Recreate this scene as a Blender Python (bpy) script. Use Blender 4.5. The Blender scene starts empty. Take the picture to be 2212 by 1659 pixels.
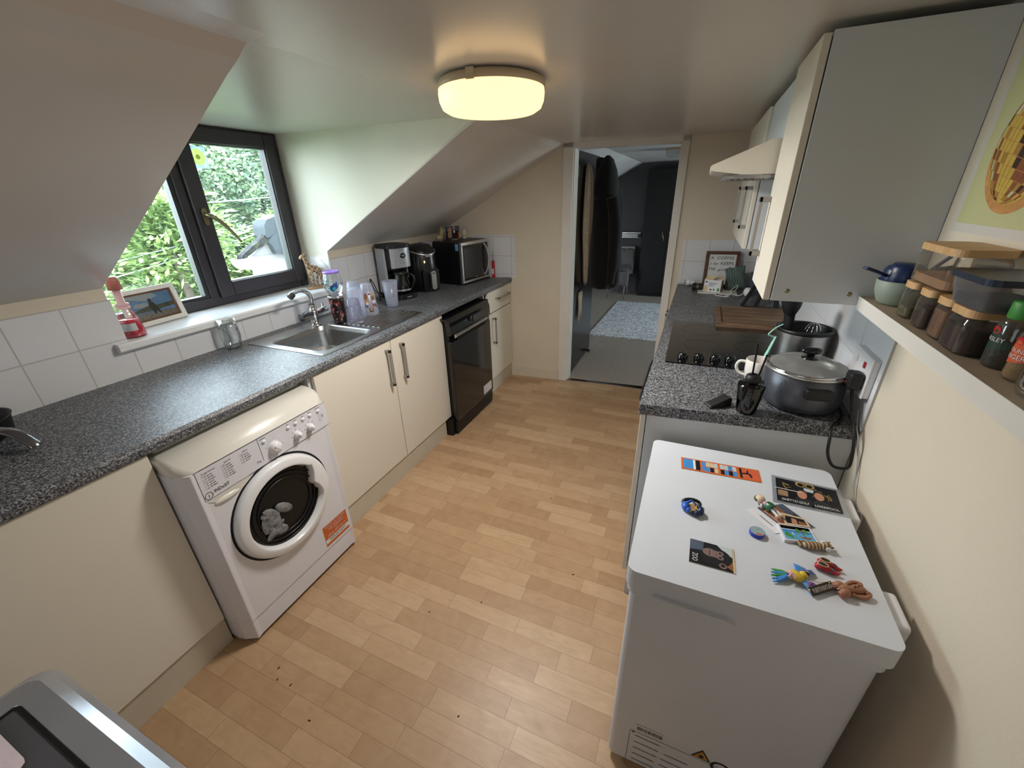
import bpy, math, random
from mathutils import Matrix, Vector
rnd = random.Random(7)
sc = bpy.context.scene
COL = sc.collection
PI = math.pi

# ------------------------------------------------------------------ camera, sky, exposure
cam_d = bpy.data.cameras.new('camera')
cam_d.sensor_width = 36.0
cam_d.lens = 14.4033
cam_d.clip_start = 0.02
cam = bpy.data.objects.new('camera', cam_d)
COL.objects.link(cam)
cam.matrix_world = Matrix(((0.9187593, -0.1450983, 0.3671890, 0.0),
                           (0.3940514, 0.3949217, -0.8299159, 0.0),
                           (-0.0245915, 0.9071843, 0.4200142, 1.55995),
                           (0, 0, 0, 1)))
sc.camera = cam
vs = sc.view_settings
vs.view_transform = 'Standard'
vs.look = 'None'
vs.gamma = 1.0
vs.use_curve_mapping = False
vs.exposure = 1.15
sc.display_settings.display_device = 'sRGB'

world = bpy.data.worlds.new('overcast_sky')
sc.world = world
world.use_nodes = True
wn = world.node_tree.nodes
wl = world.node_tree.links
wn.clear()
w_out = wn.new('ShaderNodeOutputWorld')
w_bg = wn.new('ShaderNodeBackground')
w_tc = wn.new('ShaderNodeTexCoord')
w_sep = wn.new('ShaderNodeSeparateXYZ')
w_rmp = wn.new('ShaderNodeValToRGB')
wl.new(w_tc.outputs['Generated'], w_sep.inputs[0])
wl.new(w_sep.outputs['Z'], w_rmp.inputs[0])
wl.new(w_rmp.outputs[0], w_bg.inputs['Color'])
wl.new(w_bg.outputs[0], w_out.inputs['Surface'])
cr = w_rmp.color_ramp
cr.elements[0].position = 0.0
cr.elements[0].color = (0.86, 0.93, 1.0, 1)
cr.elements[1].position = 0.6
cr.elements[1].color = (0.74, 0.84, 1.0, 1)
SKY = 8.5
w_bg.inputs['Strength'].default_value = SKY

def area_light(name, loc, look, size, size_y, energy, color=(1, 1, 1), portal=False):
    d = bpy.data.lights.new(name, 'AREA')
    d.shape = 'RECTANGLE'
    d.size = size
    d.size_y = size_y
    d.energy = energy
    d.color = color
    o = bpy.data.objects.new(name, d)
    COL.objects.link(o)
    o.location = loc
    o.rotation_euler = (Vector(look) - Vector(loc)).to_track_quat('-Z', 'Y').to_euler()
    if portal:
        d.cycles.is_portal = True
    return o

# the daylight opening of the dormer window, sampled as a portal
area_light('dormer_window_portal', (-2.36, 1.40, 1.49), (0.0, 1.40, 1.49), 1.2, 0.9, 1.0, portal=True)
# the bedroom has a window of its own, out of sight to the right
area_light('bedroom_window_portal', (2.62, 5.5, 1.3), (0.0, 5.5, 1.3), 1.7, 1.1, 1.0, portal=True)
# weak unseen fill light, added behind the photographer to brighten the kitchen
area_light('kitchen_rear_fill', (-0.9, -1.45, 1.35), (-0.6, 2.0, 0.9), 1.0, 0.8, 1.8, (0.93, 0.96, 1.0))

# ------------------------------------------------------------------ materials
MATS = {}
def lin(c):
    if isinstance(c, str):
        c = tuple(int(c[i:i + 2], 16) / 255 for i in (0, 2, 4))
        return tuple(((x + 0.055) / 1.055) ** 2.4 if x > 0.04045 else x / 12.92 for x in c)
    return c

def mat(name, color, rough=0.5, metal=0.0, var=0.06, scale=6.0, bump=0.0, bscale=40.0, coat=0.0, alpha=1.0,
        emit=None, estr=0.0, trans=0.0, spec=0.5, ior=1.45, sheen=0.0):
    if name in MATS:
        return MATS[name]
    m = bpy.data.materials.new(name)
    m.use_nodes = True
    nt = m.node_tree
    b = nt.nodes['Principled BSDF']
    c = lin(color)
    tc = nt.nodes.new('ShaderNodeTexCoord')
    nz = nt.nodes.new('ShaderNodeTexNoise')
    nz.inputs['Scale'].default_value = scale
    nz.inputs['Detail'].default_value = 5
    nt.links.new(tc.outputs['Object'], nz.inputs['Vector'])
    mr = nt.nodes.new('ShaderNodeMapRange')
    mr.inputs['From Min'].default_value = 0.3
    mr.inputs['From Max'].default_value = 0.7
    mr.inputs['To Min'].default_value = 1 - var
    mr.inputs['To Max'].default_value = 1 + var
    nt.links.new(nz.outputs['Fac'], mr.inputs['Value'])
    hs = nt.nodes.new('ShaderNodeHueSaturation')
    hs.inputs['Color'].default_value = (*c, 1)
    nt.links.new(mr.outputs[0], hs.inputs['Value'])
    nt.links.new(hs.outputs[0], b.inputs['Base Color'])
    b.inputs['Roughness'].default_value = rough
    b.inputs['Metallic'].default_value = metal
    b.inputs['Specular IOR Level'].default_value = spec
    b.inputs['IOR'].default_value = ior
    b.inputs['Coat Weight'].default_value = coat
    b.inputs['Coat Roughness'].default_value = 0.08
    b.inputs['Alpha'].default_value = alpha
    b.inputs['Transmission Weight'].default_value = trans
    if sheen:
        b.inputs['Sheen Weight'].default_value = sheen
    if emit is not None:
        b.inputs['Emission Color'].default_value = (*lin(emit), 1)
        b.inputs['Emission Strength'].default_value = estr
    if bump:
        n2 = nt.nodes.new('ShaderNodeTexNoise')
        n2.inputs['Scale'].default_value = bscale
        n2.inputs['Detail'].default_value = 4
        nt.links.new(tc.outputs['Object'], n2.inputs['Vector'])
        bp = nt.nodes.new('ShaderNodeBump')
        bp.inputs['Strength'].default_value = bump
        bp.inputs['Distance'].default_value = 0.01
        nt.links.new(n2.outputs['Fac'], bp.inputs['Height'])
        nt.links.new(bp.outputs[0], b.inputs['Normal'])
    MATS[name] = m
    return m

def glass(name, tint=(1, 1, 1), refl=0.06, rough=0.0, body=0.0, body_col=(0.8, 0.8, 0.8)):
    """thin clear sheet: transparent with a fresnel reflection, some milky body if asked"""
    if name in MATS:
        return MATS[name]
    m = bpy.data.materials.new(name)
    m.use_nodes = True
    nt = m.node_tree
    nt.nodes.clear()
    out = nt.nodes.new('ShaderNodeOutputMaterial')
    tr = nt.nodes.new('ShaderNodeBsdfTransparent')
    tr.inputs[0].default_value = (*tint, 1)
    gl = nt.nodes.new('ShaderNodeBsdfGlossy')
    gl.inputs['Roughness'].default_value = rough
    fr = nt.nodes.new('ShaderNodeLayerWeight')
    fr.inputs['Blend'].default_value = 0.25
    mul = nt.nodes.new('ShaderNodeMath')
    mul.operation = 'MULTIPLY_ADD'
    mul.inputs[1].default_value = 0.55
    mul.inputs[2].default_value = refl
    nt.links.new(fr.outputs['Fresnel'], mul.inputs[0])
    mx = nt.nodes.new('ShaderNodeMixShader')
    nt.links.new(mul.outputs[0], mx.inputs[0])
    nt.links.new(tr.outputs[0], mx.inputs[1])
    nt.links.new(gl.outputs[0], mx.inputs[2])
    last = mx
    if body > 0:
        df = nt.nodes.new('ShaderNodeBsdfDiffuse')
        df.inputs[0].default_value = (*body_col, 1)
        tl = nt.nodes.new('ShaderNodeBsdfTranslucent')
        tl.inputs[0].default_value = (*body_col, 1)
        ad = nt.nodes.new('ShaderNodeMixShader')
        ad.inputs[0].default_value = 0.5
        nt.links.new(df.outputs[0], ad.inputs[1])
        nt.links.new(tl.outputs[0], ad.inputs[2])
        m2 = nt.nodes.new('ShaderNodeMixShader')
        tc = nt.nodes.new('ShaderNodeTexCoord')
        nz = nt.nodes.new('ShaderNodeTexNoise')
        nz.inputs['Scale'].default_value = 30
        nt.links.new(tc.outputs['Object'], nz.inputs['Vector'])
        mr = nt.nodes.new('ShaderNodeMapRange')
        mr.inputs['To Min'].default_value = body * 0.85
        mr.inputs['To Max'].default_value = min(1, body * 1.15)
        nt.links.new(nz.outputs['Fac'], mr.inputs[0])
        nt.links.new(mr.outputs[0], m2.inputs[0])
        nt.links.new(mx.outputs[0], m2.inputs[1])
        nt.links.new(ad.outputs[0], m2.inputs[2])
        last = m2
    nt.links.new(last.outputs[0], out.inputs[0])
    MATS[name] = m
    return m

class NT:
    """small node-building helper"""
    def __init__(s, name):
        s.m = bpy.data.materials.new(name)
        s.m.use_nodes = True
        s.t = s.m.node_tree
        s.b = s.t.nodes['Principled BSDF']
        s.tc = s.t.nodes.new('ShaderNodeTexCoord')
        MATS[name] = s.m
    def link(s, a, b):
        s.t.links.new(a, b)
    def math(s, op, a, b=None, c=None):
        n = s.t.nodes.new('ShaderNodeMath')
        n.operation = op
        for i, v in enumerate((a, b, c)):
            if v is None:
                continue
            if isinstance(v, (int, float)):
                n.inputs[i].default_value = v
            else:
                s.link(v, n.inputs[i])
        return n.outputs[0]
    def node(s, kind, **kw):
        n = s.t.nodes.new('ShaderNode' + kind)
        for k, v in kw.items():
            if k in n.inputs:
                if isinstance(v, (int, float, tuple)):
                    n.inputs[k].default_value = v
                else:
                    s.link(v, n.inputs[k])
            else:
                setattr(n, k, v)
        return n
    def ramp(s, fac, stops):
        n = s.t.nodes.new('ShaderNodeValToRGB')
        e = n.color_ramp.elements
        while len(e) < len(stops):
            e.new(0.5)
        for i, (p, c) in enumerate(stops):
            e[i].position = p
            e[i].color = (*lin(c), 1)
        s.link(fac, n.inputs[0])
        return n.outputs[0]
    def mix(s, fac, a, b, blend='MIX'):
        n = s.t.nodes.new('ShaderNodeMix')
        n.data_type = 'RGBA'
        n.blend_type = blend
        for i, v in ((0, fac), (6, a), (7, b)):
            if isinstance(v, (int, float)):
                n.inputs[i].default_value = v
            elif isinstance(v, tuple):
                n.inputs[i].default_value = (*v, 1)
            else:
                s.link(v, n.inputs[i])
        return n.outputs[2]
    def bump(s, h, strength=0.3, dist=0.01):
        n = s.t.nodes.new('ShaderNodeBump')
        n.inputs['Strength'].default_value = strength
        n.inputs['Distance'].default_value = dist
        s.link(h, n.inputs['Height'])
        s.link(n.outputs[0], s.b.inputs['Normal'])

def tile_mat(name, ax, u0, v0, du=0.157, dv=0.158, tint='dcdde0', grout='b9b5b0'):
    """white glazed wall tiles on a grid; ax = which object axes run along and up"""
    k = NT(name)
    sep = k.node('SeparateXYZ')
    k.link(k.tc.outputs['Object'], sep.inputs[0])
    u = sep.outputs[ax[0]]
    v = sep.outputs[ax[1]]
    fu = k.math('DIVIDE', k.math('SUBTRACT', u, u0), du)
    fv = k.math('DIVIDE', k.math('SUBTRACT', v, v0), dv)
    def line(f, w):
        fr = k.math('SUBTRACT', k.math('FRACT', k.math('ADD', f, 0.5)), 0.5)
        return k.math('LESS_THAN', k.math('ABSOLUTE', fr), w)
    g = k.math('MAXIMUM', line(fu, 0.014), line(fv, 0.014))
    wn_ = k.node('TexWhiteNoise', noise_dimensions='2D')
    cb = k.node('CombineXYZ')
    k.link(k.math('FLOOR', fu), cb.inputs[0])
    k.link(k.math('FLOOR', fv), cb.inputs[1])
    k.link(cb.outputs[0], wn_.inputs['Vector'])
    base = lin(tint)
    t = k.mix(k.math('MULTIPLY', wn_.outputs['Value'], 0.25), base, tuple(x * 0.86 for x in base))
    k.link(k.mix(g, t, lin(grout)), k.b.inputs['Base Color'])
    k.link(k.math('MULTIPLY_ADD', g, 0.5, 0.16), k.b.inputs['Roughness'])
    nz = k.node('TexNoise', Scale=9.0)
    k.link(k.tc.outputs['Object'], nz.inputs['Vector'])
    k.bump(k.math('MULTIPLY_ADD', g, -1.0, k.math('MULTIPLY', nz.outputs['Fac'], 0.5)), 0.25, 0.004)
    return k.m

def make_special():
    # speckled granite-effect worktop
    k = NT('granite_worktop')
    v = k.node('TexVoronoi', Scale=290.0)
    k.link(k.tc.outputs['Object'], v.inputs['Vector'])
    n = k.node('TexNoise', Scale=170.0, Detail=6.0, Roughness=0.7)
    k.link(k.tc.outputs['Object'], n.inputs['Vector'])
    sp = k.node('SeparateColor')
    k.link(v.outputs['Color'], sp.inputs[0])
    f = k.math('MULTIPLY_ADD', sp.outputs[0], 0.42, k.math('MULTIPLY', n.outputs['Fac'], 0.58))
    c = k.ramp(f, [(0.28, '17181a'), (0.42, '3e4044'), (0.55, '64666b'), (0.72, 'a3a4a6')])
    k.link(c, k.b.inputs['Base Color'])
    n2 = k.node('TexNoise', Scale=5.0, Detail=5.0)
    k.link(k.tc.outputs['Object'], n2.inputs['Vector'])
    k.link(k.math('MULTIPLY_ADD', n2.outputs['Fac'], 0.14, 0.36), k.b.inputs['Roughness'])
    k.bump(n.outputs['Fac'], 0.10, 0.002)
    # strip wood vinyl floor, strips along x
    k = NT('wood_strip_floor')
    sep = k.node('SeparateXYZ')
    k.link(k.tc.outputs['Object'], sep.inputs[0])
    W_, L_ = 0.0695, 0.30
    row = k.math('DIVIDE', k.math('SUBTRACT', sep.outputs[1], 0.532), W_)
    ri = k.math('FLOOR', row)
    wr = k.node('TexWhiteNoise', noise_dimensions='1D')
    k.link(ri, wr.inputs['W'])
    col = k.math('ADD', k.math('DIVIDE', sep.outputs[0], L_), k.math('MULTIPLY', wr.outputs['Value'], 7.0))
    ci = k.math('FLOOR', col)
    cb = k.node('CombineXYZ')
    k.link(ri, cb.inputs[0])
    k.link(ci, cb.inputs[1])
    wc = k.node('TexWhiteNoise', noise_dimensions='2D')
    k.link(cb.outputs[0], wc.inputs['Vector'])
    base = k.ramp(wc.outputs['Value'], [(0.0, 'a37e59'), (0.35, 'b28e69'), (0.7, 'bf9c76'), (1.0, 'cdad89')])
    mp = k.node('Mapping')
    mp.inputs['Scale'].default_value = (3.2, 17.0, 1.0)
    k.link(k.tc.outputs['Object'], mp.inputs[0])
    off = k.node('VectorMath', operation='ADD')
    k.link(mp.outputs[0], off.inputs[0])
    k.link(wc.outputs['Color'], off.inputs[1])
    gn = k.node('TexNoise', Scale=1.9, Detail=8.0, Roughness=0.66, Distortion=1.8)
    k.link(off.outputs[0], gn.inputs['Vector'])
    bn = k.node('TexNoise', Scale=13.0, Detail=5.0, Distortion=1.0)
    k.link(k.tc.outputs['Object'], bn.inputs['Vector'])
    g1 = k.mix(k.math('MULTIPLY', gn.outputs['Fac'], 0.72), base, lin('866447'))
    g2 = k.mix(k.math('MULTIPLY', bn.outputs['Fac'], 0.40), g1, lin('d3b795'))
    fr = k.math('ABSOLUTE', k.math('SUBTRACT', k.math('FRACT', k.math('ADD', row, 0.5)), 0.5))
    fc = k.math('ABSOLUTE', k.math('SUBTRACT', k.math('FRACT', k.math('ADD', col, 0.5)), 0.5))
    jt = k.math('MAXIMUM', k.math('LESS_THAN', fr, 0.013), k.math('LESS_THAN', fc, 0.0035))
    k.link(k.mix(k.math('MULTIPLY', jt, 0.5), g2, lin('6b4d33')), k.b.inputs['Base Color'])
    k.link(k.math('MULTIPLY_ADD', gn.outputs['Fac'], 0.16, 0.33), k.b.inputs['Roughness'])
    k.bump(k.math('MULTIPLY_ADD', jt, -0.6, k.math('MULTIPLY', gn.outputs['Fac'], 0.35)), 0.12, 0.003)
    # ribbed beige carpet
    k = NT('ribbed_carpet')
    wv = k.node('TexWave', Scale=22.0, Distortion=1.0, bands_direction='X')
    k.link(k.tc.outputs['Object'], wv.inputs['Vector'])
    n = k.node('TexNoise', Scale=160.0, Detail=3.0)
    k.link(k.tc.outputs['Object'], n.inputs['Vector'])
    f = k.math('MULTIPLY_ADD', wv.outputs['Fac'], 0.5, k.math('MULTIPLY', n.outputs['Fac'], 0.5))
    k.link(k.ramp(f, [(0.2, '6f655b'), (0.8, 'b9aea2')]), k.b.inputs['Base Color'])
    k.b.inputs['Roughness'].default_value = 0.95
    k.bump(f, 0.6, 0.006)
    # satin painted ceiling with faint roller and trowel marks
    for nm, colr, rg in (('satin_ceiling_paint', 'd6d2cd', 0.25), ('dormer_ceiling_paint', 'dcd9d4', 0.30)):
        k = NT(nm)
        n = k.node('TexNoise', Scale=2.2, Detail=6.0)
        k.link(k.tc.outputs['Object'], n.inputs['Vector'])
        b0 = lin(colr)
        k.link(k.mix(n.outputs['Fac'], tuple(x * 0.93 for x in b0), b0), k.b.inputs['Base Color'])
        k.b.inputs['Roughness'].default_value = rg
        n3 = k.node('TexNoise', Scale=70.0, Detail=5.0)
        k.link(k.tc.outputs['Object'], n3.inputs['Vector'])
        k.bump(k.math('MULTIPLY_ADD', n.outputs['Fac'], 2.5, n3.outputs['Fac']), 0.05, 0.004)
    # wood with long grain along x
    for nm, stops in (('acacia_board', [(0.25, '453123'), (0.5, '6f543f'), (0.75, '957a5f')]),
                      ('bamboo_lid', [(0.2, 'b98f5e'), (0.8, 'd6b384')]),
                      ('walnut_frame', [(0.2, '3d2618'), (0.8, '6a452d')]),
                      ('carved_wood', [(0.2, '7d6248'), (0.8, 'b2926e')])):
        k = NT(nm)
        mp = k.node('Mapping')
        mp.inputs['Scale'].default_value = (3.0, 40.0, 20.0)
        k.link(k.tc.outputs['Object'], mp.inputs[0])
        n = k.node('TexNoise', Scale=1.5, Detail=6.0, Distortion=0.6)
        k.link(mp.outputs[0], n.inputs['Vector'])
        k.link(k.ramp(n.outputs['Fac'], stops), k.b.inputs['Base Color'])
        k.b.inputs['Roughness'].default_value = 0.5
    # brushed stainless steel
    k = NT('brushed_steel')
    mp = k.node('Mapping')
    mp.inputs['Scale'].default_value = (4.0, 4.0, 200.0)
    k.link(k.tc.outputs['Object'], mp.inputs[0])
    n = k.node('TexNoise', Scale=3.0, Detail=4.0)
    k.link(mp.outputs[0], n.inputs['Vector'])
    k.link(k.ramp(n.outputs['Fac'], [(0.3, '9b9a99'), (0.7, 'b6b5b3')]), k.b.inputs['Base Color'])
    k.b.inputs['Metallic'].default_value = 1.0
    k.link(k.math('MULTIPLY_ADD', n.outputs['Fac'], 0.15, 0.24), k.b.inputs['Roughness'])
    # leaf greens, varied from leaf to leaf
    for nm, a, b, c in (('conifer_foliage', '4a5f3c', '71894f', '9aac70'), ('broadleaf_foliage', '33473a', '53705a', '7d946a'),
                        ('birch_foliage', '5a705a', '7d9476', '9fb08c')):
        k = NT(nm)
        oi = k.node('TexWhiteNoise', noise_dimensions='3D')
        sn = k.node('VectorMath', operation='SNAP')
        sn.inputs[1].default_value = (0.22, 0.22, 0.22)
        k.link(k.tc.outputs['Object'], sn.inputs[0])
        k.link(sn.outputs[0], oi.inputs['Vector'])
        k.link(k.ramp(oi.outputs['Value'], [(0.0, a), (0.5, b), (1.0, c)]), k.b.inputs['Base Color'])
        k.b.inputs['Roughness'].default_value = 0.6
        k.b.inputs['Transmission Weight'].default_value = 0.0
    # speckled wool rug: white with grey cracked pattern
    k = NT('marbled_rug')
    v = k.node('TexVoronoi', Scale=19.0, feature='DISTANCE_TO_EDGE')
    n = k.node('TexNoise', Scale=14.0, Detail=4.0)
    k.link(k.tc.outputs['Object'], n.inputs['Vector'])
    mxv = k.node('VectorMath', operation='ADD')
    k.link(k.tc.outputs['Object'], mxv.inputs[0])
    scl = k.node('VectorMath', operation='SCALE')
    k.link(n.outputs['Color'], scl.inputs[0])
    scl.inputs['Scale'].default_value = 0.10
    k.link(scl.outputs[0], mxv.inputs[1])
    k.link(mxv.outputs[0], v.inputs['Vector'])
    k.link(k.ramp(v.outputs['Distance'], [(0.0, '9498a0'), (0.06, 'bcbfc5'), (0.2, 'e6e7ea')]), k.b.inputs['Base Color'])
    k.b.inputs['Roughness'].default_value = 0.95
    # wavy-line fabric pouch and striped throw
    for nm, a, b, sc_, ds in (('wavy_line_fabric', '3d4a45', '6d7d76', 30.0, 9.0), ('striped_throw', '3d3b3c', '7a7775', 14.0, 1.2)):
        k = NT(nm)
        wv = k.node('TexWave', Scale=sc_, Distortion=ds, Detail=1.0)
        k.link(k.tc.outputs['Object'], wv.inputs['Vector'])
        k.link(k.ramp(wv.outputs['Fac'], [(0.35, a), (0.65, b)]), k.b.inputs['Base Color'])
        k.b.inputs['Roughness'].default_value = 0.85
    # coat patterns: giraffe patches, tabby stripes, mossy roof
    k = NT('giraffe_patches')
    v = k.node('TexVoronoi', Scale=42.0, feature='DISTANCE_TO_EDGE')
    k.link(k.tc.outputs['Object'], v.inputs['Vector'])
    k.link(k.ramp(v.outputs['Distance'], [(0.05, 'cbb391'), (0.12, '7d5f43')]), k.b.inputs['Base Color'])
    k.b.inputs['Roughness'].default_value = 0.55
    k = NT('tabby_stripes')
    wv = k.node('TexWave', Scale=42.0, Distortion=2.0, bands_direction='X')
    k.link(k.tc.outputs['Object'], wv.inputs['Vector'])
    k.link(k.ramp(wv.outputs['Fac'], [(0.25, '5f4a35'), (0.6, 'b09673')]), k.b.inputs['Base Color'])
    k.b.inputs['Roughness'].default_value = 0.5
    k = NT('mossy_roof')
    n = k.node('TexNoise', Scale=16.0, Detail=6.0)
    k.link(k.tc.outputs['Object'], n.inputs['Vector'])
    k.link(k.ramp(n.outputs['Fac'], [(0.35, '0b0c0d'), (0.5, '1c1e1f'), (0.62, '353a26')]), k.b.inputs['Base Color'])
    k.b.inputs['Roughness'].default_value = 0.9
    k.bump(n.outputs['Fac'], 1.0, 0.05)
make_special()

M = MATS
mat('cream_wall_paint', 'd6cbb8', 0.6, var=0.03, scale=3, bump=0.08, bscale=120)
mat('dormer_cheek_paint', 'd9d5c6', 0.5, var=0.03, scale=3, bump=0.08, bscale=120)
mat('grey_wall_paint', '5c5a5f', 0.7, var=0.04)
mat('cream_door_laminate', 'dcd5c7', 0.42, var=0.02, scale=2)
mat('white_melamine', 'cfd3d6', 0.4, var=0.02)
mat('beige_edge', 'b9a58c', 0.5, var=0.05)
mat('white_gloss', 'e4e4e6', 0.28, var=0.02, coat=0.2)
mat('white_trim_paint', 'ddd9d2', 0.4, var=0.03)
mat('cream_trim_paint', 'd2c8b4', 0.45, var=0.03)
mat('plinth_board', 'c4bba9', 0.5, var=0.04)
mat('appliance_white', 'dcdce2', 0.32, var=0.015, coat=0.25)
mat('appliance_cream_white', 'dad6cc', 0.3, var=0.015, coat=0.3)
mat('freezer_white', 'cdd1d8', 0.36, var=0.02, coat=0.15)
mat('print_grey', '4a4b52', 0.5)
mat('ink_black', '14151a', 0.5)
mat('gap_shadow_black', '0b0b0c', 0.8)
mat('gloss_black', '0c0c0f', 0.12, coat=0.6)
mat('satin_black', '121214', 0.4)
mat('soft_black_plastic', '1b1b1d', 0.5)
mat('matte_black', '0b0b0c', 0.85)
mat('dark_window_frame', '37343a', 0.38, var=0.08)
mat('window_gasket', '2a2d31', 0.4)
mat('brass', '8d8468', 0.35, 1.0)
mat('chrome', 'd6d7da', 0.08, 1.0, var=0.02)
mat('dark_chrome', '8c8d90', 0.15, 1.0)
mat('grey_metal_handle', '98948f', 0.42, 0.25, var=0.05)
mat('silver_plastic', 'b4b7bd', 0.25, 0.6)
mat('charcoal_panel', '2c2d2f', 0.35)
mat('bin_lid_grey', '55565a', 0.4)
mat('air_fryer_black', '0b0b0d', 0.32, coat=0.15)
mat('charcoal_metal', '55575e', 0.36, 0.6)
mat('light_metal', 'c6c6c4', 0.3, 0.9)
mat('orange_label', 'c8642b', 0.5)
mat('label_white', 'd9d9d8', 0.5)
mat('paper_white', 'd8d8dc', 0.7)
mat('red_plastic', 'b3262c', 0.35)
mat('blue_plastic', '16284f', 0.35)
mat('cobalt_plastic', '2b3aa6', 0.3)
mat('navy_lid', '1f2a3d', 0.35)
mat('mint_plastic', '9fd3c4', 0.4)
mat('lilac_plastic', '9d7ade', 0.35)
mat('sage_ceramic', '8a968a', 0.5)
mat('white_ceramic', 'e6e0da', 0.2, coat=0.3)
mat('skin_tone', 'b98368', 0.55)
mat('tan_skin', '9d6a50', 0.5)
mat('pale_wood', 'd5bfa4', 0.5)
mat('bottle_green', '1d5a38', 0.3, coat=0.3)
mat('leaf_green', '3e8b3a', 0.45)
mat('deep_green', '22392b', 0.5)
mat('wash_yellow', 'd1b23a', 0.45)
mat('sky_blue', '3f86c9', 0.45)
mat('purple_paint', '7e4a93', 0.45)
mat('pink_paint', 'd99fb0', 0.5)
mat('royal_blue', '2d62c2', 0.4)
mat('dark_brown', '2e2119', 0.5)
mat('spice_brown', '3a2018', 0.85, var=0.3, scale=90)
mat('spice_red_brown', '2c1310', 0.85, var=0.3, scale=80)
mat('spice_tan', '7d5a40', 0.85, var=0.2, scale=90)
mat('herb_green', '5b5a3a', 0.9, var=0.5, scale=120)
mat('flour_tan', 'b08a66', 0.9, var=0.15, scale=30)
mat('parsley_flakes', '1f2a1a', 0.9, var=0.5, scale=150)
mat('ginger_powder', '9d8055', 0.9, var=0.1, scale=60)
mat('orange_print', 'c85a32', 0.5)
mat('poster_paper', 'bcbb8c', 0.7, var=0.03)
mat('poster_border', 'c9c4bd', 0.7, var=0.03)
mat('lead_flashing', '2a3239', 0.75, 0.0, var=0.2, scale=20)
mat('render_white', '77787c', 0.8)
mat('upvc_white', 'b9bcc0', 0.4)
mat('bark', '5a5148', 0.9, var=0.3)
mat('lawn_green', '3a5a2c', 0.95, var=0.4, scale=2)
mat('cable_black', '121212', 0.45)
mat('cable_white', 'd6d2cc', 0.45)
mat('wire_grey', 'a9b0b5', 0.5)
mat('black_coat', '08080a', 0.95, sheen=0.1)
mat('cream_fleece', 'b7aa97', 0.95, var=0.2, scale=60, bump=0.5, bscale=90)
mat('dark_door_varnish', '1a1413', 0.28, coat=0.15, var=0.2, scale=4)
mat('dark_wardrobe', '0b0b0e', 0.45, var=0.1)
mat('pink_soap', 'c8203a', 0.15, coat=0.5)
mat('pale_pink', 'e4b9bd', 0.3)
mat('terracotta_pink', 'b56a62', 0.4)
mat('photo_sky', '6f94bd', 0.4, var=0.25, scale=20)
mat('photo_cloud', 'b9c2c6', 0.4, var=0.1, scale=30)
mat('photo_hill', '5a5a40', 0.5, var=0.25, scale=40)
mat('photo_shore', '8b8076', 0.5, var=0.4, scale=120)
mat('photo_dark', '15151b', 0.4, var=0.2, scale=30)
mat('photo_gold', '9c8250', 0.4, var=0.3, scale=60)
mat('photo_slate', '4c5666', 0.4, var=0.3, scale=18)
mat('photo_orange', 'cf5f3f', 0.4, var=0.1, scale=30)
mat('photo_sea', '5d9fc6', 0.4, var=0.15, scale=60)
mat('photo_sand', 'cbb693', 0.4, var=0.15, scale=60)
mat('cow_brown', '8a5a3c', 0.5)
mat('cow_tan', 'c58f60', 0.5)
mat('lamp_rim', 'c9b79a', 0.4)
mat('lamp_diffuser', 'ffe9c0', 0.4, emit=(1.0, 0.63, 0.28), estr=0.86)
mat('lamp_diffuser_off', 'c9cbd0', 0.4)
mat('lcd_grey', '7d8a86', 0.3)
mat('amber_light', 'f0c070', 0.3, emit=(1.0, 0.7, 0.3), estr=0.8)
mat('towel_pink', 'cfc0c6', 0.9, var=0.08, bump=0.5)
mat('laundry_grey', '8a8a8c', 0.9, var=0.2, scale=20)
mat('drum_dark', '1a1b1d', 0.3, 0.4)
glass('window_glass', (0.93, 0.97, 0.95), 0.03)
glass('clear_glass', (0.94, 0.96, 0.96), 0.08)
glass('jar_glass', (0.84, 0.82, 0.79), 0.07, 0.05, 0.08, (0.6, 0.56, 0.5))
glass('smoked_glass', (0.16, 0.16, 0.17), 0.08)
glass('dark_glass', (0.10, 0.10, 0.11), 0.06)
glass('porthole_glass', (0.42, 0.42, 0.44), 0.05)
glass('lid_glass', (0.80, 0.81, 0.80), 0.10, 0.05, 0.42, (0.62, 0.62, 0.60))
glass('frosted_plastic', (0.85, 0.86, 0.92), 0.05, 0.25, 0.42, (0.76, 0.78, 0.88))
glass('textured_plastic', (0.86, 0.86, 0.94), 0.10, 0.1, 0.18, (0.70, 0.70, 0.82))
glass('tub_plastic', (0.72, 0.72, 0.74), 0.05, 0.2, 0.25, (0.55, 0.55, 0.58))
glass('pink_tint_glass', (0.95, 0.62, 0.66), 0.06)
glass('plastic_sleeve', (0.93, 0.94, 0.95), 0.06, 0.1, 0.10, (0.8, 0.82, 0.85))

# ------------------------------------------------------------------ mesh helpers
_text_cache = {}
def text_geo(s, shear=0.0):
    key = (s, shear)
    if key not in _text_cache:
        cu = bpy.data.curves.new('lettering_tmp', 'FONT')
        cu.body = s
        cu.size = 1.0
        cu.shear = shear
        cu.align_x = 'CENTER'
        cu.align_y = 'CENTER'
        cu.resolution_u = 3
        ob = bpy.data.objects.new('lettering_tmp', cu)
        COL.objects.link(ob)
        dg = bpy.context.evaluated_depsgraph_get()
        me = bpy.data.meshes.new_from_object(ob.evaluated_get(dg))
        vsx = [v.co.copy() for v in me.vertices]
        fs = [tuple(p.vertices) for p in me.polygons]
        bpy.data.objects.remove(ob)
        bpy.data.curves.remove(cu)
        bpy.data.meshes.remove(me)
        xs = [v.x for v in vsx] or [0]
        _text_cache[key] = (vsx, fs, max(xs) - min(xs))
    return _text_cache[key]

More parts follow.
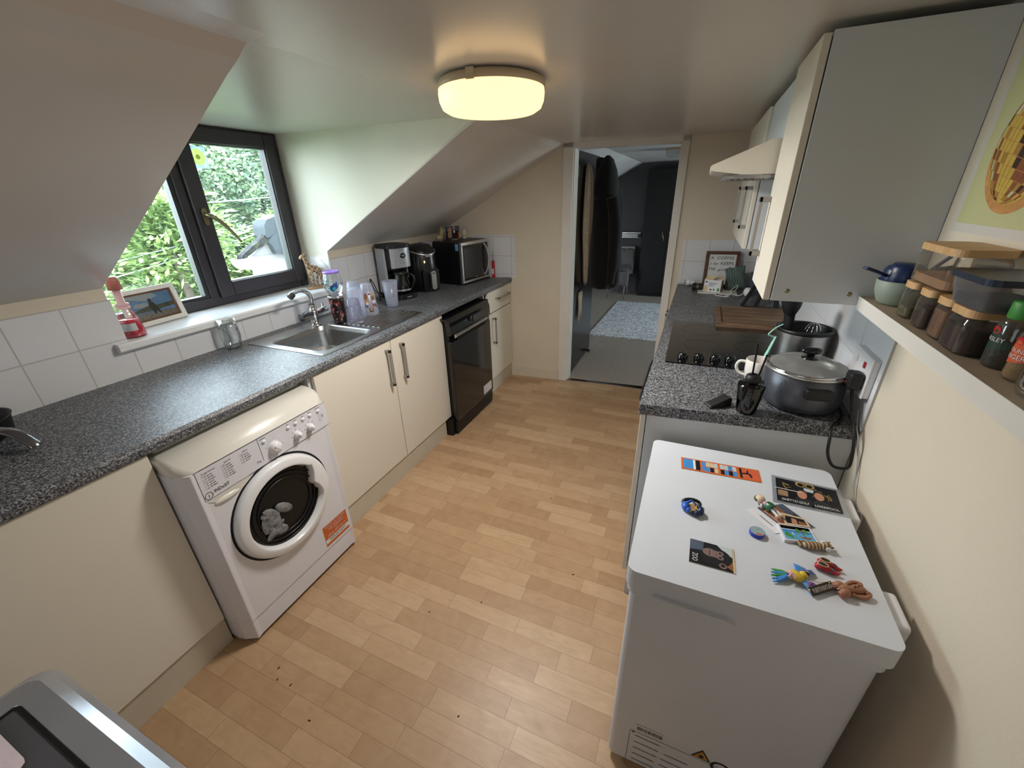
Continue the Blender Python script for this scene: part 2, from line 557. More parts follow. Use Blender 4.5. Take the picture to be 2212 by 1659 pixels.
def T(x=0, y=0, z=0):
    return Matrix.Translation((x, y, z))
def RX(a): return Matrix.Rotation(a, 4, 'X')
def RY(a): return Matrix.Rotation(a, 4, 'Y')
def RZ(a): return Matrix.Rotation(a, 4, 'Z')
def frame(o, ex, ey, ez):
    m = Matrix.Identity(4)
    for i in range(3):
        m[i][0], m[i][1], m[i][2], m[i][3] = ex[i], ey[i], ez[i], o[i]
    return m
def face_px(x, y, z): return frame((x, y, z), (0, 1, 0), (0, 0, 1), (1, 0, 0))     # a face looking along +x
def face_nx(x, y, z): return frame((x, y, z), (0, -1, 0), (0, 0, 1), (-1, 0, 0))   # looking along -x
def face_ny(x, y, z): return frame((x, y, z), (1, 0, 0), (0, 0, 1), (0, -1, 0))    # looking along -y
def face_up(x, y, z, a=0): return T(x, y, z) @ RZ(a)

class MB:
    def __init__(s):
        s.v, s.f, s.mi, s.sm = [], [], [], []
    def add(s, vs_, fs_, mi=0, M_=None, smooth=False):
        o = len(s.v)
        for p in vs_:
            s.v.append(M_ @ Vector(p) if M_ is not None else Vector(p))
        for f in fs_:
            s.f.append(tuple(i + o for i in f))
            s.mi.append(mi)
            s.sm.append(smooth)
        return s
    def bx(s, x0, x1, y0, y1, z0, z1, mi=0, M_=None):
        v = [(x, y, z) for z in (z0, z1) for y in (y0, y1) for x in (x0, x1)]
        return s.add(v, [(0, 2, 3, 1), (4, 5, 7, 6), (0, 1, 5, 4), (2, 6, 7, 3), (0, 4, 6, 2), (1, 3, 7, 5)], mi, M_)
    def rbox(s, x0, x1, y0, y1, z0, z1, r, mi=0, M_=None, n=5):
        """box with rounded vertical edges"""
        return s.prism(rrect(x0, x1, y0, y1, r, n), 2, z0, z1, mi, M_)
    def prism(s, poly, ax, a, b, mi=0, M_=None, smooth=False):
        n = len(poly)
        def P(p, h):
            q = list(p)
            q.insert(ax, h)
            return tuple(q)
        v = [P(p, a) for p in poly] + [P(p, b) for p in poly]
        f = [tuple(range(n))[::-1], tuple(range(n, 2 * n))]
        s.add(v, f, mi, M_)
        f2 = [(i, (i + 1) % n, n + (i + 1) % n, n + i) for i in range(n)]
        return s.add(v, f2, mi, M_, smooth)
    def lathe(s, prof, n=28, mi=0, M_=None, smooth=True, sx=1.0, sy=1.0):
        v, f = [], []
        for r, z in prof:
            for i in range(n):
                a = 2 * PI * i / n
                v.append((r * math.cos(a) * sx, r * math.sin(a) * sy, z))
        for j in range(len(prof) - 1):
            for i in range(n):
                f.append((j * n + i, j * n + (i + 1) % n, (j + 1) * n + (i + 1) % n, (j + 1) * n + i))
        return s.add(v, f, mi, M_, smooth)
    def cyl(s, r, z0, z1, n=24, mi=0, M_=None, r2=None):
        r2 = r if r2 is None else r2
        e = 1e-4
        return s.lathe([(e, z0), (r, z0)], n, mi, M_, False).lathe([(r, z0), (r2, z1)], n, mi, M_).lathe([(r2, z1), (e, z1)], n, mi, M_, False)
    def disc(s, r, z, n=24, mi=0, M_=None, ry=None):
        ry = ry or r
        v = [(r * math.cos(2 * PI * i / n), ry * math.sin(2 * PI * i / n), z) for i in range(n)]
        return s.add(v, [tuple(range(n))], mi, M_)
    def sph(s, c, r, mi=0, M_=None, n=14, m=9):
        rx, ry, rz = (r, r, r) if isinstance(r, (int, float)) else r
        v, f = [(c[0], c[1], c[2] - rz)], []
        for j in range(1, m):
            t = -PI / 2 + PI * j / m
            for i in range(n):
                a = 2 * PI * i / n
                v.append((c[0] + rx * math.cos(t) * math.cos(a), c[1] + ry * math.cos(t) * math.sin(a), c[2] + rz * math.sin(t)))
        v.append((c[0], c[1], c[2] + rz))
        for i in range(n):
            f.append((0, 1 + (i + 1) % n, 1 + i))
            f.append((len(v) - 1, 1 + (m - 2) * n + i, 1 + (m - 2) * n + (i + 1) % n))
        for j in range(m - 2):
            for i in range(n):
                f.append((1 + j * n + i, 1 + j * n + (i + 1) % n, 1 + (j + 1) * n + (i + 1) % n, 1 + (j + 1) * n + i))
        return s.add(v, f, mi, M_, True)
    def tube(s, pts, r, n=8, mi=0, M_=None, closed=False, flat=1.0):
        pts = [Vector(p) for p in pts]
        k = len(pts)
        rs = r if isinstance(r, (list, tuple)) else [r] * k
        v, f = [], []
        prev = None
        for i, p in enumerate(pts):
            a = pts[(i - 1) % k] if (i > 0 or closed) else p
            b = pts[(i + 1) % k] if (i < k - 1 or closed) else p
            t = (b - a).normalized() if (b - a).length > 1e-9 else Vector((0, 0, 1))
            if prev is None:
                u = t.cross(Vector((0, 0, 1)))
                if u.length < 1e-3:
                    u = t.cross(Vector((1, 0, 0)))
            else:
                u = prev - t * prev.dot(t)
                if u.length < 1e-6:
                    u = t.cross(Vector((1, 0, 0)))
            u.normalize()
            prev = u
            w = t.cross(u)
            for j in range(n):
                an = 2 * PI * j / n
                v.append(p + u * (rs[i] * math.cos(an)) + w * (rs[i] * flat * math.sin(an)))
        rng = range(k) if closed else range(k - 1)
        for i in rng:
            for j in range(n):
                i2 = (i + 1) % k
                f.append((i * n + j, i * n + (j + 1) % n, i2 * n + (j + 1) % n, i2 * n + j))
        s.add(v, f, mi, M_, True)
        if not closed:
            s.add(v[:n], [tuple(range(n))[::-1]], mi, M_)
            s.add(v[-n:], [tuple(range(n))], mi, M_)
        return s
    def poly(s, pts, mi=0, M_=None):
        return s.add([(p[0], p[1], p[2] if len(p) > 2 else 0) for p in pts], [tuple(range(len(pts)))], mi, M_)
    def rect(s, x0, x1, y0, y1, mi=0, M_=None, z=0.0):
        return s.poly([(x0, y0, z), (x1, y0, z), (x1, y1, z), (x0, y1, z)], mi, M_)
    def text(s, st, x, y, size, mi=0, M_=None, z=0.0006, width=None, shear=0.0, rot=0.0):
        v, f, w = text_geo(st, shear)
        k = size if width is None else width / w
        m = T(x, y, z) @ RZ(rot) @ Matrix.Diagonal((k, size if width is not None else k, 1, 1))
        return s.add(v, f, mi, (M_ @ m) if M_ is not None else m)
    def build(s, name, mats, parent=None, W=False, bev=0.0, seg=2, sub=0, solid=0.0, loc=None):
        me = bpy.data.meshes.new(name)
        off = Vector((0, 0, 0))
        if W and parent is not None:
            off = WORG[parent.name]
        if loc is not None:
            off = Vector(loc)
        me.from_pydata([tuple(p - off) for p in s.v], [], s.f)
        if not isinstance(mats, (list, tuple)):
            mats = [mats]
        for m in mats:
            me.materials.append(MATS[m] if isinstance(m, str) else m)
        me.polygons.foreach_set('material_index', s.mi)
        me.polygons.foreach_set('use_smooth', s.sm)
        me.update()
        o = bpy.data.objects.new(name, me)
        COL.objects.link(o)
        if loc is not None:
            o.location = loc
        if parent is not None:
            o.parent = parent
        WORG[o.name] = off if (W or loc is not None) else Vector((0, 0, 0))
        if solid:
            md = o.modifiers.new('solid', 'SOLIDIFY')
            md.thickness = solid
        if sub:
            md = o.modifiers.new('sub', 'SUBSURF')
            md.levels = sub
            md.render_levels = sub
        if bev:
            md = o.modifiers.new('bevel', 'BEVEL')
            md.width = bev
            md.segments = seg
            md.limit_method = 'ANGLE'
            md.angle_limit = math.radians(35)
        return o

WORG = {}
def rrect(x0, x1, y0, y1, r, n=5):
    p = []
    for cx, cy, a0 in ((x1 - r, y1 - r, 0), (x0 + r, y1 - r, 90), (x0 + r, y0 + r, 180), (x1 - r, y0 + r, 270)):
        for i in range(n + 1):
            a = math.radians(a0 + 90 * i / n)
            p.append((cx + r * math.cos(a), cy + r * math.sin(a)))
    return p
def ell(cx, cy, rx, ry, n=20, a0=0, a1=360):
    return [(cx + rx * math.cos(math.radians(a0 + (a1 - a0) * i / (n if a1 - a0 >= 360 else n - 1))),
             cy + ry * math.sin(math.radians(a0 + (a1 - a0) * i / (n if a1 - a0 >= 360 else n - 1)))) for i in range(n)]
def curve(pts, k=6):
    """smooth path through points"""
    P = [Vector(p) for p in pts]
    out = []
    for i in range(len(P) - 1):
        p0, p1, p2, p3 = P[max(i - 1, 0)], P[i], P[i + 1], P[min(i + 2, len(P) - 1)]
        for j in range(k):
            t = j / k
            out.append(0.5 * ((2 * p1) + (p2 - p0) * t + (2 * p0 - 5 * p1 + 4 * p2 - p3) * t * t + (3 * p1 - p0 - 3 * p2 + p3) * t ** 3))
    out.append(P[-1])
    return out

def thing(name, label, cat, loc=(0, 0, 0), rz=0.0, group=None):
    o = bpy.data.objects.new(name, None)
    COL.objects.link(o)
    o.empty_display_size = 0.05
    o.location = loc
    o.rotation_euler = (0, 0, rz)
    o['label'] = label
    o['category'] = cat
    if group:
        o['group'] = group
    WORG[o.name] = Vector(loc)
    return o
def tag(o, label, cat, group=None, kind=None):
    o['label'] = label
    o['category'] = cat
    if group:
        o['group'] = group
    if kind:
        o['kind'] = kind
    return o
def struct(o):
    o['kind'] = 'structure'
    return o
def note(o, label):
    o['label'] = label
    return o

# ------------------------------------------------------------------ the room shell
XW, XR, ZC = -2.0844, 0.52, 1.89          # left wall, right wall, ceiling height
SL = 0.567                                # slope of the attic roof
Y0, Y1 = -1.6, 3.60
D0, D1 = 0.835, 1.963                     # dormer opening
def ybw(x): return 3.3738 + 0.0816 * (x + 0.5)
def zs(x): return 1.27 + SL * (x - XW)

fl = MB().bx(XW - 0.3, XR + 0.3, Y0 - 0.1, 3.40, -0.05, 0.0)
fl.prism([(-0.96, 3.38), (-0.16, 3.38), (-0.16, ybw(-0.16) + 0.02), (-0.96, ybw(-0.96) + 0.02)], 2, -0.05, 0.0)
struct(fl.build('floor', 'wood_strip_floor'))
struct(MB().bx(-3.2, 2.6, 3.38, 7.6, -0.055, -0.004).build('floor_bedroom', 'ribbed_carpet'))
c_ = MB().bx(-0.990, XR + 0.2, Y0 - 0.1, Y1, ZC, ZC + 0.06)
struct(c_.build('ceiling', 'satin_ceiling_paint'))
# attic slopes each side of the dormer
xs1 = -0.99
def slope_poly():
    # slope meeting the flat ceiling in a small soft curve
    pts = [(XW, zs(XW)), (xs1 - 0.10, zs(xs1 - 0.10)), (xs1 - 0.05, zs(xs1 - 0.05) - 0.004), (xs1 - 0.01, ZC - 0.006), (xs1 + 0.06, ZC)]
    return pts + [(xs1 + 0.06, ZC + 0.12), (XW, zs(XW) + 0.14)]
struct(MB().prism(slope_poly(), 1, Y0 - 0.1, D0 - 0.002).build('ceiling_slope', 'satin_ceiling_paint'))
struct(MB().prism(slope_poly(), 1, D1 + 0.002, Y1).build('ceiling_slope_far', 'satin_ceiling_paint'))
struct(MB().prism([(-2.42, 1.905), (xs1 + 0.03, ZC), (xs1 + 0.03, ZC + 0.08), (-2.42, 1.97)], 1, D0 - 0.05, D1 + 0.05)
       .build('ceiling_dormer', 'dormer_ceiling_paint'))
ck = [(-2.42, 0.99), (XW - 0.001, 0.99), (XW - 0.001, zs(XW) + 0.0005), (xs1, ZC + 0.01), (xs1, ZC + 0.05), (-2.42, 1.95)]
struct(MB().prism(ck, 1, D1, D1 + 0.06).build('wall_dormer_far', 'dormer_cheek_paint'))
struct(MB().prism(ck, 1, D0 - 0.06, D0).build('wall_dormer_near', 'dormer_cheek_paint'))
# left wall: full height either side, up to the sill in the dormer
wl_ = MB().bx(XW - 0.12, XW, Y0 - 0.1, D0 - 0.004, 0, 1.275).bx(XW - 0.12, XW, D1 + 0.004, Y1, 0, 1.275).bx(XW - 0.12, XW, D0, D1, 0, 1.02)
struct(wl_.build('wall_left', 'cream_wall_paint'))
tl = tile_mat('tiles_left', (1, 2), 0.5294, 0.9075)
t_ = MB().bx(XW, XW + 0.006, -0.9, D0 + 0.003, 0.905, 1.226).bx(XW, XW + 0.006, D1 - 0.003, 3.245, 0.905, 1.226)
t_.bx(XW, XW + 0.006, D0 + 0.003, D1 - 0.003, 0.905, 1.03)
struct(t_.build('wall_tiles_left', tl))
struct(MB().bx(-2.25, XW + 0.004, D1 - 0.006, D1, 1.055, 1.236).build('wall_tiles_dormer', tile_mat('tiles_cheek', (0, 2), XW, 1.085)))
# back wall with the doorway, slightly out of square
DL, DR, DT = -0.930, -0.194, 1.862
def bwall(x0, x1, z0, z1):
    return [(x0, ybw(x0)), (x1, ybw(x1)), (x1, ybw(x1) + 0.11), (x0, ybw(x0) + 0.11)], z0, z1
b_ = MB()
for x0, x1, z0, z1 in ((-2.3, DL, 0, 1.95), (DR, XR + 0.1, 0, 1.95), (DL, DR, DT, 1.95)):
    p, a, b = bwall(x0, x1, z0, z1)
    b_.prism(p, 2, a, b)
struct(b_.build('wall_back', 'cream_wall_paint'))
tb = tile_mat('tiles_back', (0, 2), -1.5903, 0.9345, 0.158, 0.1535)
def btile(x0, x1, z0, z1):
    p = [(x0, ybw(x0) - 0.006), (x1, ybw(x1) - 0.006), (x1, ybw(x1)), (x0, ybw(x0))]
    return MB().prism(p, 2, z0, z1)
struct(btile(XW, -1.392, 0.908, 1.257).build('wall_tiles_back_left', tb))
struct(btile(-0.098, XR, 0.908, 1.2265).build('wall_tiles_back_right', tile_mat('tiles_back_r', (0, 2), 0.082, 0.919)))
struct(MB().bx(XR, XR + 0.1, Y0 - 0.1, Y1, 0, 1.95).build('wall_right', 'cream_wall_paint'))
struct(MB().bx(XR - 0.006, XR, 1.335, 3.44, 0.908, 1.262).build('wall_tiles_right', tile_mat('tiles_right', (1, 2), 1.335, 1.0655, 0.21, 0.157)))
# wall behind the photographer
struct(MB().bx(XW - 0.1, XR + 0.1, Y0 - 0.1, Y0, 0, 1.95).build('wall_front', 'cream_wall_paint'))
# bathroom-style baseboard on the back wall
p, a, b = bwall(-1.45, -1.006, 0.0, 0.082)
p = [(x, y - 0.016) if i < 2 else (x, ybw(x)) for i, (x, y) in enumerate(p)]
struct(MB().prism(p, 2, 0, 0.082).build('baseboard_back', 'cream_trim_paint', bev=0.003))
# door lining and architrave
da = MB()
def arch(x0, x1, z0, z1, d=0.016):
    q = [(x0, ybw(x0) - d), (x1, ybw(x1) - d), (x1, ybw(x1) + 0.001), (x0, ybw(x0) + 0.001)]
    da.prism(q, 2, z0, z1)
arch(-1.004, DL, 0, DT + 0.032)
arch(DR, -0.146, 0, DT + 0.032)
arch(-1.004, -0.146, DT - 0.002, DT + 0.028)
da.prism([(DL - 0.002, ybw(DL)), (DL + 0.008, ybw(DL)), (DL + 0.008, ybw(DL) + 0.11), (DL - 0.002, ybw(DL) + 0.11)], 2, 0, DT)
da.prism([(DR - 0.008, ybw(DR)), (DR + 0.002, ybw(DR)), (DR + 0.002, ybw(DR) + 0.11), (DR - 0.008, ybw(DR) + 0.11)], 2, 0, DT)
da.prism([(DL, ybw(DL)), (DR, ybw(DR)), (DR, ybw(DR) + 0.11), (DL, ybw(DL) + 0.11)], 2, DT - 0.010, DT + 0.002)
struct(da.build('trim_1', 'white_trim_paint', bev=0.002))
th = MB().prism([(DL, ybw(DL) - 0.004), (DR, ybw(DR) - 0.004), (DR, ybw(DR) + 0.03), (DL, ybw(DL) + 0.03)], 2, -0.002, 0.006)
struct(th.build('trim_2', 'dark_chrome', bev=0.002))
# window sill
sp_ = [(-2.36, 1.022), (-2.052, 1.022), (-2.044, 1.028), (-2.044, 1.049), (-2.052, 1.056), (-2.36, 1.056)]
sl_ = MB().prism(sp_, 1, D0 - 0.0, D1)
sl_.prism([(XW + 0.006, 1.022), (-2.052, 1.022), (-2.044, 1.028), (-2.044, 1.049), (-2.052, 1.056), (XW + 0.006, 1.056)], 1, 0.790, D0)
struct(sl_.build('trim_3', 'white_gloss'))

# dormer window: dark plastic frame, fixed light and opening light
WX = -2.30
win = thing('window_1', '', 'window', (WX, 1.40, 1.056))
del win['label'], win['category']
win['kind'] = 'structure'
def ring(mb, y0, y1, z0, z1, wl0, wr0, wb0, wt0, x0, x1, mi=0):
    mb.bx(x0, x1, y0, y0 + wl0, z0, z1, mi)
    mb.bx(x0, x1, y1 - wr0, y1, z0, z1, mi)
    mb.bx(x0, x1, y0 + wl0, y1 - wr0, z0, z0 + wb0, mi)
    mb.bx(x0, x1, y0 + wl0, y1 - wr0, z1 - wt0, z1, mi)
fr = MB()
ring(fr, D0, D1, 1.056, 1.925, 0.045, 0.055, 0.05, 0.05, WX - 0.06, WX)
fr.bx(WX - 0.06, WX, 1.340, 1.385, 1.10, 1.88)
fr.build('window_frame', 'dark_window_frame', win, W=True, bev=0.006)
sa = MB()
ring(sa, 1.385, 1.925, 1.095, 1.892, 0.075, 0.06, 0.075, 0.068, WX - 0.045, WX + 0.018)
sa.build('sash', 'dark_window_frame', win, W=True, bev=0.006)
gk = MB()
ring(gk, 1.455, 1.872, 1.165, 1.828, 0.008, 0.012, 0.008, 0.008, WX - 0.04, WX + 0.006)
ring(gk, 0.88, 1.340, 1.10, 1.88, 0.008, 0.02, 0.02, 0.008, WX - 0.05, WX - 0.01)
gk.build('gasket', 'window_gasket', win, W=True)
MB().bx(WX - 0.028, WX - 0.024, 1.46, 1.865, 1.17, 1.825).build('pane', 'window_glass', win, W=True)
MB().bx(WX - 0.038, WX - 0.034, 0.885, 1.325, 1.115, 1.875).build('pane', 'window_glass', win, W=True)
hd = MB()
hd.prism(rrect(1.410, 1.436, 1.455, 1.535, 0.012), 0, WX + 0.018, WX + 0.026)
hd.tube(curve([(WX + 0.024, 1.423, 1.505), (WX + 0.055, 1.430, 1.500), (WX + 0.065, 1.465, 1.470), (WX + 0.060, 1.51, 1.42), (WX + 0.055, 1.55, 1.365)], 5),
        [0.011] * 8 + [0.010] * 6 + [0.008] * 4 + [0.006] * 3, 8)
note(hd.build('handle', 'brass', win, W=True), 'curved brass window handle')
st = MB().bx(WX - 0.024, WX - 0.0225, 1.462, 1.548, 1.715, 1.812)
st.disc(0.036, 0.0, 24, 1, face_px(WX - 0.0220, 1.505, 1.765))
st.disc(0.011, 0.0, 16, 2, face_px(WX - 0.0216, 1.505, 1.765))
for i in range(28):
    a = 2 * PI * i / 28
    st.rect(0.037, 0.042, -0.0012, 0.0012, 1, face_px(WX - 0.0218, 1.505, 1.765) @ RZ(a))
glass('sticker_blue', (0.7, 0.85, 1.0), 0.03, 0.3, 0.35, (0.66, 0.80, 0.90)); glass('sticker_yellow', (0.9, 0.85, 0.25), 0.03, 0.3, 0.6, (0.85, 0.78, 0.16)); glass('sticker_olive', (0.5, 0.45, 0.2), 0.03, 0.3, 0.7, (0.42, 0.38, 0.16))
tag(st.build('window_sticker', ['sticker_blue', 'sticker_yellow', 'sticker_olive'], None, loc=(WX, 1.505, 1.715)),
    'square blue sticker with a yellow sun disc on the window glass', 'sticker')

# ------------------------------------------------------------------ bedroom beyond the doorway
bw_ = MB().bx(-3.2, 2.6, 7.30, 7.40, 0, 2.2)
struct(bw_.build('wall_bedroom_back', 'grey_wall_paint'))
r_ = MB()
r_.bx(2.5, 2.6, 3.4, 4.7, 0, 2.2).bx(2.5, 2.6, 6.3, 7.4, 0, 2.2).bx(2.5, 2.6, 4.7, 6.3, 0, 0.8).bx(2.5, 2.6, 4.7, 6.3, 1.8, 2.2)
struct(r_.build('wall_bedroom_right', 'grey_wall_paint'))
struct(MB().bx(-3.2, -3.1, 3.4, 7.4, 0, 1.2).build('wall_bedroom_left', 'grey_wall_paint'))
struct(MB().bx(XR + 0.1, 2.6, 3.44, 3.54, 0, 2.2).build('wall_bedroom_front', 'grey_wall_paint'))
bc = MB().bx(-0.95, 2.6, 3.46, 7.4, 1.945, 2.0)
bc.prism([(-3.2, 0.72), (-0.95, 1.945), (-0.95, 2.05), (-3.2, 0.84)], 1, 3.46, 7.4)
mat('bedroom_ceiling_paint', 'c9c8c8', 0.7)
struct(bc.build('ceiling_bedroom', 'bedroom_ceiling_paint'))
w2 = thing('window_2', '', 'window', (2.52, 5.5, 0.8))
del w2['label'], w2['category']
w2['kind'] = 'structure'
f2 = MB()
ring(f2, 4.7, 6.3, 0.8, 1.8, 0.06, 0.06, 0.06, 0.06, 2.5, 2.56)
f2.build('window_frame', 'dark_window_frame', w2, W=True)
MB().bx(2.528, 2.532, 4.76, 6.24, 0.86, 1.74).build('pane', 'window_glass', w2, W=True)

# the open door: a dark varnished leaf swung into the bedroom
dr = thing('door_1', '', 'door', (-0.93, 3.49, 0))
del dr['label'], dr['category']
dr['kind'] = 'structure'
MB().bx(-0.975, -0.935, 3.475, 4.235, 0.012, 1.855).build('door_leaf', 'dark_door_varnish', dr, W=True, bev=0.003)
for z in (0.24, 1.71):
    MB().bx(-0.940, -0.921, 3.452, 3.475, z - 0.04, z + 0.04).build('hinge', 'brass', dr, W=True)
MB().bx(-0.935, -0.915, 4.13, 4.16, 0.94, 1.06).tube([(-0.915, 4.145, 1.0), (-0.87, 4.145, 1.0), (-0.86, 4.10, 1.0), (-0.86, 4.04, 1.0)], 0.009).build('handle', 'brass', dr, W=True)
ds = MB().tube([(-0.935, 4.05, 0.05), (-0.905, 4.05, 0.045), (-0.89, 4.05, 0.04)], [0.012, 0.015, 0.02], 8)
tag(ds.build('door_stop', 'soft_black_plastic', None, loc=(-0.91, 4.05, 0.05)), 'small black stop at the foot of the open dark door', 'door stop')

# ------------------------------------------------------------------ fitted units on the left
XD = -1.444                                # face of the doors
def pull_v(parent, x, y, z0, z1, sgn=1, W=0.014, dep=0.032):
    h = MB()
    h.bx(min(x + sgn * (dep - 0.010), x + sgn * dep), max(x + sgn * (dep - 0.010), x + sgn * dep), y - W / 2, y + W / 2, z0, z1)
    for z in (z0, z1 - 0.016):
        h.bx(min(x, x + sgn * dep), max(x, x + sgn * dep), y - W / 2, y + W / 2, z, z + 0.016)
    return h.build('handle', 'grey_metal_handle', parent, W=True, bev=0.0015)
def pull_h(parent, x, y0, y1, z, sgn=1, W=0.014, dep=0.032):
    h = MB()
    h.bx(min(x + sgn * (dep - 0.010), x + sgn * dep), max(x + sgn * (dep - 0.010), x + sgn * dep), y0, y1, z - W / 2, z + W / 2)
    for y in (y0, y1 - 0.016):
        h.bx(min(x, x + sgn * dep), max(x, x + sgn * dep), y, y + 0.016, z - W / 2, z + W / 2)
    return h.build('handle', 'grey_metal_handle', parent, W=True, bev=0.0015)
def base_unit(label, y0, y1, doors=(), drawers=(), plinth=True, y1p=None):
    t = thing('base_cabinet', label, 'cabinet', (XD, (y0 + y1) / 2, 0), 0)
    yc = y1p or min(y1, 3.236)
    c = MB()
    c.bx(XW + 0.02, XD - 0.021, y0, y0 + 0.018, 0.125, 0.870).bx(XW + 0.02, XD - 0.021, yc - 0.018, yc, 0.125, 0.870)
    c.bx(XW + 0.02, XD - 0.021, y0 + 0.018, yc - 0.018, 0.125, 0.143).bx(XW + 0.02, XW + 0.030, y0 + 0.018, yc - 0.018, 0.143, 0.870)
    c.build('carcass', 'white_melamine', t, W=True)
    if plinth:
        MB().bx(-1.475, -1.453, y0, y1p or y1, 0.0, 0.124).build('plinth', 'plinth_board', t, W=True)
    for (a, b, z0, z1, hy) in doors:
        d = MB().bx(XD - 0.019, XD, a, b, z0, z1).build('door', 'cream_door_laminate', t, W=True, bev=0.002)
        if hy is not None:
            pull_v(d, XD, hy[0], hy[1], hy[2])
    for (a, b, z0, z1, h) in drawers:
        d = MB().bx(XD - 0.019, XD, a, b, z0, z1).build('drawer', 'cream_door_laminate', t, W=True, bev=0.002)
        pull_h(d, XD, *h)
    return t
base_unit('wide blank cream base cabinet under the dark worktop beside the washing machine', -0.75, 0.510,
          [(-0.06, 0.510, 0.128, 0.868, None), (-0.74, -0.066, 0.128, 0.868, None)])
base_unit('cream double-door base cabinet with two grey bar handles under the sink', 1.125, 2.180,
          [(1.142, 1.656, 0.128, 0.868, (1.612, 0.620, 0.828)), (1.661, 2.178, 0.128, 0.868, (1.732, 0.618, 0.828))], y1p=2.112)
base_unit('narrow cream base cabinet with one drawer above one door, in the far corner', 2.800, 3.285,
          [(2.835, 3.285, 0.128, 0.690, (2.915, 0.435, 0.655))], [(2.835, 3.285, 0.698, 0.868, (2.985, 3.215, 0.795))])

# worktops
wt = MB()
front = [(-1.436, 0.872), (-1.432, 0.880), (-1.432, 0.898), (-1.440, 0.910)]
SKX0, SKX1, SKY0, SKY1 = -2.012, -1.495, 1.262, 2.070
def wt_block(x0, x1, y0, y1):
    wt.bx(x0, x1, y0, y1, 0.872, 0.910)
wl_t = MB()
wl_t.bx(XW + 0.002, SKX0 + 0.012, -0.95, 3.245, 0.872, 0.910)
wl_t.bx(SKX0 + 0.012, SKX1 - 0.012, -0.95, SKY0 + 0.012, 0.872, 0.910)
wl_t.bx(SKX0 + 0.012, SKX1 - 0.012, SKY1 - 0.012, 3.250, 0.872, 0.910)
wl_t.prism([(SKX1 - 0.012, 0.872)] + front + [(SKX1 - 0.012, 0.910)], 1, -0.95, 3.292)
tag(wl_t.build('worktop', 'granite_worktop', None, loc=(-1.75, 1.2, 0.872)),
    'long speckled dark grey worktop below the window, holding the sink', 'worktop')

# ------------------------------------------------------------------ washing machine
wm = thing('washing_machine', 'white front-loading washing machine with round dark door and orange sticker', 'washing machine', (-1.345, 0.81, 0))
WF = -1.345
Ya, Yb = 0.515, 1.104
body = MB()
plan = [(-1.93, Ya + 0.005), (-1.93, Yb - 0.005), (-1.42, Yb), (-1.385, Yb - 0.006), (WF + 0.004, Yb - 0.030), (WF, Yb - 0.05), (WF, Ya + 0.05), (WF + 0.004, Ya + 0.030), (-1.385, Ya + 0.006), (-1.42, Ya)]
body.prism(plan, 2, 0.112, 0.79, 0, None)
body.prism([(x - (0.004 if x > -1.4 else 0), y) for x, y in plan], 2, 0.02, 0.110)
body.build('body', 'appliance_white', wm, W=True, bev=0.004)
# curved hood above the control panel
hood = MB()
prof = [(-1.93, 0.848, 0.004), (-1.47, 0.848, 0.004), (-1.43, 0.8455, 0.003), (-1.40, 0.838, 0.004), (-1.378, 0.826, 0.010), (-1.360, 0.810, 0.022), (-1.350, 0.800, 0.034), (WF + 0.0005, 0.7925, 0.046)]
hv, hf = [], []
for x, z, ins in prof:
    for y, zz in ((Ya + ins, 0.7895), (Ya + ins, z - 0.012), (Ya + ins + 0.012, z), (Yb - ins - 0.012, z), (Yb - ins, z - 0.012), (Yb - ins, 0.7895)):
        hv.append((x, y, max(zz, 0.7895)))
for i in range(len(prof) - 1):
    for j in range(5):
        hf.append((i * 6 + j, i * 6 + j + 1, (i + 1) * 6 + j + 1, (i + 1) * 6 + j))
hood.add(hv, hf, 0, None, True)
hood.add(hv[:6], [(0, 1, 2, 3, 4, 5)], 0)
hood.build('top_cover', 'appliance_cream_white', wm, W=True)
MB().bx(-1.90, -1.47, Ya + 0.02, Yb - 0.02, 0.848, 0.856).build('lid', 'appliance_cream_white', wm, W=True, bev=0.004)
F = face_px(WF, 0, 0)
cp = MB()
cp.poly([(Ya + 0.045, 0.681, 0.003), (0.70, 0.681, 0.003), (Yb - 0.022, 0.688, 0.003), (Yb - 0.022, 0.7905, 0.003), (Ya + 0.045, 0.7905, 0.003)], 0, F)
cp.rect(Ya + 0.04, Yb - 0.02, 0.7905, 0.7922, 1, F, 0.0035)
cp.poly([(0.71, 0.680, 0.0035), (Yb - 0.02, 0.686, 0.0035), (Yb - 0.02, 0.6875, 0.0035), (0.71, 0.6815, 0.0035)], 1, F)
cp.poly([(0.7745, 0.700, 0.0035), (0.776, 0.700, 0.0035), (0.7745, 0.790, 0.0035), (0.773, 0.790, 0.0035)], 1, F)
def wtext(s, y, z, h, mi=2, **k):
    cp.text(s, y, z, h, mi, F, 0.0042, **k)
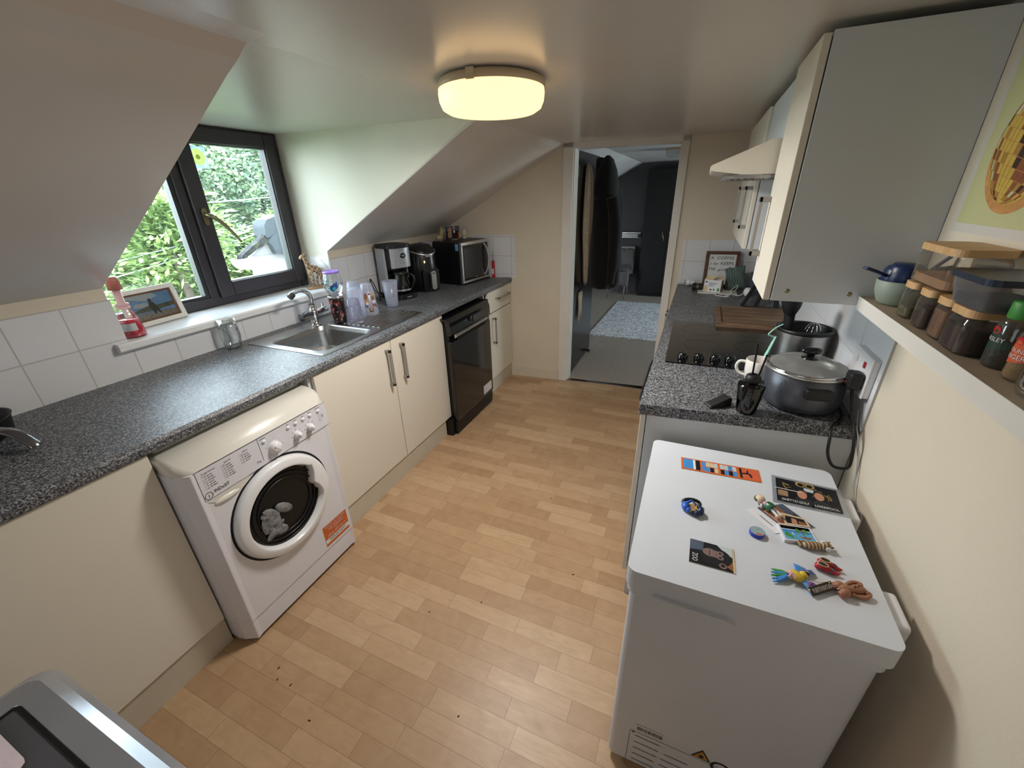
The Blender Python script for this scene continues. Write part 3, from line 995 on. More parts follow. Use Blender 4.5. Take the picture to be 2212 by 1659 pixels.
# programme tables
for (y0, title, rows) in ((0.585, 'Programmes', 6), (0.648, 'Special', 6), (0.712, 'Extra', 4)):
    wtext(title, y0 + 0.012, 0.776, 0.0085)
    cp.rect(y0 - 0.012, y0 + 0.004, 0.7685, 0.7692, 2, F, 0.0042)
    for r_i in range(rows):
        z = 0.7635 - r_i * 0.0085
        wtext(str(r_i + (1 if rows == 6 and y0 < 0.6 else 7)), y0 - 0.010, z, 0.0062)
        cp.disc(0.0024, 0.0042, 10, 3, F @ T(y0 - 0.002, z, 0))
        cp.rect(y0 + 0.004, y0 + 0.011, z - 0.0010, z + 0.0012, 2, F, 0.0042)
        cp.rect(y0 + 0.013, y0 + 0.020 + 0.006 * ((r_i * 7) % 3) / 2, z - 0.0010, z + 0.0012, 2, F, 0.0042)
wtext('7kg', 0.757, 0.706, 0.011)
for i in range(16):
    a = PI / 2 - 2 * PI * i / 16
    wtext(str(i + 1), 0.8276 + 0.033 * math.cos(a), 0.7262 + 0.033 * math.sin(a), 0.0058)
for yk in (0.927, 0.989):
    for i in range(8):
        a = 2 * PI * i / 8
        cp.disc(0.0017, 0.0042, 8, 2, F @ T(yk + 0.024 * math.cos(a), 0.7225 + 0.024 * math.sin(a), 0))
for yb_, w_ in ((0.792, 0.024), (0.8986, 0.012), (0.9333, 0.012), (0.9681, 0.012), (1.0021, 0.012), (1.042, 0.026)):
    cp.rect(yb_ - w_ / 2, yb_ + w_ / 2, 0.7815, 0.7835, 2, F, 0.0042)
for r_i in range(5):
    for c_i in range(2):
        cp.rect(1.038 + c_i * 0.010, 1.042 + c_i * 0.010, 0.752 - r_i * 0.008, 0.7535 - r_i * 0.008, 2, F, 0.0042)
wtext('1400', 1.059, 0.741, 0.009, rot=-PI / 2)
# maker's mark: ringed i and the name
cp.lathe([(0.0112, 0), (0.0128, 0)], 24, 4, F @ T(0.5742, 0.6945, 0.0042), False)
wtext('i', 0.5742, 0.6945, 0.017, 4)
wtext('INDeSIT', 0.6185, 0.6985, 0.0165, 4, width=0.050)
cp.build('control_panel', ['appliance_white', 'print_grey', 'print_grey', 'light_metal', 'ink_black'], wm, W=True)
dp = MB()
dp.poly([(0.0, 0.0), (0.165, 0.0), (0.10, -0.032), (0.05, -0.034)], 0, F @ T(0.562, 0.674, 0.002))
dp.sph((0.062, -0.022, 0.0), (0.045, 0.012, 0.009), 0, F @ T(0.562, 0.674, 0.0))
note(dp.build('drawer_grip', 'appliance_cream_white', wm, W=True), 'scooped grip under the detergent drawer')
for y, r in ((0.8276, 0.0235), (0.927, 0.0145), (0.989, 0.0145)):
    kb = MB().lathe([(r, 0.0), (r, 0.004), (r * 0.92, 0.014), (r * 0.8, 0.020), (r * 0.3, 0.0235), (1e-4, 0.0235)], 28, 0, F @ T(y, 0.7262 if r > 0.02 else 0.7225, 0.003))
    kb.bx(-0.002, 0.002, -r * 0.75, r * 0.75, 0.0, 0.0245, 0, F @ T(y, 0.7262 if r > 0.02 else 0.7225, 0.003) @ RZ(0.7))
    kb.build('knob', 'white_gloss', wm, W=True)
for y in (0.794, 0.8986, 0.9333, 0.9681, 1.0021, 1.0422):
    MB().lathe([(0.008, 0), (0.008, 0.003), (0.005, 0.0055), (1e-4, 0.006)], 16, 0, F @ T(y, 0.7695, 0.003) @ Matrix.Diagonal((1, 0.85, 1, 1))).build('button', 'white_gloss', wm, W=True)
# porthole door
DY, DZ = 0.800, 0.474
FD = F @ T(DY, DZ, 0)
wd = MB()
n_ = 56
def inner_r(a):
    """inside edge of the door ring, with the notch of the grip at the far upper side"""
    r = 0.163
    d = (a - math.radians(12) + PI) % (2 * PI) - PI
    if abs(d) < math.radians(30):
        k = abs(d) / math.radians(30)
        r = 0.163 - 0.036 * (1 - k) + 0.012 * (k if d > 0 else 0.3 * k)
    return r
rings = [(0.203, 0.0), (0.203, 0.008), (0.200, 0.018), (0.195, 0.024), (0.191, 0.0262), ('i0', 0.0300), ('i', 0.0300), ('i1', 0.0285), ('i2', 0.012), ('i3', 0.002)]
vv, ff = [], []
for j, (r, z) in enumerate(rings):
    for i in range(n_):
        a = 2 * PI * i / n_
        rr = {'i0': inner_r(a) + 0.008, 'i': inner_r(a) + 0.003, 'i1': inner_r(a) + 0.001, 'i2': inner_r(a) - 0.004, 'i3': inner_r(a) - 0.008}.get(r, r)
        vv.append((rr * math.cos(a), rr * math.sin(a), z))
for j in range(len(rings) - 1):
    for i in range(n_):
        ff.append((j * n_ + i, j * n_ + (i + 1) % n_, (j + 1) * n_ + (i + 1) % n_, (j + 1) * n_ + i))
wd.add(vv, ff, 0, FD, True)
wd.lathe([(0.213, 0.0), (0.205, 0.0015)], 56, 1, FD, False)
wdo = wd.build('door', ['white_gloss', 'gap_shadow_black'], wm, W=True)
gb = MB().lathe([(0.166, 0.010), (0.150, 0.016), (0.110, 0.020), (0.06, 0.0215), (1e-4, 0.022)], 40, 0, FD)
note(gb.build('glass_bowl', 'porthole_glass', wdo), 'dark glass bowl of the door')
dm = MB().lathe([(0.172, 0.001), (0.165, 0.0015), (1e-4, 0.0016)], 40, 0, FD)
for r in (0.154, 0.138, 0.118):
    dm.lathe([(r, 0.004), (r - 0.003, 0.010), (r - 0.006, 0.004)], 40, 1, FD)
# dummy drum shading is left to the glass; the drum mouth itself
dm.build('drum_seal', ['drum_dark', 'satin_black'], wm, W=True)
la = MB()
lr = random.Random(4)
for k_ in range(16):
    y, z = -0.105 + 0.10 * lr.random(), -0.085 + 0.10 * lr.random()
    if math.hypot(y, z) > 0.122:
        continue
    r = 0.016 + 0.016 * lr.random()
    la.sph((0, 0, 0), (r * 1.5, r * 0.7, 0.006), 0, FD @ T(y, z, 0.0075) @ RZ(lr.random() * 3) @ RX(0.25 * lr.random()), 10, 6)
mat('laundry_pale', '777778', 0.9, var=0.5, scale=45, bump=0.6, bscale=60)
tag(la.build('laundry', 'laundry_pale', None, loc=(WF, DY - 0.05, DZ - 0.08)), 'crumpled grey laundry behind the round washing machine door', 'laundry')
# orange warranty sticker
os_ = MB()
FS = F @ T(0.9895, 0.165, 0.0006)
os_.poly([(-0.079, -0.056), (0.079, -0.080), (0.076, 0.062), (-0.068, 0.050)], 0, F @ T(0, 0, 0)) if False else None
os_.poly([(0.9172, 0.100, 0.001), (1.0730, 0.081, 0.001), (1.0623, 0.225, 0.001), (1.0500, 0.238, 0.001), (0.9225, 0.208, 0.001)], 0, F) if False else None
os_.rect(0.921, 1.060, 0.128, 0.236, 0, F, 0.001)
os_.rect(0.921, 1.060, 0.142, 0.164, 1, F, 0.0014)
os_.text('IMPORTANT', 0.990, 0.153, 0.0185, 2, F, 0.0018, width=0.098, shear=0.2)
os_.text('REGISTER FOR YOUR FREE', 0.990, 0.2265, 0.009, 3, F, 0.0018, width=0.112)
os_.text('10', 0.957, 0.208, 0.023, 3, F, 0.0018)
os_.text('YEAR PARTS', 1.004, 0.2135, 0.011, 3, F, 0.0018, width=0.062)
os_.text('GUARANTEE', 1.004, 0.2015, 0.011, 3, F, 0.0018, width=0.062)
os_.text('CALL', 0.990, 0.190, 0.006, 3, F, 0.0018)
os_.text('0800 597 0613', 0.990, 0.1775, 0.014, 3, F, 0.0018, width=0.104)
note(os_.build('sticker', ['orange_label', 'label_white', 'ink_black', 'label_white'], wm, W=True), 'orange and white paper sticker reading IMPORTANT')

# ------------------------------------------------------------------ dishwasher
dw = thing('dishwasher', 'slim glossy black dishwasher with slot handle and one dial', 'dishwasher', (-1.37, 2.45, 0))
DXF = -1.372
d_ = MB()
d_.bx(-1.95, -1.470, 2.120, 2.770, 0.02, 0.842)
d_.bx(-1.470, -1.405, 2.183, 2.770, 0.02, 0.842)
d_.bx(-1.470, -1.405, 2.120, 2.183, 0.005, 0.118)
d_.build('body', 'satin_black', dw, W=True, bev=0.004)
MB().bx(-1.404, DXF - 0.012, 2.150, 2.722, 0.005, 0.105).build('kick_panel', 'satin_black', dw, W=True, bev=0.006)
MB().bx(-1.404, DXF, 2.150, 2.722, 0.112, 0.700).build('door', 'gloss_black', dw, W=True, bev=0.008)
hp = MB().prism([(-1.95, 0.836), (-1.95, 0.850), (-1.44, 0.850), (-1.395, 0.842), (-1.376, 0.822), (DXF, 0.800), (DXF, 0.742), (-1.40, 0.735), (-1.41, 0.836)], 1, 2.150, 2.722)
dwp = hp.build('control_panel', 'gloss_black', dw, W=True, bev=0.005)
pr = MB()
FW = face_px(DXF + 0.001, 0, 0)
pr.lathe([(0.0075, 0), (0.0090, 0)], 20, 0, FW @ T(2.365, 0.756, 0), False)
pr.text('Indesit', 2.412, 0.756, 0.016, 0, FW, width=0.062)
for i in range(3):
    pr.rect(2.47 + i * 0.022, 2.483 + i * 0.022, 0.798, 0.801, 0, FW)
pr.text('A+ 10', 2.672, 0.770, 0.012, 0, FW)
pr.build('lettering', 'silver_plastic', dwp)
MB().lathe([(0.023, 0), (0.023, 0.012), (0.019, 0.018), (1e-4, 0.019)], 24, 0, FW @ T(2.425, 0.790, 0)).bx(-0.003, 0.003, -0.022, 0.022, 0, 0.022, 0, FW @ T(2.425, 0.790, 0)).build('dial', 'gloss_black', dw, W=True)
hs_ = MB()
hs_.poly([(2.195, 0.735, 0.003), (2.655, 0.735, 0.003), (2.630, 0.690, 0.003), (2.225, 0.690, 0.003)], 1, FW)
hs_.prism([(DXF, 0.712), (DXF + 0.016, 0.724), (DXF + 0.018, 0.735), (DXF, 0.740)], 1, 2.195, 2.655, 0)
note(hs_.build('handle', ['light_metal', 'gap_shadow_black'], dw, W=True, bev=0.002), 'silver slot handle')
MB().rect(2.552, 2.690, 0.135, 0.208, 0, FW).build('energy_label', 'label_white', dw, W=True)

# ------------------------------------------------------------------ sink and tap
sk = thing('kitchen_sink', 'stainless steel inset sink with basin and ribbed drainer', 'sink', (-1.75, 1.66, 0.91))
BX0, BX1, BY0, BY1 = -1.905, -1.535, 1.300, 1.660
rm = MB()
zr = 0.9135
outer = rrect(SKX0, SKX1, SKY0, SKY1, 0.02, 5)
def ringstrip(a, b, za, zb, mi=0, smooth=False, mb=rm):
    n = len(a)
    v = [(x, y, za) for x, y in a] + [(x, y, zb) for x, y in b]
    mb.add(v, [(i, (i + 1) % n, n + (i + 1) % n, n + i) for i in range(n)], mi, None, smooth)
inner = rrect(SKX0 + 0.010, SKX1 - 0.010, SKY0 + 0.010, SKY1 - 0.010, 0.016, 5)
ringstrip(outer, outer, 0.9103, 0.9125)
ringstrip(outer, inner, 0.9125, 0.9150, 0, True)
# flat deck made of strips round the basin and the drainer
ix0, ix1, iy0, iy1 = SKX0 + 0.010, SKX1 - 0.010, SKY0 + 0.010, SKY1 - 0.010
DX0, DX1, DY0_, DY1_ = -1.915, -1.525, 1.690, 2.045
def deck(x0, x1, y0, y1):
    rm.rect(x0, x1, y0, y1, 0, T(0, 0, zr))
ringstrip(inner, rrect(ix0 + 0.004, ix1 - 0.004, iy0 + 0.004, iy1 - 0.004, 0.014, 5), 0.9150, zr, 0, True)
deck(ix0, BX0, iy0, iy1)
deck(BX1, ix1, iy0, iy1)
deck(BX0, BX1, iy0, BY0)
deck(BX0, BX1, BY1, DY0_)
deck(BX0, BX1, DY1_, iy1)
deck(BX0, BX1, DY0_, DY1_)
rm.build('rim', 'brushed_steel', sk, W=True)
bs = MB()
lv = [(0.000, zr, 0.05), (0.006, zr - 0.004, 0.05), (0.012, 0.890, 0.055), (0.022, 0.800, 0.06), (0.04, 0.772, 0.06), (0.09, 0.766, 0.06)]
loops = [rrect(BX0 + o, BX1 - o, BY0 + o, BY1 - o, r, 6) for o, z, r in lv]
for (a, b, l0, l1) in zip(loops[:-1], loops[1:], lv[:-1], lv[1:]):
    ringstrip(a, b, l0[1], l1[1], 0, True, bs)
bs.poly([(x, y, lv[-1][1]) for x, y in loops[-1]][::-1])
# corner infill between the square cut-out and the rounded basin edge
sq = rrect(BX0, BX1, BY0, BY1, 0.0005, 6)
ringstrip(sq, loops[0], zr, zr, 0, False, bs)
bs.build('basin', 'brushed_steel', sk, W=True)
MB().lathe([(0.042, 0.768), (0.040, 0.770), (0.020, 0.7665), (1e-4, 0.766)], 24, 0, T(-1.72, 1.48, 0)).build('drain', 'chrome', sk, W=True)
rb = MB()
for i in range(11):
    x = -1.895 + i * 0.035
    y0 = 1.70
    rb.prism([(x - 0.011, zr), (x - 0.006, zr + 0.0045), (x + 0.006, zr + 0.0045), (x + 0.011, zr)], 1, y0, 2.035)
rb.build('drainer_ribs', 'brushed_steel', sk, W=True)

tp = thing('mixer_tap', 'chrome kitchen mixer tap with tall curved spout behind the sink basin', 'tap', (-1.925, 1.625, zr))
MB().lathe([(0.030, 0), (0.030, 0.006), (0.022, 0.010), (0.020, 0.055), (0.024, 0.06), (0.024, 0.085), (0.017, 0.09), (0.016, 0.12)], 24).build('base', 'chrome', tp)
MB().tube(curve([(0, 0, 0.11), (0.005, 0.0, 0.16), (0.0, -0.01, 0.185), (-0.005, -0.045, 0.205), (0.01, -0.10, 0.205), (0.02, -0.125, 0.195)], 6), [0.012] * 12 + [0.011] * 19, 12).build('spout', 'chrome', tp)
note(MB().tube([(0.019, -0.118, 0.200), (0.022, -0.138, 0.190)], 0.0165, 14).build('nozzle', 'dark_chrome', tp), 'grey nozzle at the end of the spout')
note(MB().tube([(0, 0, 0.07), (0.0, -0.045, 0.067)], 0.019, 16).tube([(0.0, -0.045, 0.067), (0.0, -0.085, 0.064)], 0.023, 16).build('valve_handle', 'dark_chrome', tp), 'near round tap handle')
vh = MB().tube([(0, 0.0, 0.07), (0.0, 0.05, 0.072), (0.0, 0.09, 0.075)], [0.015, 0.019, 0.017], 14)
vh.tube([(0.0, 0.075, 0.085), (-0.01, 0.08, 0.105)], [0.008, 0.006], 8)
vh.tube([(0.0, 0.088, 0.072), (0.012, 0.098, 0.068)], [0.008, 0.007], 8, 1)
vh.build('valve_handle', ['chrome', 'red_plastic'], tp)

# ------------------------------------------------------------------ right-hand units
def yw(x): return 1.295 + 0.1 * x
rw = MB()
zt = 0.910
poly_ = [(-0.103, yw(-0.103)), (XR - 0.006, yw(XR)), (XR - 0.006, 3.452), (-0.098, 3.402), (-0.100, 2.60)]
rw.prism(poly_, 2, 0.872, zt)
tag(rw.build('worktop', 'granite_worktop', None, bev=0.006, loc=(0.2, 2.3, 0.872)), 'speckled grey worktop along the right wall, holding the black hob', 'worktop')
ru = thing('base_cabinet', 'right-hand base cabinet with pale end panel behind the chest freezer', 'cabinet', (0.2, 1.5, 0))
MB().prism([(-0.075, yw(-0.075) + 0.012), (XR - 0.002, yw(XR) + 0.012), (XR - 0.002, 1.685), (-0.075, 1.685)], 2, 0.13, 0.870).build('carcass', 'white_melamine', ru, W=True)
MB().prism([(-0.075, yw(-0.075) + 0.006), (XR - 0.003, yw(XR) + 0.006), (XR - 0.003, yw(XR) + 0.012), (-0.075, yw(-0.075) + 0.012)], 2, 0.0, 0.870).build('end_panel', 'white_melamine', ru, W=True)
rd = MB().bx(-0.096, -0.078, yw(-0.08) + 0.010, 1.683, 0.13, 0.866).build('door', 'cream_door_laminate', ru, W=True, bev=0.002)
MB().bx(-0.045, -0.03, 1.33, 1.685, 0.0, 0.13).build('plinth', 'plinth_board', ru, W=True)
ov = thing('built_in_oven', 'built-in black oven under the hob on the right', 'oven', (0.2, 2.0, 0))
MB().bx(-0.07, 0.47, 1.70, 2.30, 0.13, 0.868).build('body', 'satin_black', ov, W=True)
MB().bx(-0.098, -0.072, 1.70, 2.30, 0.14, 0.74).build('door', 'gloss_black', ov, W=True, bev=0.004)
MB().bx(-0.098, -0.072, 1.70, 2.30, 0.745, 0.866).build('control_panel', 'gloss_black', ov, W=True, bev=0.003)
MB().tube([(-0.099, 1.74, 0.70), (-0.135, 1.75, 0.70), (-0.137, 1.80, 0.70), (-0.137, 2.20, 0.70), (-0.135, 2.25, 0.70), (-0.099, 2.26, 0.70)], 0.008, 8).build('handle', 'satin_black', ov, W=True)
rv = thing('base_cabinet', 'right-hand base cabinet between the oven and the doorway', 'cabinet', (0.2, 2.8, 0))
MB().bx(-0.075, XR - 0.002, 2.315, 3.385, 0.13, 0.870).build('carcass', 'white_melamine', rv, W=True)
for a, b in ((2.318, 2.846), (2.850, 3.383)):
    rvd = MB().bx(-0.096, -0.078, a, b, 0.13, 0.866).build('door', 'cream_door_laminate', rv, W=True, bev=0.002)
    pull_v(rvd, -0.096, b - 0.05 if a < 2.5 else a + 0.05, 0.62, 0.828, -1)
MB().bx(-0.045, -0.03, 2.315, 3.385, 0.0, 0.13).build('plinth', 'plinth_board', rv, W=True)

hb = thing('ceramic_hob', 'black glass electric hob with four knobs set in the worktop', 'hob', (0.2, 2.02, zt))
MB().prism([(-0.055, 1.702), (0.44, 1.725), (0.44, 2.340), (-0.060, 2.344)], 2, zt - 0.0005, zt + 0.006).build('glass_plate', 'gloss_black', hb, W=True, bev=0.002)
hr = MB()
for x, y, r in ((0.08, 1.96, 0.075), (0.31, 1.99, 0.09), (0.08, 2.20, 0.09), (0.31, 2.22, 0.075)):
    hr.lathe([(r, 0), (r - 0.0015, 0)], 40, 0, T(x, y, zt + 0.0064), False)
mat('ring_print', '29292c', 0.25)
hr.build('cooking_zones', 'ring_print', hb, W=True)
for x, y in ((0.0106, 1.769), (0.0736, 1.7799), (0.1354, 1.7849), (0.1907, 1.7881)):
    MB().lathe([(0.021, 0), (0.021, 0.008), (0.018, 0.020), (0.012, 0.0225), (1e-4, 0.023)], 24, 0, T(x, y, zt + 0.006)).bx(-0.003, 0.003, -0.019, 0.019, 0.0, 0.0245, 0, T(x, y, zt + 0.006) @ RZ(0.3)).build('knob', 'gloss_black', hb, W=True)

# wall cupboards and cooker hood
CX = 0.19
def wall_unit(label, y0, y1, z0, z1, doors):
    t = thing('wall_cabinet', label, 'cabinet', (0.35, (y0 + y1) / 2, z0))
    MB().bx(CX + 0.020, XR - 0.001, y0, y1, z0, z1).build('carcass', 'white_melamine', t, W=True, bev=0.001)
    for a, b, hy in doors:
        d = MB().bx(CX, CX + 0.017, a, b, z0, z1 - 0.004).build('door', 'cream_door_laminate', t, W=True, bev=0.002)
        pull_v(d, CX, hy, z0 + 0.085, z0 + 0.262, -1)
    return t
wc = wall_unit('tall cream wall cupboard above the slow cooker, its grey side facing the shelf', 1.335, 1.645, 1.272, 1.872, [(1.337, 1.643, 1.600)])
for x in (0.245, 0.385):
    MB().lathe([(0.006, 0), (0.005, 0.002), (1e-4, 0.0025)], 14, 0, face_ny(x, 1.335, 1.300)).build('screw_cap', 'brass', wc, W=True)
wall_unit('cream double wall cupboard beyond the cooker hood, with two long grey handles', 2.232, 3.060, 1.305, 1.862, [(2.234, 2.640, 2.275), (2.648, 3.058, 2.690)])
wf = thing('wall_cabinet', 'shallow cream cupboard front above the cooker hood', 'cabinet', (0.35, 1.94, 1.70))
MB().bx(CX + 0.014, XR - 0.001, 1.648, 2.228, 1.700, 1.862).build('carcass', 'white_melamine', wf, W=True)
ch = thing('cooker_hood', 'wedge-shaped cream visor cooker hood over the hob', 'cooker hood', (0.2, 1.94, 1.6))
hp_ = [(0.004, 1.616), (0.001, 1.622), (0.004, 1.630), (0.165, 1.695), (0.212, 1.698), (XR - 0.002, 1.698), (XR - 0.002, 1.594), (0.10, 1.600), (0.012, 1.613)]
MB().prism(hp_, 1, 1.660, 2.225).build('canopy', 'cream_door_laminate', ch, W=True, bev=0.002)
hu = MB().bx(0.05, 0.45, 1.70, 2.18, 1.588, 1.598)
for i in range(18):
    hu.bx(0.07 + i * 0.02, 0.08 + i * 0.02, 1.72, 2.16, 1.585, 1.589, 1)
hu.bx(0.075, 0.16, 1.68, 1.70, 1.588, 1.600)
hu.build('filter', ['light_metal', 'dark_chrome'], ch, W=True)

# narrow wall shelf
sh = MB().bx(0.408, XR - 0.001, -0.6, 1.334, 1.264, 1.296, 0)
sh.bx(0.4065, 0.408, -0.6, 1.334, 1.264, 1.297, 1)
mat('shelf_board', '9a8a76', 0.5, var=0.06)
tag(sh.build('wall_shelf', ['shelf_board', 'white_trim_paint'], None, loc=(0.46, 0.4, 1.264)), 'narrow pale wall shelf holding the spice jars', 'shelf')

# poster of a mirrored fruit
po = thing('poster', 'pale green poster with a golden mirrored ball, on the right wall', 'poster', (XR, 1.0, 1.68))
FP = face_nx(XR - 0.0012, 0, 0)       # x = -y
pb = MB().bx(XR - 0.001, XR, 0.70, 1.297, 1.462, 1.875, 0)
pb.rect(-1.297, -0.70, 1.462, 1.875, 0, FP)
pb.rect(-1.283, -0.714, 1.480, 1.861, 1, FP, 0.0003)
pb.build('sheet', ['poster_border', 'poster_paper'], po, W=True)
pf = MB()
pc = [('gold_light', 'c9a94a'), ('gold_mid', 'a8803a'), ('gold_rust', '8a4f2c'), ('gold_dark', '3b2019'), ('gold_pale', 'b9c08a'), ('gold_white', 'c8cdd2')]
for n_m, hx in pc:
    mat(n_m, hx, 0.6, var=0.1)
cy, cz, rr = -1.135, 1.625, 0.108
pf.poly([(x, z, 0.0006) for x, z in ell(cy, cz - 0.012, rr + 0.003, rr + 0.002, 40)], 6, FP)
mat('peach_wash', 'c08a4e', 0.6, var=0.15, scale=60)
pr_ = random.Random(3)
rows_ = 17
for j in range(rows_):
    la0 = -PI / 2 + PI * j / rows_
    la1 = -PI / 2 + PI * (j + 1) / rows_
    for i in range(18):
        lo0 = -PI / 2 + PI * i / 18
        lo1 = -PI / 2 + PI * (i + 0.93) / 18
        q = []
        for la_, lo_ in ((la0, lo0), (la0, lo1), (la1 - 0.012, lo1), (la1 - 0.012, lo0)):
            x = math.cos(la_) * math.sin(lo_)
            z = math.sin(la_)
            q.append((cy + rr * (x * 0.95 + z * 0.25), cz + rr * (z * 0.95 - x * 0.22), 0.001))
        band = (math.sin(i * 0.8 + j * 0.55) + pr_.random() * 1.6)
        ci = 5 if (band > 1.9 and j > 9) else (0 if band > 1.0 else 1 if band > 0.45 else 2 if band > -0.15 else 3 if band > -0.5 else 4)
        pf.poly(q, ci, FP)
pf.build('print', [n for n, _ in pc] + ['peach_wash'], po, W=True)

# ------------------------------------------------------------------ chest freezer
cf = thing('chest_freezer', 'white chest freezer with magnets and photos on its lid', 'freezer', (0.21, 0.98, 0))
mat('freezer_foot', '1a1a1a', 0.6)
MB().rbox(-0.030, 0.440, 0.705, 1.250, 0.030, 0.728, 0.018).build('body', 'freezer_white', cf, W=True, bev=0.004)
MB().rbox(-0.036, 0.446, 0.698, 1.256, 0.724, 0.742, 0.02).build('rim', 'freezer_white', cf, W=True, bev=0.004)
mat('rubber_seal', '6d6c6c', 0.7)
MB().rbox(-0.024, 0.436, 0.712, 1.245, 0.741, 0.749, 0.02).build('seal', 'rubber_seal', cf, W=True)
ld = MB().rbox(-0.040, 0.452, 0.692, 1.262, 0.748, 0.800, 0.022, n=6)
ld.build('lid', 'freezer_white', cf, W=True, bev=0.012, seg=4)
lg = MB()
lg.prism([(0.02, 0.752), (0.17, 0.752), (0.185, 0.745), (0.17, 0.737), (0.12, 0.733), (0.06, 0.735), (0.03, 0.742)], 1, 0.680, 0.694)
lg.build('handle', 'freezer_white', cf, W=True, bev=0.005, seg=3)
for y in (1.125, 0.812):
    MB().bx(0.450, 0.488, y - 0.045, y + 0.045, 0.735, 0.782).build('hinge', 'appliance_white', cf, W=True, bev=0.008, seg=3)
for x in (0.0, 0.41):
    for y in (0.74, 1.21):
        MB().cyl(0.018, 0, 0.031, 14, 0, T(x, y, 0)).build('foot', 'freezer_foot', cf, W=True)
FF = face_ny(0, 0.7045, 0)
lb = MB()
mat('freezer_label_line', '6f7173', 0.6)
def rline(x0, x1, z, h=0.0016, mi=0):
    lb.rect(x0, x1, z - h / 2, z + h / 2, mi, FF, 0.0005)
lb.rect(0.0225, 0.0237, 0.02, 0.186, 0, FF, 0.0005)
lb.rect(0.0235, 0.32, 0.186, 0.1873, 0, FF, 0.0005)
for j, spans in enumerate((((0.038, 0.105),), ((0.038, 0.103), (0.118, 0.180)), ((0.038, 0.102), (0.112, 0.172), (0.19, 0.25)), ((0.038, 0.098), (0.112, 0.178)), ((0.038, 0.10), (0.118, 0.18)))):
    for a, b in spans:
        rline(a, b, 0.168 - j * 0.030 + (0.0 if a < 0.1 else 0.0), 0.003, 1)
lb.disc(0.004, 0.0005, 12, 1, FF @ T(0.032, 0.181, 0))
lb.text('Ox', 0.268, 0.186, 0.066, 2, FF, 0.0008)
lb.build('rating_label', ['print_grey', 'freezer_label_line', 'ink_black'], cf, W=True)
bc_ = MB()
bc_.rect(0.036, 0.110, 0.194, 0.224, 0, FF, 0.0004)
x = 0.0405
br = random.Random(5)
while x < 0.105:
    w = br.choice((0.0008, 0.0012, 0.002))
    bc_.rect(x, x + w, 0.200, 0.216, 1, FF, 0.0008)
    x += w + br.choice((0.0008, 0.0012, 0.0016))
bc_.build('barcode_label', ['freezer_white', 'ink_black'], cf, W=True)
wt_ = MB()
wt_.poly([(0.180, 0.193, 0.0006), (0.2275, 0.193, 0.0006), (0.2035, 0.235, 0.0006)], 0, FF)
wt_.poly([(0.1855, 0.1962, 0.0009), (0.222, 0.1962, 0.0009), (0.2036, 0.2285, 0.0009)], 1, FF)
wt_.poly([(x, z, 0.0012) for x, z in ell(0.2035, 0.2055, 0.006, 0.007, 12)] , 0, FF)
mat('warning_yellow', 'b98a3c', 0.5)
note(wt_.build('warning_label', ['ink_black', 'warning_yellow'], cf, W=True), 'yellow triangular flame warning sign')

# ------------------------------------------------------------------ ceiling lamps
lm = thing('ceiling_lamp', 'lit round flush ceiling lamp glowing warm yellow', 'lamp', (-0.672, 1.42, ZC))
MB().lathe([(1e-4, 0), (0.150, 0), (0.166, -0.008), (0.170, -0.020), (0.170, -0.028), (0.160, -0.030)], 48).build('base', 'lamp_rim', lm)
MB().lathe([(0.1665, -0.026), (0.1685, -0.040), (0.166, -0.062), (0.158, -0.080), (0.140, -0.0905), (0.10, -0.094), (0.05, -0.0955), (1e-4, -0.096)], 48).build('diffuser', 'lamp_diffuser', lm)
for a in (0.6, 2.7, 4.8):
    MB().bx(0.164, 0.173, -0.012, 0.012, -0.032, -0.004, 0, RZ(a)).build('clip', 'lamp_rim', lm)
lp_d = bpy.data.lights.new('ceiling_lamp_light', 'AREA')
lp_d.shape = 'DISK'
lp_d.size = 0.30
lp_d.energy = 9.5
lp_d.color = (1.0, 0.96, 0.91)
lp_o = bpy.data.objects.new('ceiling_lamp_light', lp_d)
COL.objects.link(lp_o)
lp_o.location = (0, 0, -0.099)
lp_o.parent = lm
l2 = thing('ceiling_lamp', 'unlit pale round ceiling lamp in the bedroom beyond the doorway', 'lamp', (-0.28, 5.1, 1.945))
MB().lathe([(1e-4, 0), (0.17, 0), (0.17, -0.02), (1e-4, -0.02)], 36).build('base', 'lamp_rim', l2)
MB().lathe([(0.165, -0.018), (0.165, -0.055), (0.14, -0.075), (1e-4, -0.08)], 36).build('diffuser', 'lamp_diffuser_off', l2)

# ------------------------------------------------------------------ kitchen bin in the corner of the view
bn = thing('kitchen_bin', 'tall kitchen bin with rounded silver rim and dark grey lid', 'bin', (-0.86, -0.13, 0))
BZ = 0.655
bx0, bx1, by0, by1 = -1.200, -0.52, -0.32, 0.112
MB().rbox(bx0 + 0.01, bx1 - 0.01, by0 + 0.01, by1 - 0.01, 0.0, BZ - 0.055, 0.05).build('body', 'silver_plastic', bn, W=True, bev=0.004)
rim_ = MB()
lps = [(0.012, BZ - 0.060), (0.0, BZ - 0.045), (0.004, BZ - 0.022), (0.016, BZ - 0.008), (0.034, BZ), (0.072, BZ - 0.002), (0.076, BZ - 0.010)]
loops = [(rrect(bx0 + o, bx1 - o, by0 + o, by1 - o, max(0.045 - o * 0.4, 0.006), 7), z) for o, z in lps]
for (a, za), (b, zb) in zip(loops[:-1], loops[1:]):
    ringstrip(a, b, za, zb, 0, True, rim_)
rim_.build('rim', 'silver_plastic', bn, W=True)
lid_ = MB().rbox(bx0 + 0.079, bx1 - 0.079, by0 + 0.079, by1 - 0.079, BZ - 0.03, BZ - 0.006, 0.006)
lid_.build('lid', 'bin_lid_grey', bn, W=True, bev=0.003)
fr_ = MB()
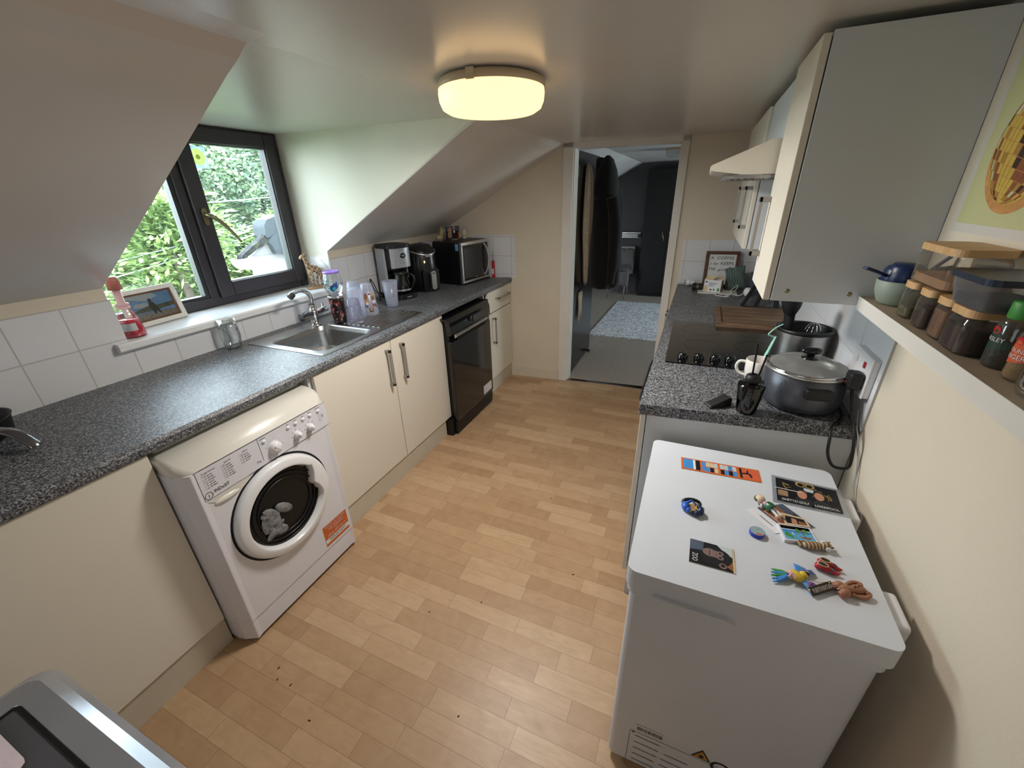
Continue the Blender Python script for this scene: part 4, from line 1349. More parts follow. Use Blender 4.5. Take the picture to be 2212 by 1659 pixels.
a_ = rrect(bx0 + 0.074, bx1 - 0.074, by0 + 0.074, by1 - 0.074, 0.006, 3)
b_2 = rrect(bx0 + 0.080, bx1 - 0.080, by0 + 0.080, by1 - 0.080, 0.006, 3)
ringstrip(a_, b_2, BZ - 0.0035, BZ - 0.0035, 0, False, fr_)
fr_.build('lid_frame', 'satin_black', bn, W=True)
# folded pink cloth lying on the bin
cl = MB()
gv, gf = [], []
nx_, ny_ = 22, 14
for j in range(ny_ + 1):
    for i in range(nx_ + 1):
        u, v_ = i / nx_, j / ny_
        x = -1.15 + 0.235 * u
        y = -0.30 + 0.300 * v_ - 0.30 * max(0, u - 0.72)
        z = BZ + 0.0005 + 0.022 * (1 - (2 * u - 1) ** 4) * (1 - (2 * v_ - 1) ** 6) + 0.003 * math.sin(9 * u + 5 * v_)
        gv.append((x, y, z))
for j in range(ny_):
    for i in range(nx_):
        gf.append((j * (nx_ + 1) + i, j * (nx_ + 1) + i + 1, (j + 1) * (nx_ + 1) + i + 1, (j + 1) * (nx_ + 1) + i))
cl.add(gv, gf, 0, None, True)
tag(cl.build('cloth', 'towel_pink', None, loc=(-1.06, -0.2, BZ)), 'pale pink cloth lying on the kitchen bin', 'cloth')

# ================================================================== small things, left side
WTZ = 0.910
SKZ = 0.9182
# saucepan at the edge of the view
pn = thing('saucepan', 'dark saucepan with a short grey handle at the near end of the left worktop', 'saucepan', (-1.955, 0.315, WTZ))
MB().lathe([(1e-4, 0.0), (0.085, 0.0), (0.098, 0.012), (0.106, 0.060), (0.110, 0.066), (0.104, 0.064), (0.094, 0.014), (1e-4, 0.008)], 36).build('pan', 'satin_black', pn)
hn = MB().tube(curve([(0.100, 0.02, 0.052), (0.15, 0.035, 0.058), (0.20, 0.05, 0.050), (0.245, 0.060, 0.024), (0.255, 0.062, 0.012)], 5), [0.016] * 6 + [0.017] * 8 + [0.016] * 7, 10, flat=0.55)
hn.build('handle', 'dark_chrome', pn)
# drinking glass on the worktop
dg = MB().lathe([(1e-4, 0.006), (0.030, 0.006), (0.034, 0.010), (0.042, 0.06), (0.040, 0.10), (0.035, 0.145), (0.0362, 0.146), (0.0415, 0.10), (0.0435, 0.06), (0.036, 0.006), (0.030, 0.0), (1e-4, 0.0)], 36)
tag(dg.build('drinking_glass', 'clear_glass', None, loc=(0, 0, 0)), 'empty clear drinking glass on the worktop beside the sink', 'glass').location = (-2.020, 1.205, WTZ)

# soap bottle
sp = thing('hand_soap_bottle', 'clear bottle of red soap with a pink cap on the window sill', 'bottle', (-2.128, 0.890, 1.056))
MB().lathe([(1e-4, 0.0), (0.040, 0.0), (0.043, 0.006), (0.041, 0.03), (0.034, 0.075), (0.026, 0.105), (0.020, 0.118), (0.020, 0.135)], 28).build('bottle', 'clear_glass', sp)
MB().lathe([(1e-4, 0.003), (0.039, 0.003), (0.041, 0.008), (0.039, 0.03), (0.033, 0.072), (1e-4, 0.073)], 28).build('liquid', 'pink_soap', sp)
MB().lathe([(0.024, 0.118), (0.024, 0.124), (0.021, 0.126), (0.021, 0.130), (0.024, 0.132), (0.023, 0.138), (0.014, 0.142), (0.013, 0.21), (1e-4, 0.21)], 24).build('pump', 'pale_pink', sp)
MB().lathe([(1e-4, 0.245), (0.016, 0.245), (0.020, 0.235), (0.024, 0.195), (1e-4, 0.195)], 24).build('cap', 'terracotta_pink', sp)
lb_ = MB()
for i in range(8):
    a0, a1 = math.radians(-75 + i * 10), math.radians(-65 + i * 10)
    z0, z1 = 0.030, 0.060
    r0, r1 = 0.0398, 0.0362
    lb_.add([(r0 * math.cos(a0), r0 * math.sin(a0), z0), (r0 * math.cos(a1), r0 * math.sin(a1), z0), (r1 * math.cos(a1), r1 * math.sin(a1), z1), (r1 * math.cos(a0), r1 * math.sin(a0), z1)], [(0, 1, 2, 3)], 0)
note(lb_.build('paper_label', 'paper_white', sp), 'small white paper label')

# framed photo
pfm = thing('framed_photo', 'white-framed photo of a person by a lake, leaning on the window', 'photo frame', (-2.245, 1.052, 1.056), 0.12)
tilt = RY(-0.20)
FPF = T(0.012, 0, 0.003) @ tilt @ frame((0, 0, 0), (0, 1, 0), (0, 0, 1), (1, 0, 0))
fmb = MB()
w2_, h2_ = 0.122, 0.165
for a in ((-w2_, w2_, 0, 0.020), (-w2_, w2_, h2_ - 0.020, h2_), (-w2_, -w2_ + 0.020, 0.020, h2_ - 0.020), (w2_ - 0.020, w2_, 0.020, h2_ - 0.020)):
    fmb.bx(a[0], a[1], a[2], a[3], -0.012, 0.006, 0, FPF)
fmb.build('frame', 'white_trim_paint', pfm, bev=0.002)
MB().bx(-w2_ + 0.018, w2_ - 0.018, 0.018, h2_ - 0.018, -0.010, -0.004, 0, FPF).build('mount', 'cow_brown', pfm)
ph = MB()
pw, p0, p1 = 0.092, 0.030, 0.137
ph.rect(-pw, pw, p0, p1, 0, FPF, -0.0036)
ph.poly([(-pw, p1 - 0.012, 0), (-0.02, p1 - 0.03, 0), (0.035, p1 - 0.018, 0), (0.02, p1, 0), (-pw, p1, 0)], 1, FPF @ T(0, 0, -0.0034))
ph.poly([(-0.08, 0.085, 0), (-0.03, 0.080, 0), (0.01, 0.088, 0), (-0.03, 0.100, 0), (-0.07, 0.100, 0)], 1, FPF @ T(0, 0, -0.0034))
ph.poly([(-pw, 0.060, 0), (pw, 0.064, 0), (pw, 0.086, 0), (0.04, 0.082, 0), (-0.02, 0.084, 0), (-0.06, 0.076, 0), (-pw, 0.066, 0)], 2, FPF @ T(0, 0, -0.0032))
ph.rect(-pw, pw, p0, 0.054, 3, FPF, -0.0031)
ph.poly([(0.00, 0.054, 0), (pw, 0.052, 0), (pw, 0.066, 0), (0.03, 0.064, 0)], 0, FPF @ T(0, 0, -0.0030))
ph.poly([(-0.012, 0.068, 0), (-0.006, 0.044, 0), (0.002, 0.044, 0), (0.006, 0.060, 0), (0.016, 0.044, 0), (0.024, 0.044, 0), (0.016, 0.074, 0), (0.006, 0.098, 0), (-0.012, 0.098, 0), (-0.016, 0.085, 0)], 4, FPF @ T(0, 0, -0.0026))
ph.poly([(x, z, -0.0024) for x, z in ell(-0.004, 0.106, 0.007, 0.009, 12)], 4, FPF)
ph.build('photograph', ['photo_sky', 'photo_cloud', 'photo_hill', 'photo_shore', 'ink_black'], pfm)
MB().bx(-w2_ + 0.018, w2_ - 0.018, 0.018, h2_ - 0.018, -0.002, -0.001, 0, FPF).build('pane', 'clear_glass', pfm)

# carved giraffe
gi = thing('giraffe_figurine', 'carved wooden giraffe standing on the window sill by the tap', 'figurine', (-2.165, 1.895, 1.056))
MB().lathe([(1e-4, 0), (0.058, 0), (0.062, 0.005), (0.058, 0.011), (1e-4, 0.012)], 28, sx=0.6, sy=1.0).build('base', 'carved_wood', gi)
g_ = MB()
g_.tube(curve([(0, 0.048, 0.100), (0, 0.040, 0.108), (0, 0.005, 0.118), (0, -0.018, 0.122), (0, -0.030, 0.145), (0, -0.042, 0.180), (0, -0.046, 0.194)], 5),
        [0.008] * 3 + [0.016] * 4 + [0.021] * 6 + [0.021, 0.020, 0.019, 0.018, 0.016] + [0.013] * 5 + [0.010] * 5 + [0.009] * 3, 12)
for lx, ly, ty in ((0.012, -0.022, -0.035), (-0.012, -0.020, -0.012), (0.012, 0.036, 0.040), (-0.012, 0.036, 0.028)):
    g_.tube([(lx * 0.7, ly, 0.112), (lx, (ly + ty) / 2 + 0.002, 0.062), (lx, ty, 0.010)], [0.0125, 0.0068, 0.0055], 10)
g_.tube(curve([(0, -0.040, 0.196), (0, -0.056, 0.198), (0, -0.076, 0.187)], 4), [0.010, 0.0115, 0.011, 0.010, 0.0095, 0.009, 0.008, 0.007, 0.006], 10)
gbo = g_.build('body', 'giraffe_patches', gi)
eh = MB()
for s_ in (-1, 1):
    eh.tube([(s_ * 0.005, -0.044, 0.200), (s_ * 0.007, -0.041, 0.217)], [0.0022, 0.0028], 6)
    eh.tube([(s_ * 0.008, -0.042, 0.198), (s_ * 0.020, -0.036, 0.203)], [0.004, 0.0015], 6)
eh.tube([(0, 0.056, 0.106), (0, 0.064, 0.080), (0, 0.062, 0.055)], [0.003, 0.002, 0.004], 6)
eh.build('horns_ears_and_tail', 'carved_wood', gi)

# cups on the drainer
ca = thing('insulated_cup', 'dark brown cup printed with red bows beside the tap, a clear cup on top', 'cup', (-1.828, 1.715, SKZ))
mat('cup_dark', '231411', 0.3, coat=0.3, var=0.3, scale=20)
MB().lathe([(1e-4, 0.0), (0.034, 0.0), (0.035, 0.012), (0.0365, 0.02), (0.041, 0.145)], 32).build('wall', 'cup_dark', ca)
note(MB().lathe([(0.0412, 0.140), (0.0425, 0.147), (0.0425, 0.153), (0.038, 0.152), (0.036, 0.10), (1e-4, 0.095)], 32).build('lip', 'light_metal', ca), 'pale rim')
mat('bow_red', '8e2f2e', 0.4); mat('bow_pink', 'b98580', 0.4)
ct = MB()
cr_ = random.Random(11)
def on_cup(mb, a, z, w, h, mi, r0, r1, H, shape='e'):
    """a small printed patch wrapped on a tapered cup"""
    pts = []
    n = 10 if shape == 'e' else 4
    for i in range(n):
        t = 2 * PI * i / n + (PI / 4 if shape != 'e' else 0)
        da, dz = w * math.cos(t), h * math.sin(t)
        zz = z + dz
        r = r0 + (r1 - r0) * zz / H + 0.0004
        pts.append((r * math.cos(a + da / r), r * math.sin(a + da / r), zz))
    mb.poly(pts, mi)
for k_ in range(30):
    a = -PI * 0.95 + cr_.random() * PI * 1.1
    z = 0.022 + cr_.random() * 0.11
    mi = cr_.choice((0, 1, 1, 2, 2))
    if mi == 0:
        on_cup(ct, a - 0.16, z, 0.008, 0.006, 0, 0.036, 0.041, 0.145)
        on_cup(ct, a + 0.16, z, 0.008, 0.006, 0, 0.036, 0.041, 0.145)
        on_cup(ct, a, z - 0.008, 0.004, 0.007, 3, 0.036, 0.041, 0.145)
    else:
        on_cup(ct, a, z, 0.002 * mi, 0.002 * mi, 2 if mi == 1 else 3, 0.036, 0.041, 0.145)
ct.build('bow_print', ['bow_red', 'pink_paint', 'light_metal', 'bow_pink'], ca)
cb_ = thing('stemless_cup', 'clear round whale-print cup with lilac lid and straw, stacked on a dark cup', 'cup', (-1.828, 1.715, SKZ + 0.1535))
MB().lathe([(1e-4, 0.002), (0.026, 0.0), (0.036, 0.010), (0.050, 0.045), (0.052, 0.065), (0.046, 0.10), (0.039, 0.122)], 36).build('bowl', 'clear_glass', cb_)
MB().lathe([(1e-4, 0.124), (0.038, 0.124), (0.0425, 0.121), (0.043, 0.128), (0.040, 0.133), (0.036, 0.129), (1e-4, 0.129)], 32).build('lid', 'lilac_plastic', cb_)
MB().tube([(0.01, 0.005, 0.012), (-0.002, -0.004, 0.130), (-0.006, -0.008, 0.152), (-0.020, -0.030, 0.196)], 0.0035, 8).build('straw', 'clear_glass', cb_)
wp = MB()
mat('whale_blue', '1c4fa0', 0.4); mat('wave_teal', '3fb7c4', 0.4)
def onr(a, z):
    prof = [(0.0, 0.026), (0.010, 0.0365), (0.045, 0.0505), (0.065, 0.0525), (0.10, 0.0465), (0.122, 0.0395)]
    for (z0, r0), (z1, r1) in zip(prof[:-1], prof[1:]):
        if z <= z1:
            r = r0 + (r1 - r0) * (z - z0) / (z1 - z0)
            break
    return ((r + 0.0005) * math.cos(a), (r + 0.0005) * math.sin(a), z)
wp.poly([onr(-0.75 + 0.42 * math.cos(t), 0.045 + 0.020 * math.sin(t) + (0.010 if math.cos(t) > 0 else 0)) for t in [2 * PI * i / 18 for i in range(18)]], 0)
wp.poly([onr(-0.72 + 0.2 * math.cos(t), 0.043 + 0.010 * math.sin(t)) for t in [2 * PI * i / 12 for i in range(12)]], 1)
wp.poly([onr(-0.42 + 0.09 * math.cos(t), 0.070 + 0.012 * math.sin(t)) for t in [2 * PI * i / 12 for i in range(12)]], 0)
for k_ in range(60):
    a = -2.1 + cr_.random() * 0.9
    z = 0.025 + cr_.random() * 0.085
    wp.poly([onr(a + 0.05 * math.cos(t), z + 0.003 * math.sin(t)) for t in [2 * PI * i / 7 for i in range(7)]], 1 if cr_.random() < 0.7 else 2)
wp.build('whale_print', ['whale_blue', 'wave_teal', 'light_metal'], cb_)
# textured clear tumbler upside down with a frosted one stacked on it
tx = MB()
prof = [(0.046, 0.0), (0.0455, 0.01), (0.036, 0.125), (0.033, 0.130), (1e-4, 0.130)]
tx.lathe(prof, 32)
for k_ in range(70):
    a = 2 * PI * cr_.random()
    z = 0.012 + 0.095 * cr_.random()
    r = 0.0455 - 0.0095 * z / 0.125
    tx.sph((r * math.cos(a), r * math.sin(a), z), (0.0035, 0.0035, 0.005), 0, None, 6, 4)
tag(tx.build('tumbler', 'textured_plastic', None, loc=(0, 0, 0)), 'short bubbled clear tumbler upside down in front on the drainer', 'tumbler').location = (-1.742, 1.745, SKZ)
fz = MB().lathe([(0.0475, 0.100), (0.048, 0.100), (0.037, 0.215), (0.033, 0.2165), (1e-4, 0.2165)], 32)
ft_ = MB().lathe([(0.0475, 0.0), (0.048, 0.0), (0.0385, 0.168), (0.036, 0.172), (1e-4, 0.172)], 32)
tag(ft_.build('plastic_cup', 'frosted_plastic', None, loc=(0, 0, 0)), 'plain frosted cup upside down just behind the bubbled tumbler', 'cup', 'frosted cups on the drainer').location = (-1.795, 1.828, SKZ)
def frosted(label, loc, H, r0, r1, ring_, prints, mats_, seed):
    t = thing('plastic_cup', label, 'cup', loc, 0, 'frosted cups on the drainer')
    MB().lathe([(r0, 0.0), (r0 - 0.0005, 0.004), (r1 + 0.003, H - 0.022), (r1, H - 0.020), (r1 - 0.001, H - 0.003), (r1 - 0.004, H), (1e-4, H - 0.002)], 36).build('wall', 'frosted_plastic', t)
    p_ = MB()
    for (a, z, w, h, mi) in prints:
        on_cup(p_, a, z, w, h, mi, r0, r1 + 0.003, H - 0.022)
    p_.build('cow_print' if seed else 'pink_print', mats_, t)
    return t
frosted('tall frosted cup printed with brown cows, upside down on the drainer', (-1.782, 1.915, SKZ), 0.182, 0.050, 0.034, 0,
        [(-1.15, 0.110, 0.011, 0.022, 0), (-1.10, 0.080, 0.013, 0.018, 1), (-1.02, 0.070, 0.007, 0.009, 4), (-1.28, 0.055, 0.003, 0.010, 3), (-1.05, 0.055, 0.003, 0.010, 3),
         (-0.10, 0.120, 0.010, 0.012, 1), (-0.15, 0.100, 0.012, 0.016, 0), (-0.05, 0.075, 0.011, 0.014, 4), (-0.28, 0.060, 0.005, 0.012, 5), (0.0, 0.060, 0.004, 0.012, 3),
         (-0.62, 0.035, 0.014, 0.010, 3), (-0.62, 0.035, 0.009, 0.008, 1), (-0.75, 0.024, 0.006, 0.004, 3), (-0.50, 0.024, 0.006, 0.004, 3), (-0.62, 0.125, 0.005, 0.005, 3),
         (0.25, 0.05, 0.008, 0.012, 0), (-1.6, 0.09, 0.008, 0.012, 0), (-0.4, 0.15, 0.002, 0.002, 3)],
        ['cow_brown', 'cow_tan', 'skin_tone', 'dark_brown', 'paper_white', 'red_plastic'], 1)
frosted('tall frosted cup with pink and orange prints, upside down behind the other cups', (-1.885, 1.915, SKZ), 0.188, 0.048, 0.034, 0,
        [(-0.45, 0.125, 0.011, 0.012, 0), (-0.45, 0.124, 0.005, 0.006, 3), (-0.9, 0.13, 0.010, 0.006, 1), (-0.6, 0.085, 0.005, 0.014, 2), (-0.5, 0.06, 0.004, 0.010, 2), (-0.3, 0.05, 0.006, 0.006, 2), (-1.2, 0.10, 0.008, 0.012, 1)],
        ['orange_print', 'pink_paint', 'red_plastic', 'cow_brown'], 0)
uc = thing('plastic_cup', 'frosted cup with a pink tint standing upright in front of the coffee machine', 'cup', (-1.792, 2.140, WTZ), 0, 'frosted cups on the drainer')
MB().lathe([(1e-4, 0.003), (0.034, 0.003), (0.034, 0.0), (0.036, 0.004), (0.0485, 0.165), (0.0475, 0.165), (0.035, 0.008)], 36).build('wall', 'frosted_plastic', uc)
up = MB()
mat('faint_print', '8b8f98', 0.6); mat('faint_pink', 'c9a0bb', 0.6)
on_cup(up, -0.5, 0.075, 0.013, 0.013, 0, 0.036, 0.0485, 0.165)
for i in range(7):
    on_cup(up, 0.15, 0.03 + i * 0.016, 0.004, 0.002, 1, 0.036, 0.0485, 0.165)
on_cup(up, -1.1, 0.06, 0.006, 0.004, 0, 0.036, 0.0485, 0.165)
up.build('faint_print', ['faint_print', 'faint_pink'], uc)

# coffee machine
cm = thing('coffee_machine', 'silver and black filter coffee machine with glass jug and small display', 'coffee machine', (-1.925, 2.385, WTZ), math.radians(-17))
MB().rbox(-0.115, 0.125, -0.092, 0.092, 0.0, 0.035, 0.05).build('base', 'satin_black', cm, bev=0.004)
bk = MB().rbox(-0.115, -0.02, -0.082, 0.082, 0.035, 0.345, 0.03)
bk.rbox(-0.03, 0.080, -0.080, 0.080, 0.215, 0.345, 0.03)
bk.build('housing', 'satin_black', cm, bev=0.003)
for s_ in (-1, 1):
    sd = MB()
    pts = [(-0.105, 0.078), (-0.09, 0.088), (-0.05, 0.093), (0.0, 0.092), (0.022, 0.088), (0.022, 0.082), (0.0, 0.080), (-0.09, 0.078)]
    sd.prism([(x, s_ * y) for x, y in pts] if s_ > 0 else [(x, s_ * y) for x, y in pts][::-1], 2, 0.038, 0.338, 0, None, True)
    note(sd.build('side_panel', 'silver_plastic', cm, bev=0.002), 'silver side panel')
MB().rbox(-0.118, 0.10, -0.094, 0.094, 0.340, 0.362, 0.055).build('lid', 'satin_black', cm, bev=0.006, seg=3)
fp_ = MB()
arc = [(0.070 + 0.022 * math.cos(math.radians(a)), 0.078 * math.sin(math.radians(a)) / math.sin(math.radians(75))) for a in range(-75, 76, 15)]
fp_.prism(arc + [(0.055, 0.075), (0.055, -0.075)], 2, 0.212, 0.340, 0, None, True)
fpo = note(fp_.build('front_panel', 'silver_plastic', cm), 'curved silver front panel')
dpy = MB()
dpy.lathe([(1e-4, 0.0035), (0.020, 0.003), (0.024, 0.0)], 28, 0, face_px(0.0915, 0.008, 0.290) @ Matrix.Diagonal((1, 0.72, 1, 1)))
dpy.rect(-0.010, 0.010, -0.006, 0.006, 1, face_px(0.0953, 0.008, 0.290))
dpy.build('display', ['gloss_black', 'lcd_grey'], fpo)
for i in range(5):
    y = -0.040 + i * 0.020
    MB().lathe([(0.0052, 0), (0.0045, 0.003), (1e-4, 0.004)], 14, 0, face_px(0.0915 - 0.010 * abs(y / 0.05) ** 2, y, 0.246)).build('button', 'chrome', fpo)
tx_ = MB().text('COFFEE', 0.005, 0.326, 0.010, 0, face_px(0.0922, 0, 0), width=0.036) if False else MB().rect(-0.018, 0.022, 0.3245, 0.327, 0, face_px(0.0920, 0, 0))
tx_.build('brand_line', 'print_grey', fpo)
ju = MB().lathe([(1e-4, 0.002), (0.055, 0.002), (0.066, 0.02), (0.066, 0.06), (0.052, 0.115), (0.048, 0.13)], 32, 0, T(0.045, 0, 0.037))
juo = ju.build('jug', 'smoked_glass', cm)
MB().lathe([(0.050, 0.128), (0.052, 0.140), (0.040, 0.150), (1e-4, 0.152)], 28, 0, T(0.045, 0, 0.037)).tube(curve([(0.09, 0.03, 0.165), (0.125, 0.045, 0.160), (0.135, 0.048, 0.12), (0.112, 0.038, 0.07)], 4), 0.009, 8).build('jug_lid_and_handle', 'satin_black', juo)
MB().lathe([(0.0665, 0.018), (0.0672, 0.024), (0.0665, 0.030)], 32, 0, T(0.045, 0, 0.037)).build('jug_band', 'light_metal', juo)
note(MB().rect(-0.02, 0.02, 0.012, 0.020, 0, face_px(0.1255, 0, 0)).build('switch', 'light_metal', cm), 'silver strip on the base')
cc = MB().tube(curve([(-2.03, 2.34, 0.925), (-2.06, 2.30, 0.96), (-2.065, 2.275, 1.02), (-2.055, 2.262, 1.05), (-2.04, 2.268, 1.02), (-2.02, 2.285, 0.94), (-2.0, 2.27, 0.916), (-1.985, 2.24, 0.914)], 5), 0.0035, 6)
tag(cc.build('power_cord', 'cable_black', None, loc=(-2.03, 2.30, 0.915)), 'black cord looped beside the coffee machine', 'cord')

# air fryer
af = thing('air_fryer', 'rounded black air fryer with silver trim and basket handle', 'air fryer', (-1.905, 2.655, WTZ), math.radians(-22))
afb = MB().lathe([(1e-4, 0.0), (0.10, 0.0), (0.118, 0.008), (0.128, 0.06), (0.130, 0.16), (0.124, 0.26), (0.112, 0.305), (0.080, 0.330), (0.03, 0.338), (1e-4, 0.338)], 44, sx=1.0, sy=0.92)
afb.build('body', 'air_fryer_black', af)
tr_ = MB()
pts = []
for i in range(25):
    a = math.radians(-100 + i * 200 / 24)
    zz = 0.300 - 0.035 * max(0, math.cos(a)) ** 1.5
    rr_ = 0.1135 + 0.010 * max(0, math.cos(a))
    pts.append((rr_ * math.cos(a), 0.92 * rr_ * math.sin(a), zz))
tr_.tube(pts, [0.002 + 0.006 * math.sin(PI * i / 24) for i in range(25)], 8)
tr_.bx(0.105, 0.128, -0.030, 0.030, 0.252, 0.268)
note(tr_.build('trim', 'light_metal', af, bev=0.001), 'silver crescent trim')
for (x, y) in ((0.0, 0.02), (0.052, -0.002)):
    kx = MB().lathe([(0.018, -0.004), (0.018, 0.003), (0.0155, 0.004), (0.0155, 0.002), (1e-4, 0.002)], 24, 0, T(x, y, 0.3365 if x < 0.02 else 0.3315) @ RY(0.12 if x > 0.02 else 0.02))
    kx.build('dial', 'charcoal_metal', af)
bsk = MB().prism(rrect(-0.07, 0.07, 0.012, 0.165, 0.02), 0, 0.10, 0.1335)
bsk.build('basket', 'satin_black', af, bev=0.004)
hdl = MB().prism(rrect(-0.020, 0.020, 0.020, 0.155, 0.018), 0, 0.150, 0.166, 0)
hdl.bx(0.130, 0.152, -0.014, 0.014, 0.125, 0.150)
hdl.rect(-0.013, 0.013, 0.136, 0.142, 1, face_px(0.1664, 0, 0))
note(hdl.build('handle', ['light_metal', 'satin_black'], af, bev=0.003), 'silver basket handle')
MB().sph((0.128, -0.045, 0.220), (0.003, 0.006, 0.009), 0).build('indicator_light', 'amber_light', af)

# microwave
dirv = Vector((0.053, 0.372, 0)).normalized()
ang = math.atan2(-dirv.x, dirv.y)
mw = thing('microwave_oven', 'black and silver microwave oven in the corner, small ornaments on top', 'microwave', (-1.655, 2.845, WTZ), ang)
MW, MDp, MH = 0.376, 0.285, 0.325
MB().bx(-MDp, -0.018, 0, MW, 0.014, MH).build('body', 'satin_black', mw, bev=0.004)
for x in (-MDp + 0.03, -0.05):
    for y in (0.04, MW - 0.04):
        MB().cyl(0.012, 0, 0.015, 12, 0, T(x, y, 0)).build('foot', 'soft_black_plastic', mw)
fr_m = MB()
ring_p = [(0.0, MW, 0.016, 0.034), (0.0, MW, MH - 0.024, MH - 0.001), (0.0, 0.018, 0.034, MH - 0.024), (MW - 0.018, MW, 0.034, MH - 0.024)]
for a, b, c, d in ring_p:
    fr_m.bx(-0.018, 0.004, a, b, c, d)
fr_m.build('front_frame', 'light_metal', mw, bev=0.003)
MB().bx(-0.018, 0.001, 0.018, MW - 0.018, 0.034, MH - 0.024).build('door', 'gloss_black', mw)
MB().rect(0.03, 0.265, 0.055, MH - 0.045, 0, face_px(0.0016, 0, 0)).build('door_window', 'charcoal_panel', mw)
mh = MB().tube(curve([(0.002, 0.298, MH - 0.030), (0.022, 0.312, MH - 0.07), (0.030, 0.320, 0.17), (0.022, 0.312, 0.09), (0.002, 0.298, 0.045)], 6), [0.006] * 25, 10)
mh.build('handle', 'light_metal', mw)
MB().prism([(0.300, 0.05), (0.285, 0.09), (0.278, 0.17), (0.285, 0.25), (0.300, MH - 0.05), (0.312, 0.25), (0.318, 0.17), (0.312, 0.09)], 0, 0.0005, 0.003).build('handle_recess', 'satin_black', mw)
MB().rect(0.165, 0.205, 0.044, 0.0475, 0, face_px(0.0018, 0, 0)).build('badge', 'light_metal', mw)
MB().rect(-0.055, -0.025, 0.265, 0.315, 0, face_ny(0, -0.0006, 0)).build('side_label', 'photo_sky', mw)

MTZ = WTZ + 0.3255
ll = thing('llama_planter', 'small cream llama-shaped planter on top of the microwave', 'ornament', (-1.905, 2.955, MTZ))
lm_ = MB()
lm_.lathe([(1e-4, 0.006), (0.020, 0.006), (0.028, 0.016), (0.030, 0.030), (0.026, 0.042), (0.022, 0.046), (0.019, 0.042), (1e-4, 0.036)], 22, sx=1.0, sy=1.25)
lm_.tube([(0.0, 0.024, 0.030), (0.002, 0.032, 0.060), (0.002, 0.036, 0.078)], [0.018, 0.015, 0.012], 12)
lm_.sph((0.004, 0.038, 0.082), (0.014, 0.017, 0.013))
for s_ in (-1, 1):
    lm_.tube([(s_ * 0.007, 0.034, 0.092), (s_ * 0.008, 0.032, 0.106)], [0.004, 0.002], 6)
    for y in (-0.016, 0.016):
        lm_.tube([(s_ * 0.012, y, 0.014), (s_ * 0.012, y, 0.0)], 0.006, 8)
mat('llama_cream', 'b3a27a', 0.5)
lmo = lm_.build('body', 'llama_cream', ll)
MB().sph((0.016, 0.046, 0.086), 0.0022).sph((0.018, 0.040, 0.080), 0.0018).build('eyes', 'ink_black', ll)
MB().disc(0.018, 0.041, 16, 0, None, 0.022).build('soil', 'cow_brown', ll)
jr = MB().lathe([(1e-4, 0.0), (0.022, 0.0), (0.024, 0.004), (0.024, 0.05), (0.018, 0.058), (0.018, 0.066)], 24)
tag(jr.build('glass_jar', 'jar_glass', None, loc=(0, 0, 0)), 'little empty glass jar behind the llama on the microwave', 'jar').location = (-1.905, 3.045, MTZ)
pbk = thing('photo_block', 'small standing photo of two people on the microwave', 'photo', (-1.828, 3.02, MTZ), math.radians(-25))
MB().bx(-0.006, 0.006, -0.055, 0.070, 0.006, 0.105).build('block', 'photo_dark', pbk)
pp = MB()
FB = face_px(0.0066, 0, 0)
pp.rect(-0.055, 0.07, 0.070, 0.105, 3, FB)
pp.poly([(x, z, 0.0003) for x, z in ell(-0.022, 0.082, 0.011, 0.014, 14)], 0, FB)
pp.poly([(-0.045, 0.02, 0.0002), (-0.005, 0.02, 0.0002), (-0.008, 0.085, 0.0002), (-0.022, 0.100, 0.0002), (-0.038, 0.085, 0.0002)], 4, FB)
pp.poly([(x, z, 0.0004) for x, z in ell(-0.022, 0.082, 0.009, 0.012, 14)], 0, FB)
pp.poly([(x, z, 0.0004) for x, z in ell(0.018, 0.092, 0.011, 0.013, 14)], 0, FB)
pp.poly([(-0.006, 0.006, 0.0003), (0.055, 0.006, 0.0003), (0.05, 0.06, 0.0003), (0.022, 0.078, 0.0003), (0.004, 0.070, 0.0003)], 2, FB)
pp.poly([(0.010, 0.055, 0.0005), (0.024, 0.055, 0.0005), (0.026, 0.074, 0.0005), (0.012, 0.074, 0.0005)], 1, FB)
pp.poly([(0.056, 0.006, 0.0003), (0.07, 0.006, 0.0003), (0.07, 0.07, 0.0003), (0.056, 0.06, 0.0003)], 5, FB)
pp.build('print', ['skin_tone', 'paper_white', 'ink_black', 'photo_slate', 'carved_wood', 'orange_print'], pbk)
MB().bx(0.008, 0.030, -0.018, 0.034, 0.0, 0.012).build('stand', 'light_metal', pbk, bev=0.002)
pl_ = thing('pill_bottle', 'tiny white-capped pill bottle on the microwave', 'bottle', (-1.80, 3.17, MTZ))
MB().lathe([(1e-4, 0), (0.0165, 0), (0.0175, 0.003), (0.0175, 0.045), (0.013, 0.051), (1e-4, 0.051)], 22).build('bottle', 'label_white', pl_)
MB().lathe([(0.015, 0.051), (0.0165, 0.052), (0.0165, 0.066), (1e-4, 0.067)], 22).build('cap', 'white_gloss', pl_)
MB().lathe([(0.0178, 0.008), (0.0178, 0.034)], 22, 0).build('paper_label', 'photo_sand', pl_)
rl = thing('lighter', 'red and white gas lighter standing behind the microwave in the corner', 'lighter', (-1.585, 3.255, WTZ))
MB().rbox(-0.012, 0.012, -0.012, 0.010, 0.0, 0.14, 0.006).build('body', 'red_plastic', rl)
MB().tube([(0, 0, 0.14), (0, 0, 0.215)], 0.005, 8).build('nozzle', 'light_metal', rl)
MB().rect(-0.009, 0.009, 0.03, 0.075, 0, face_ny(0, -0.0125, 0)).build('sticker', 'label_white', rl)

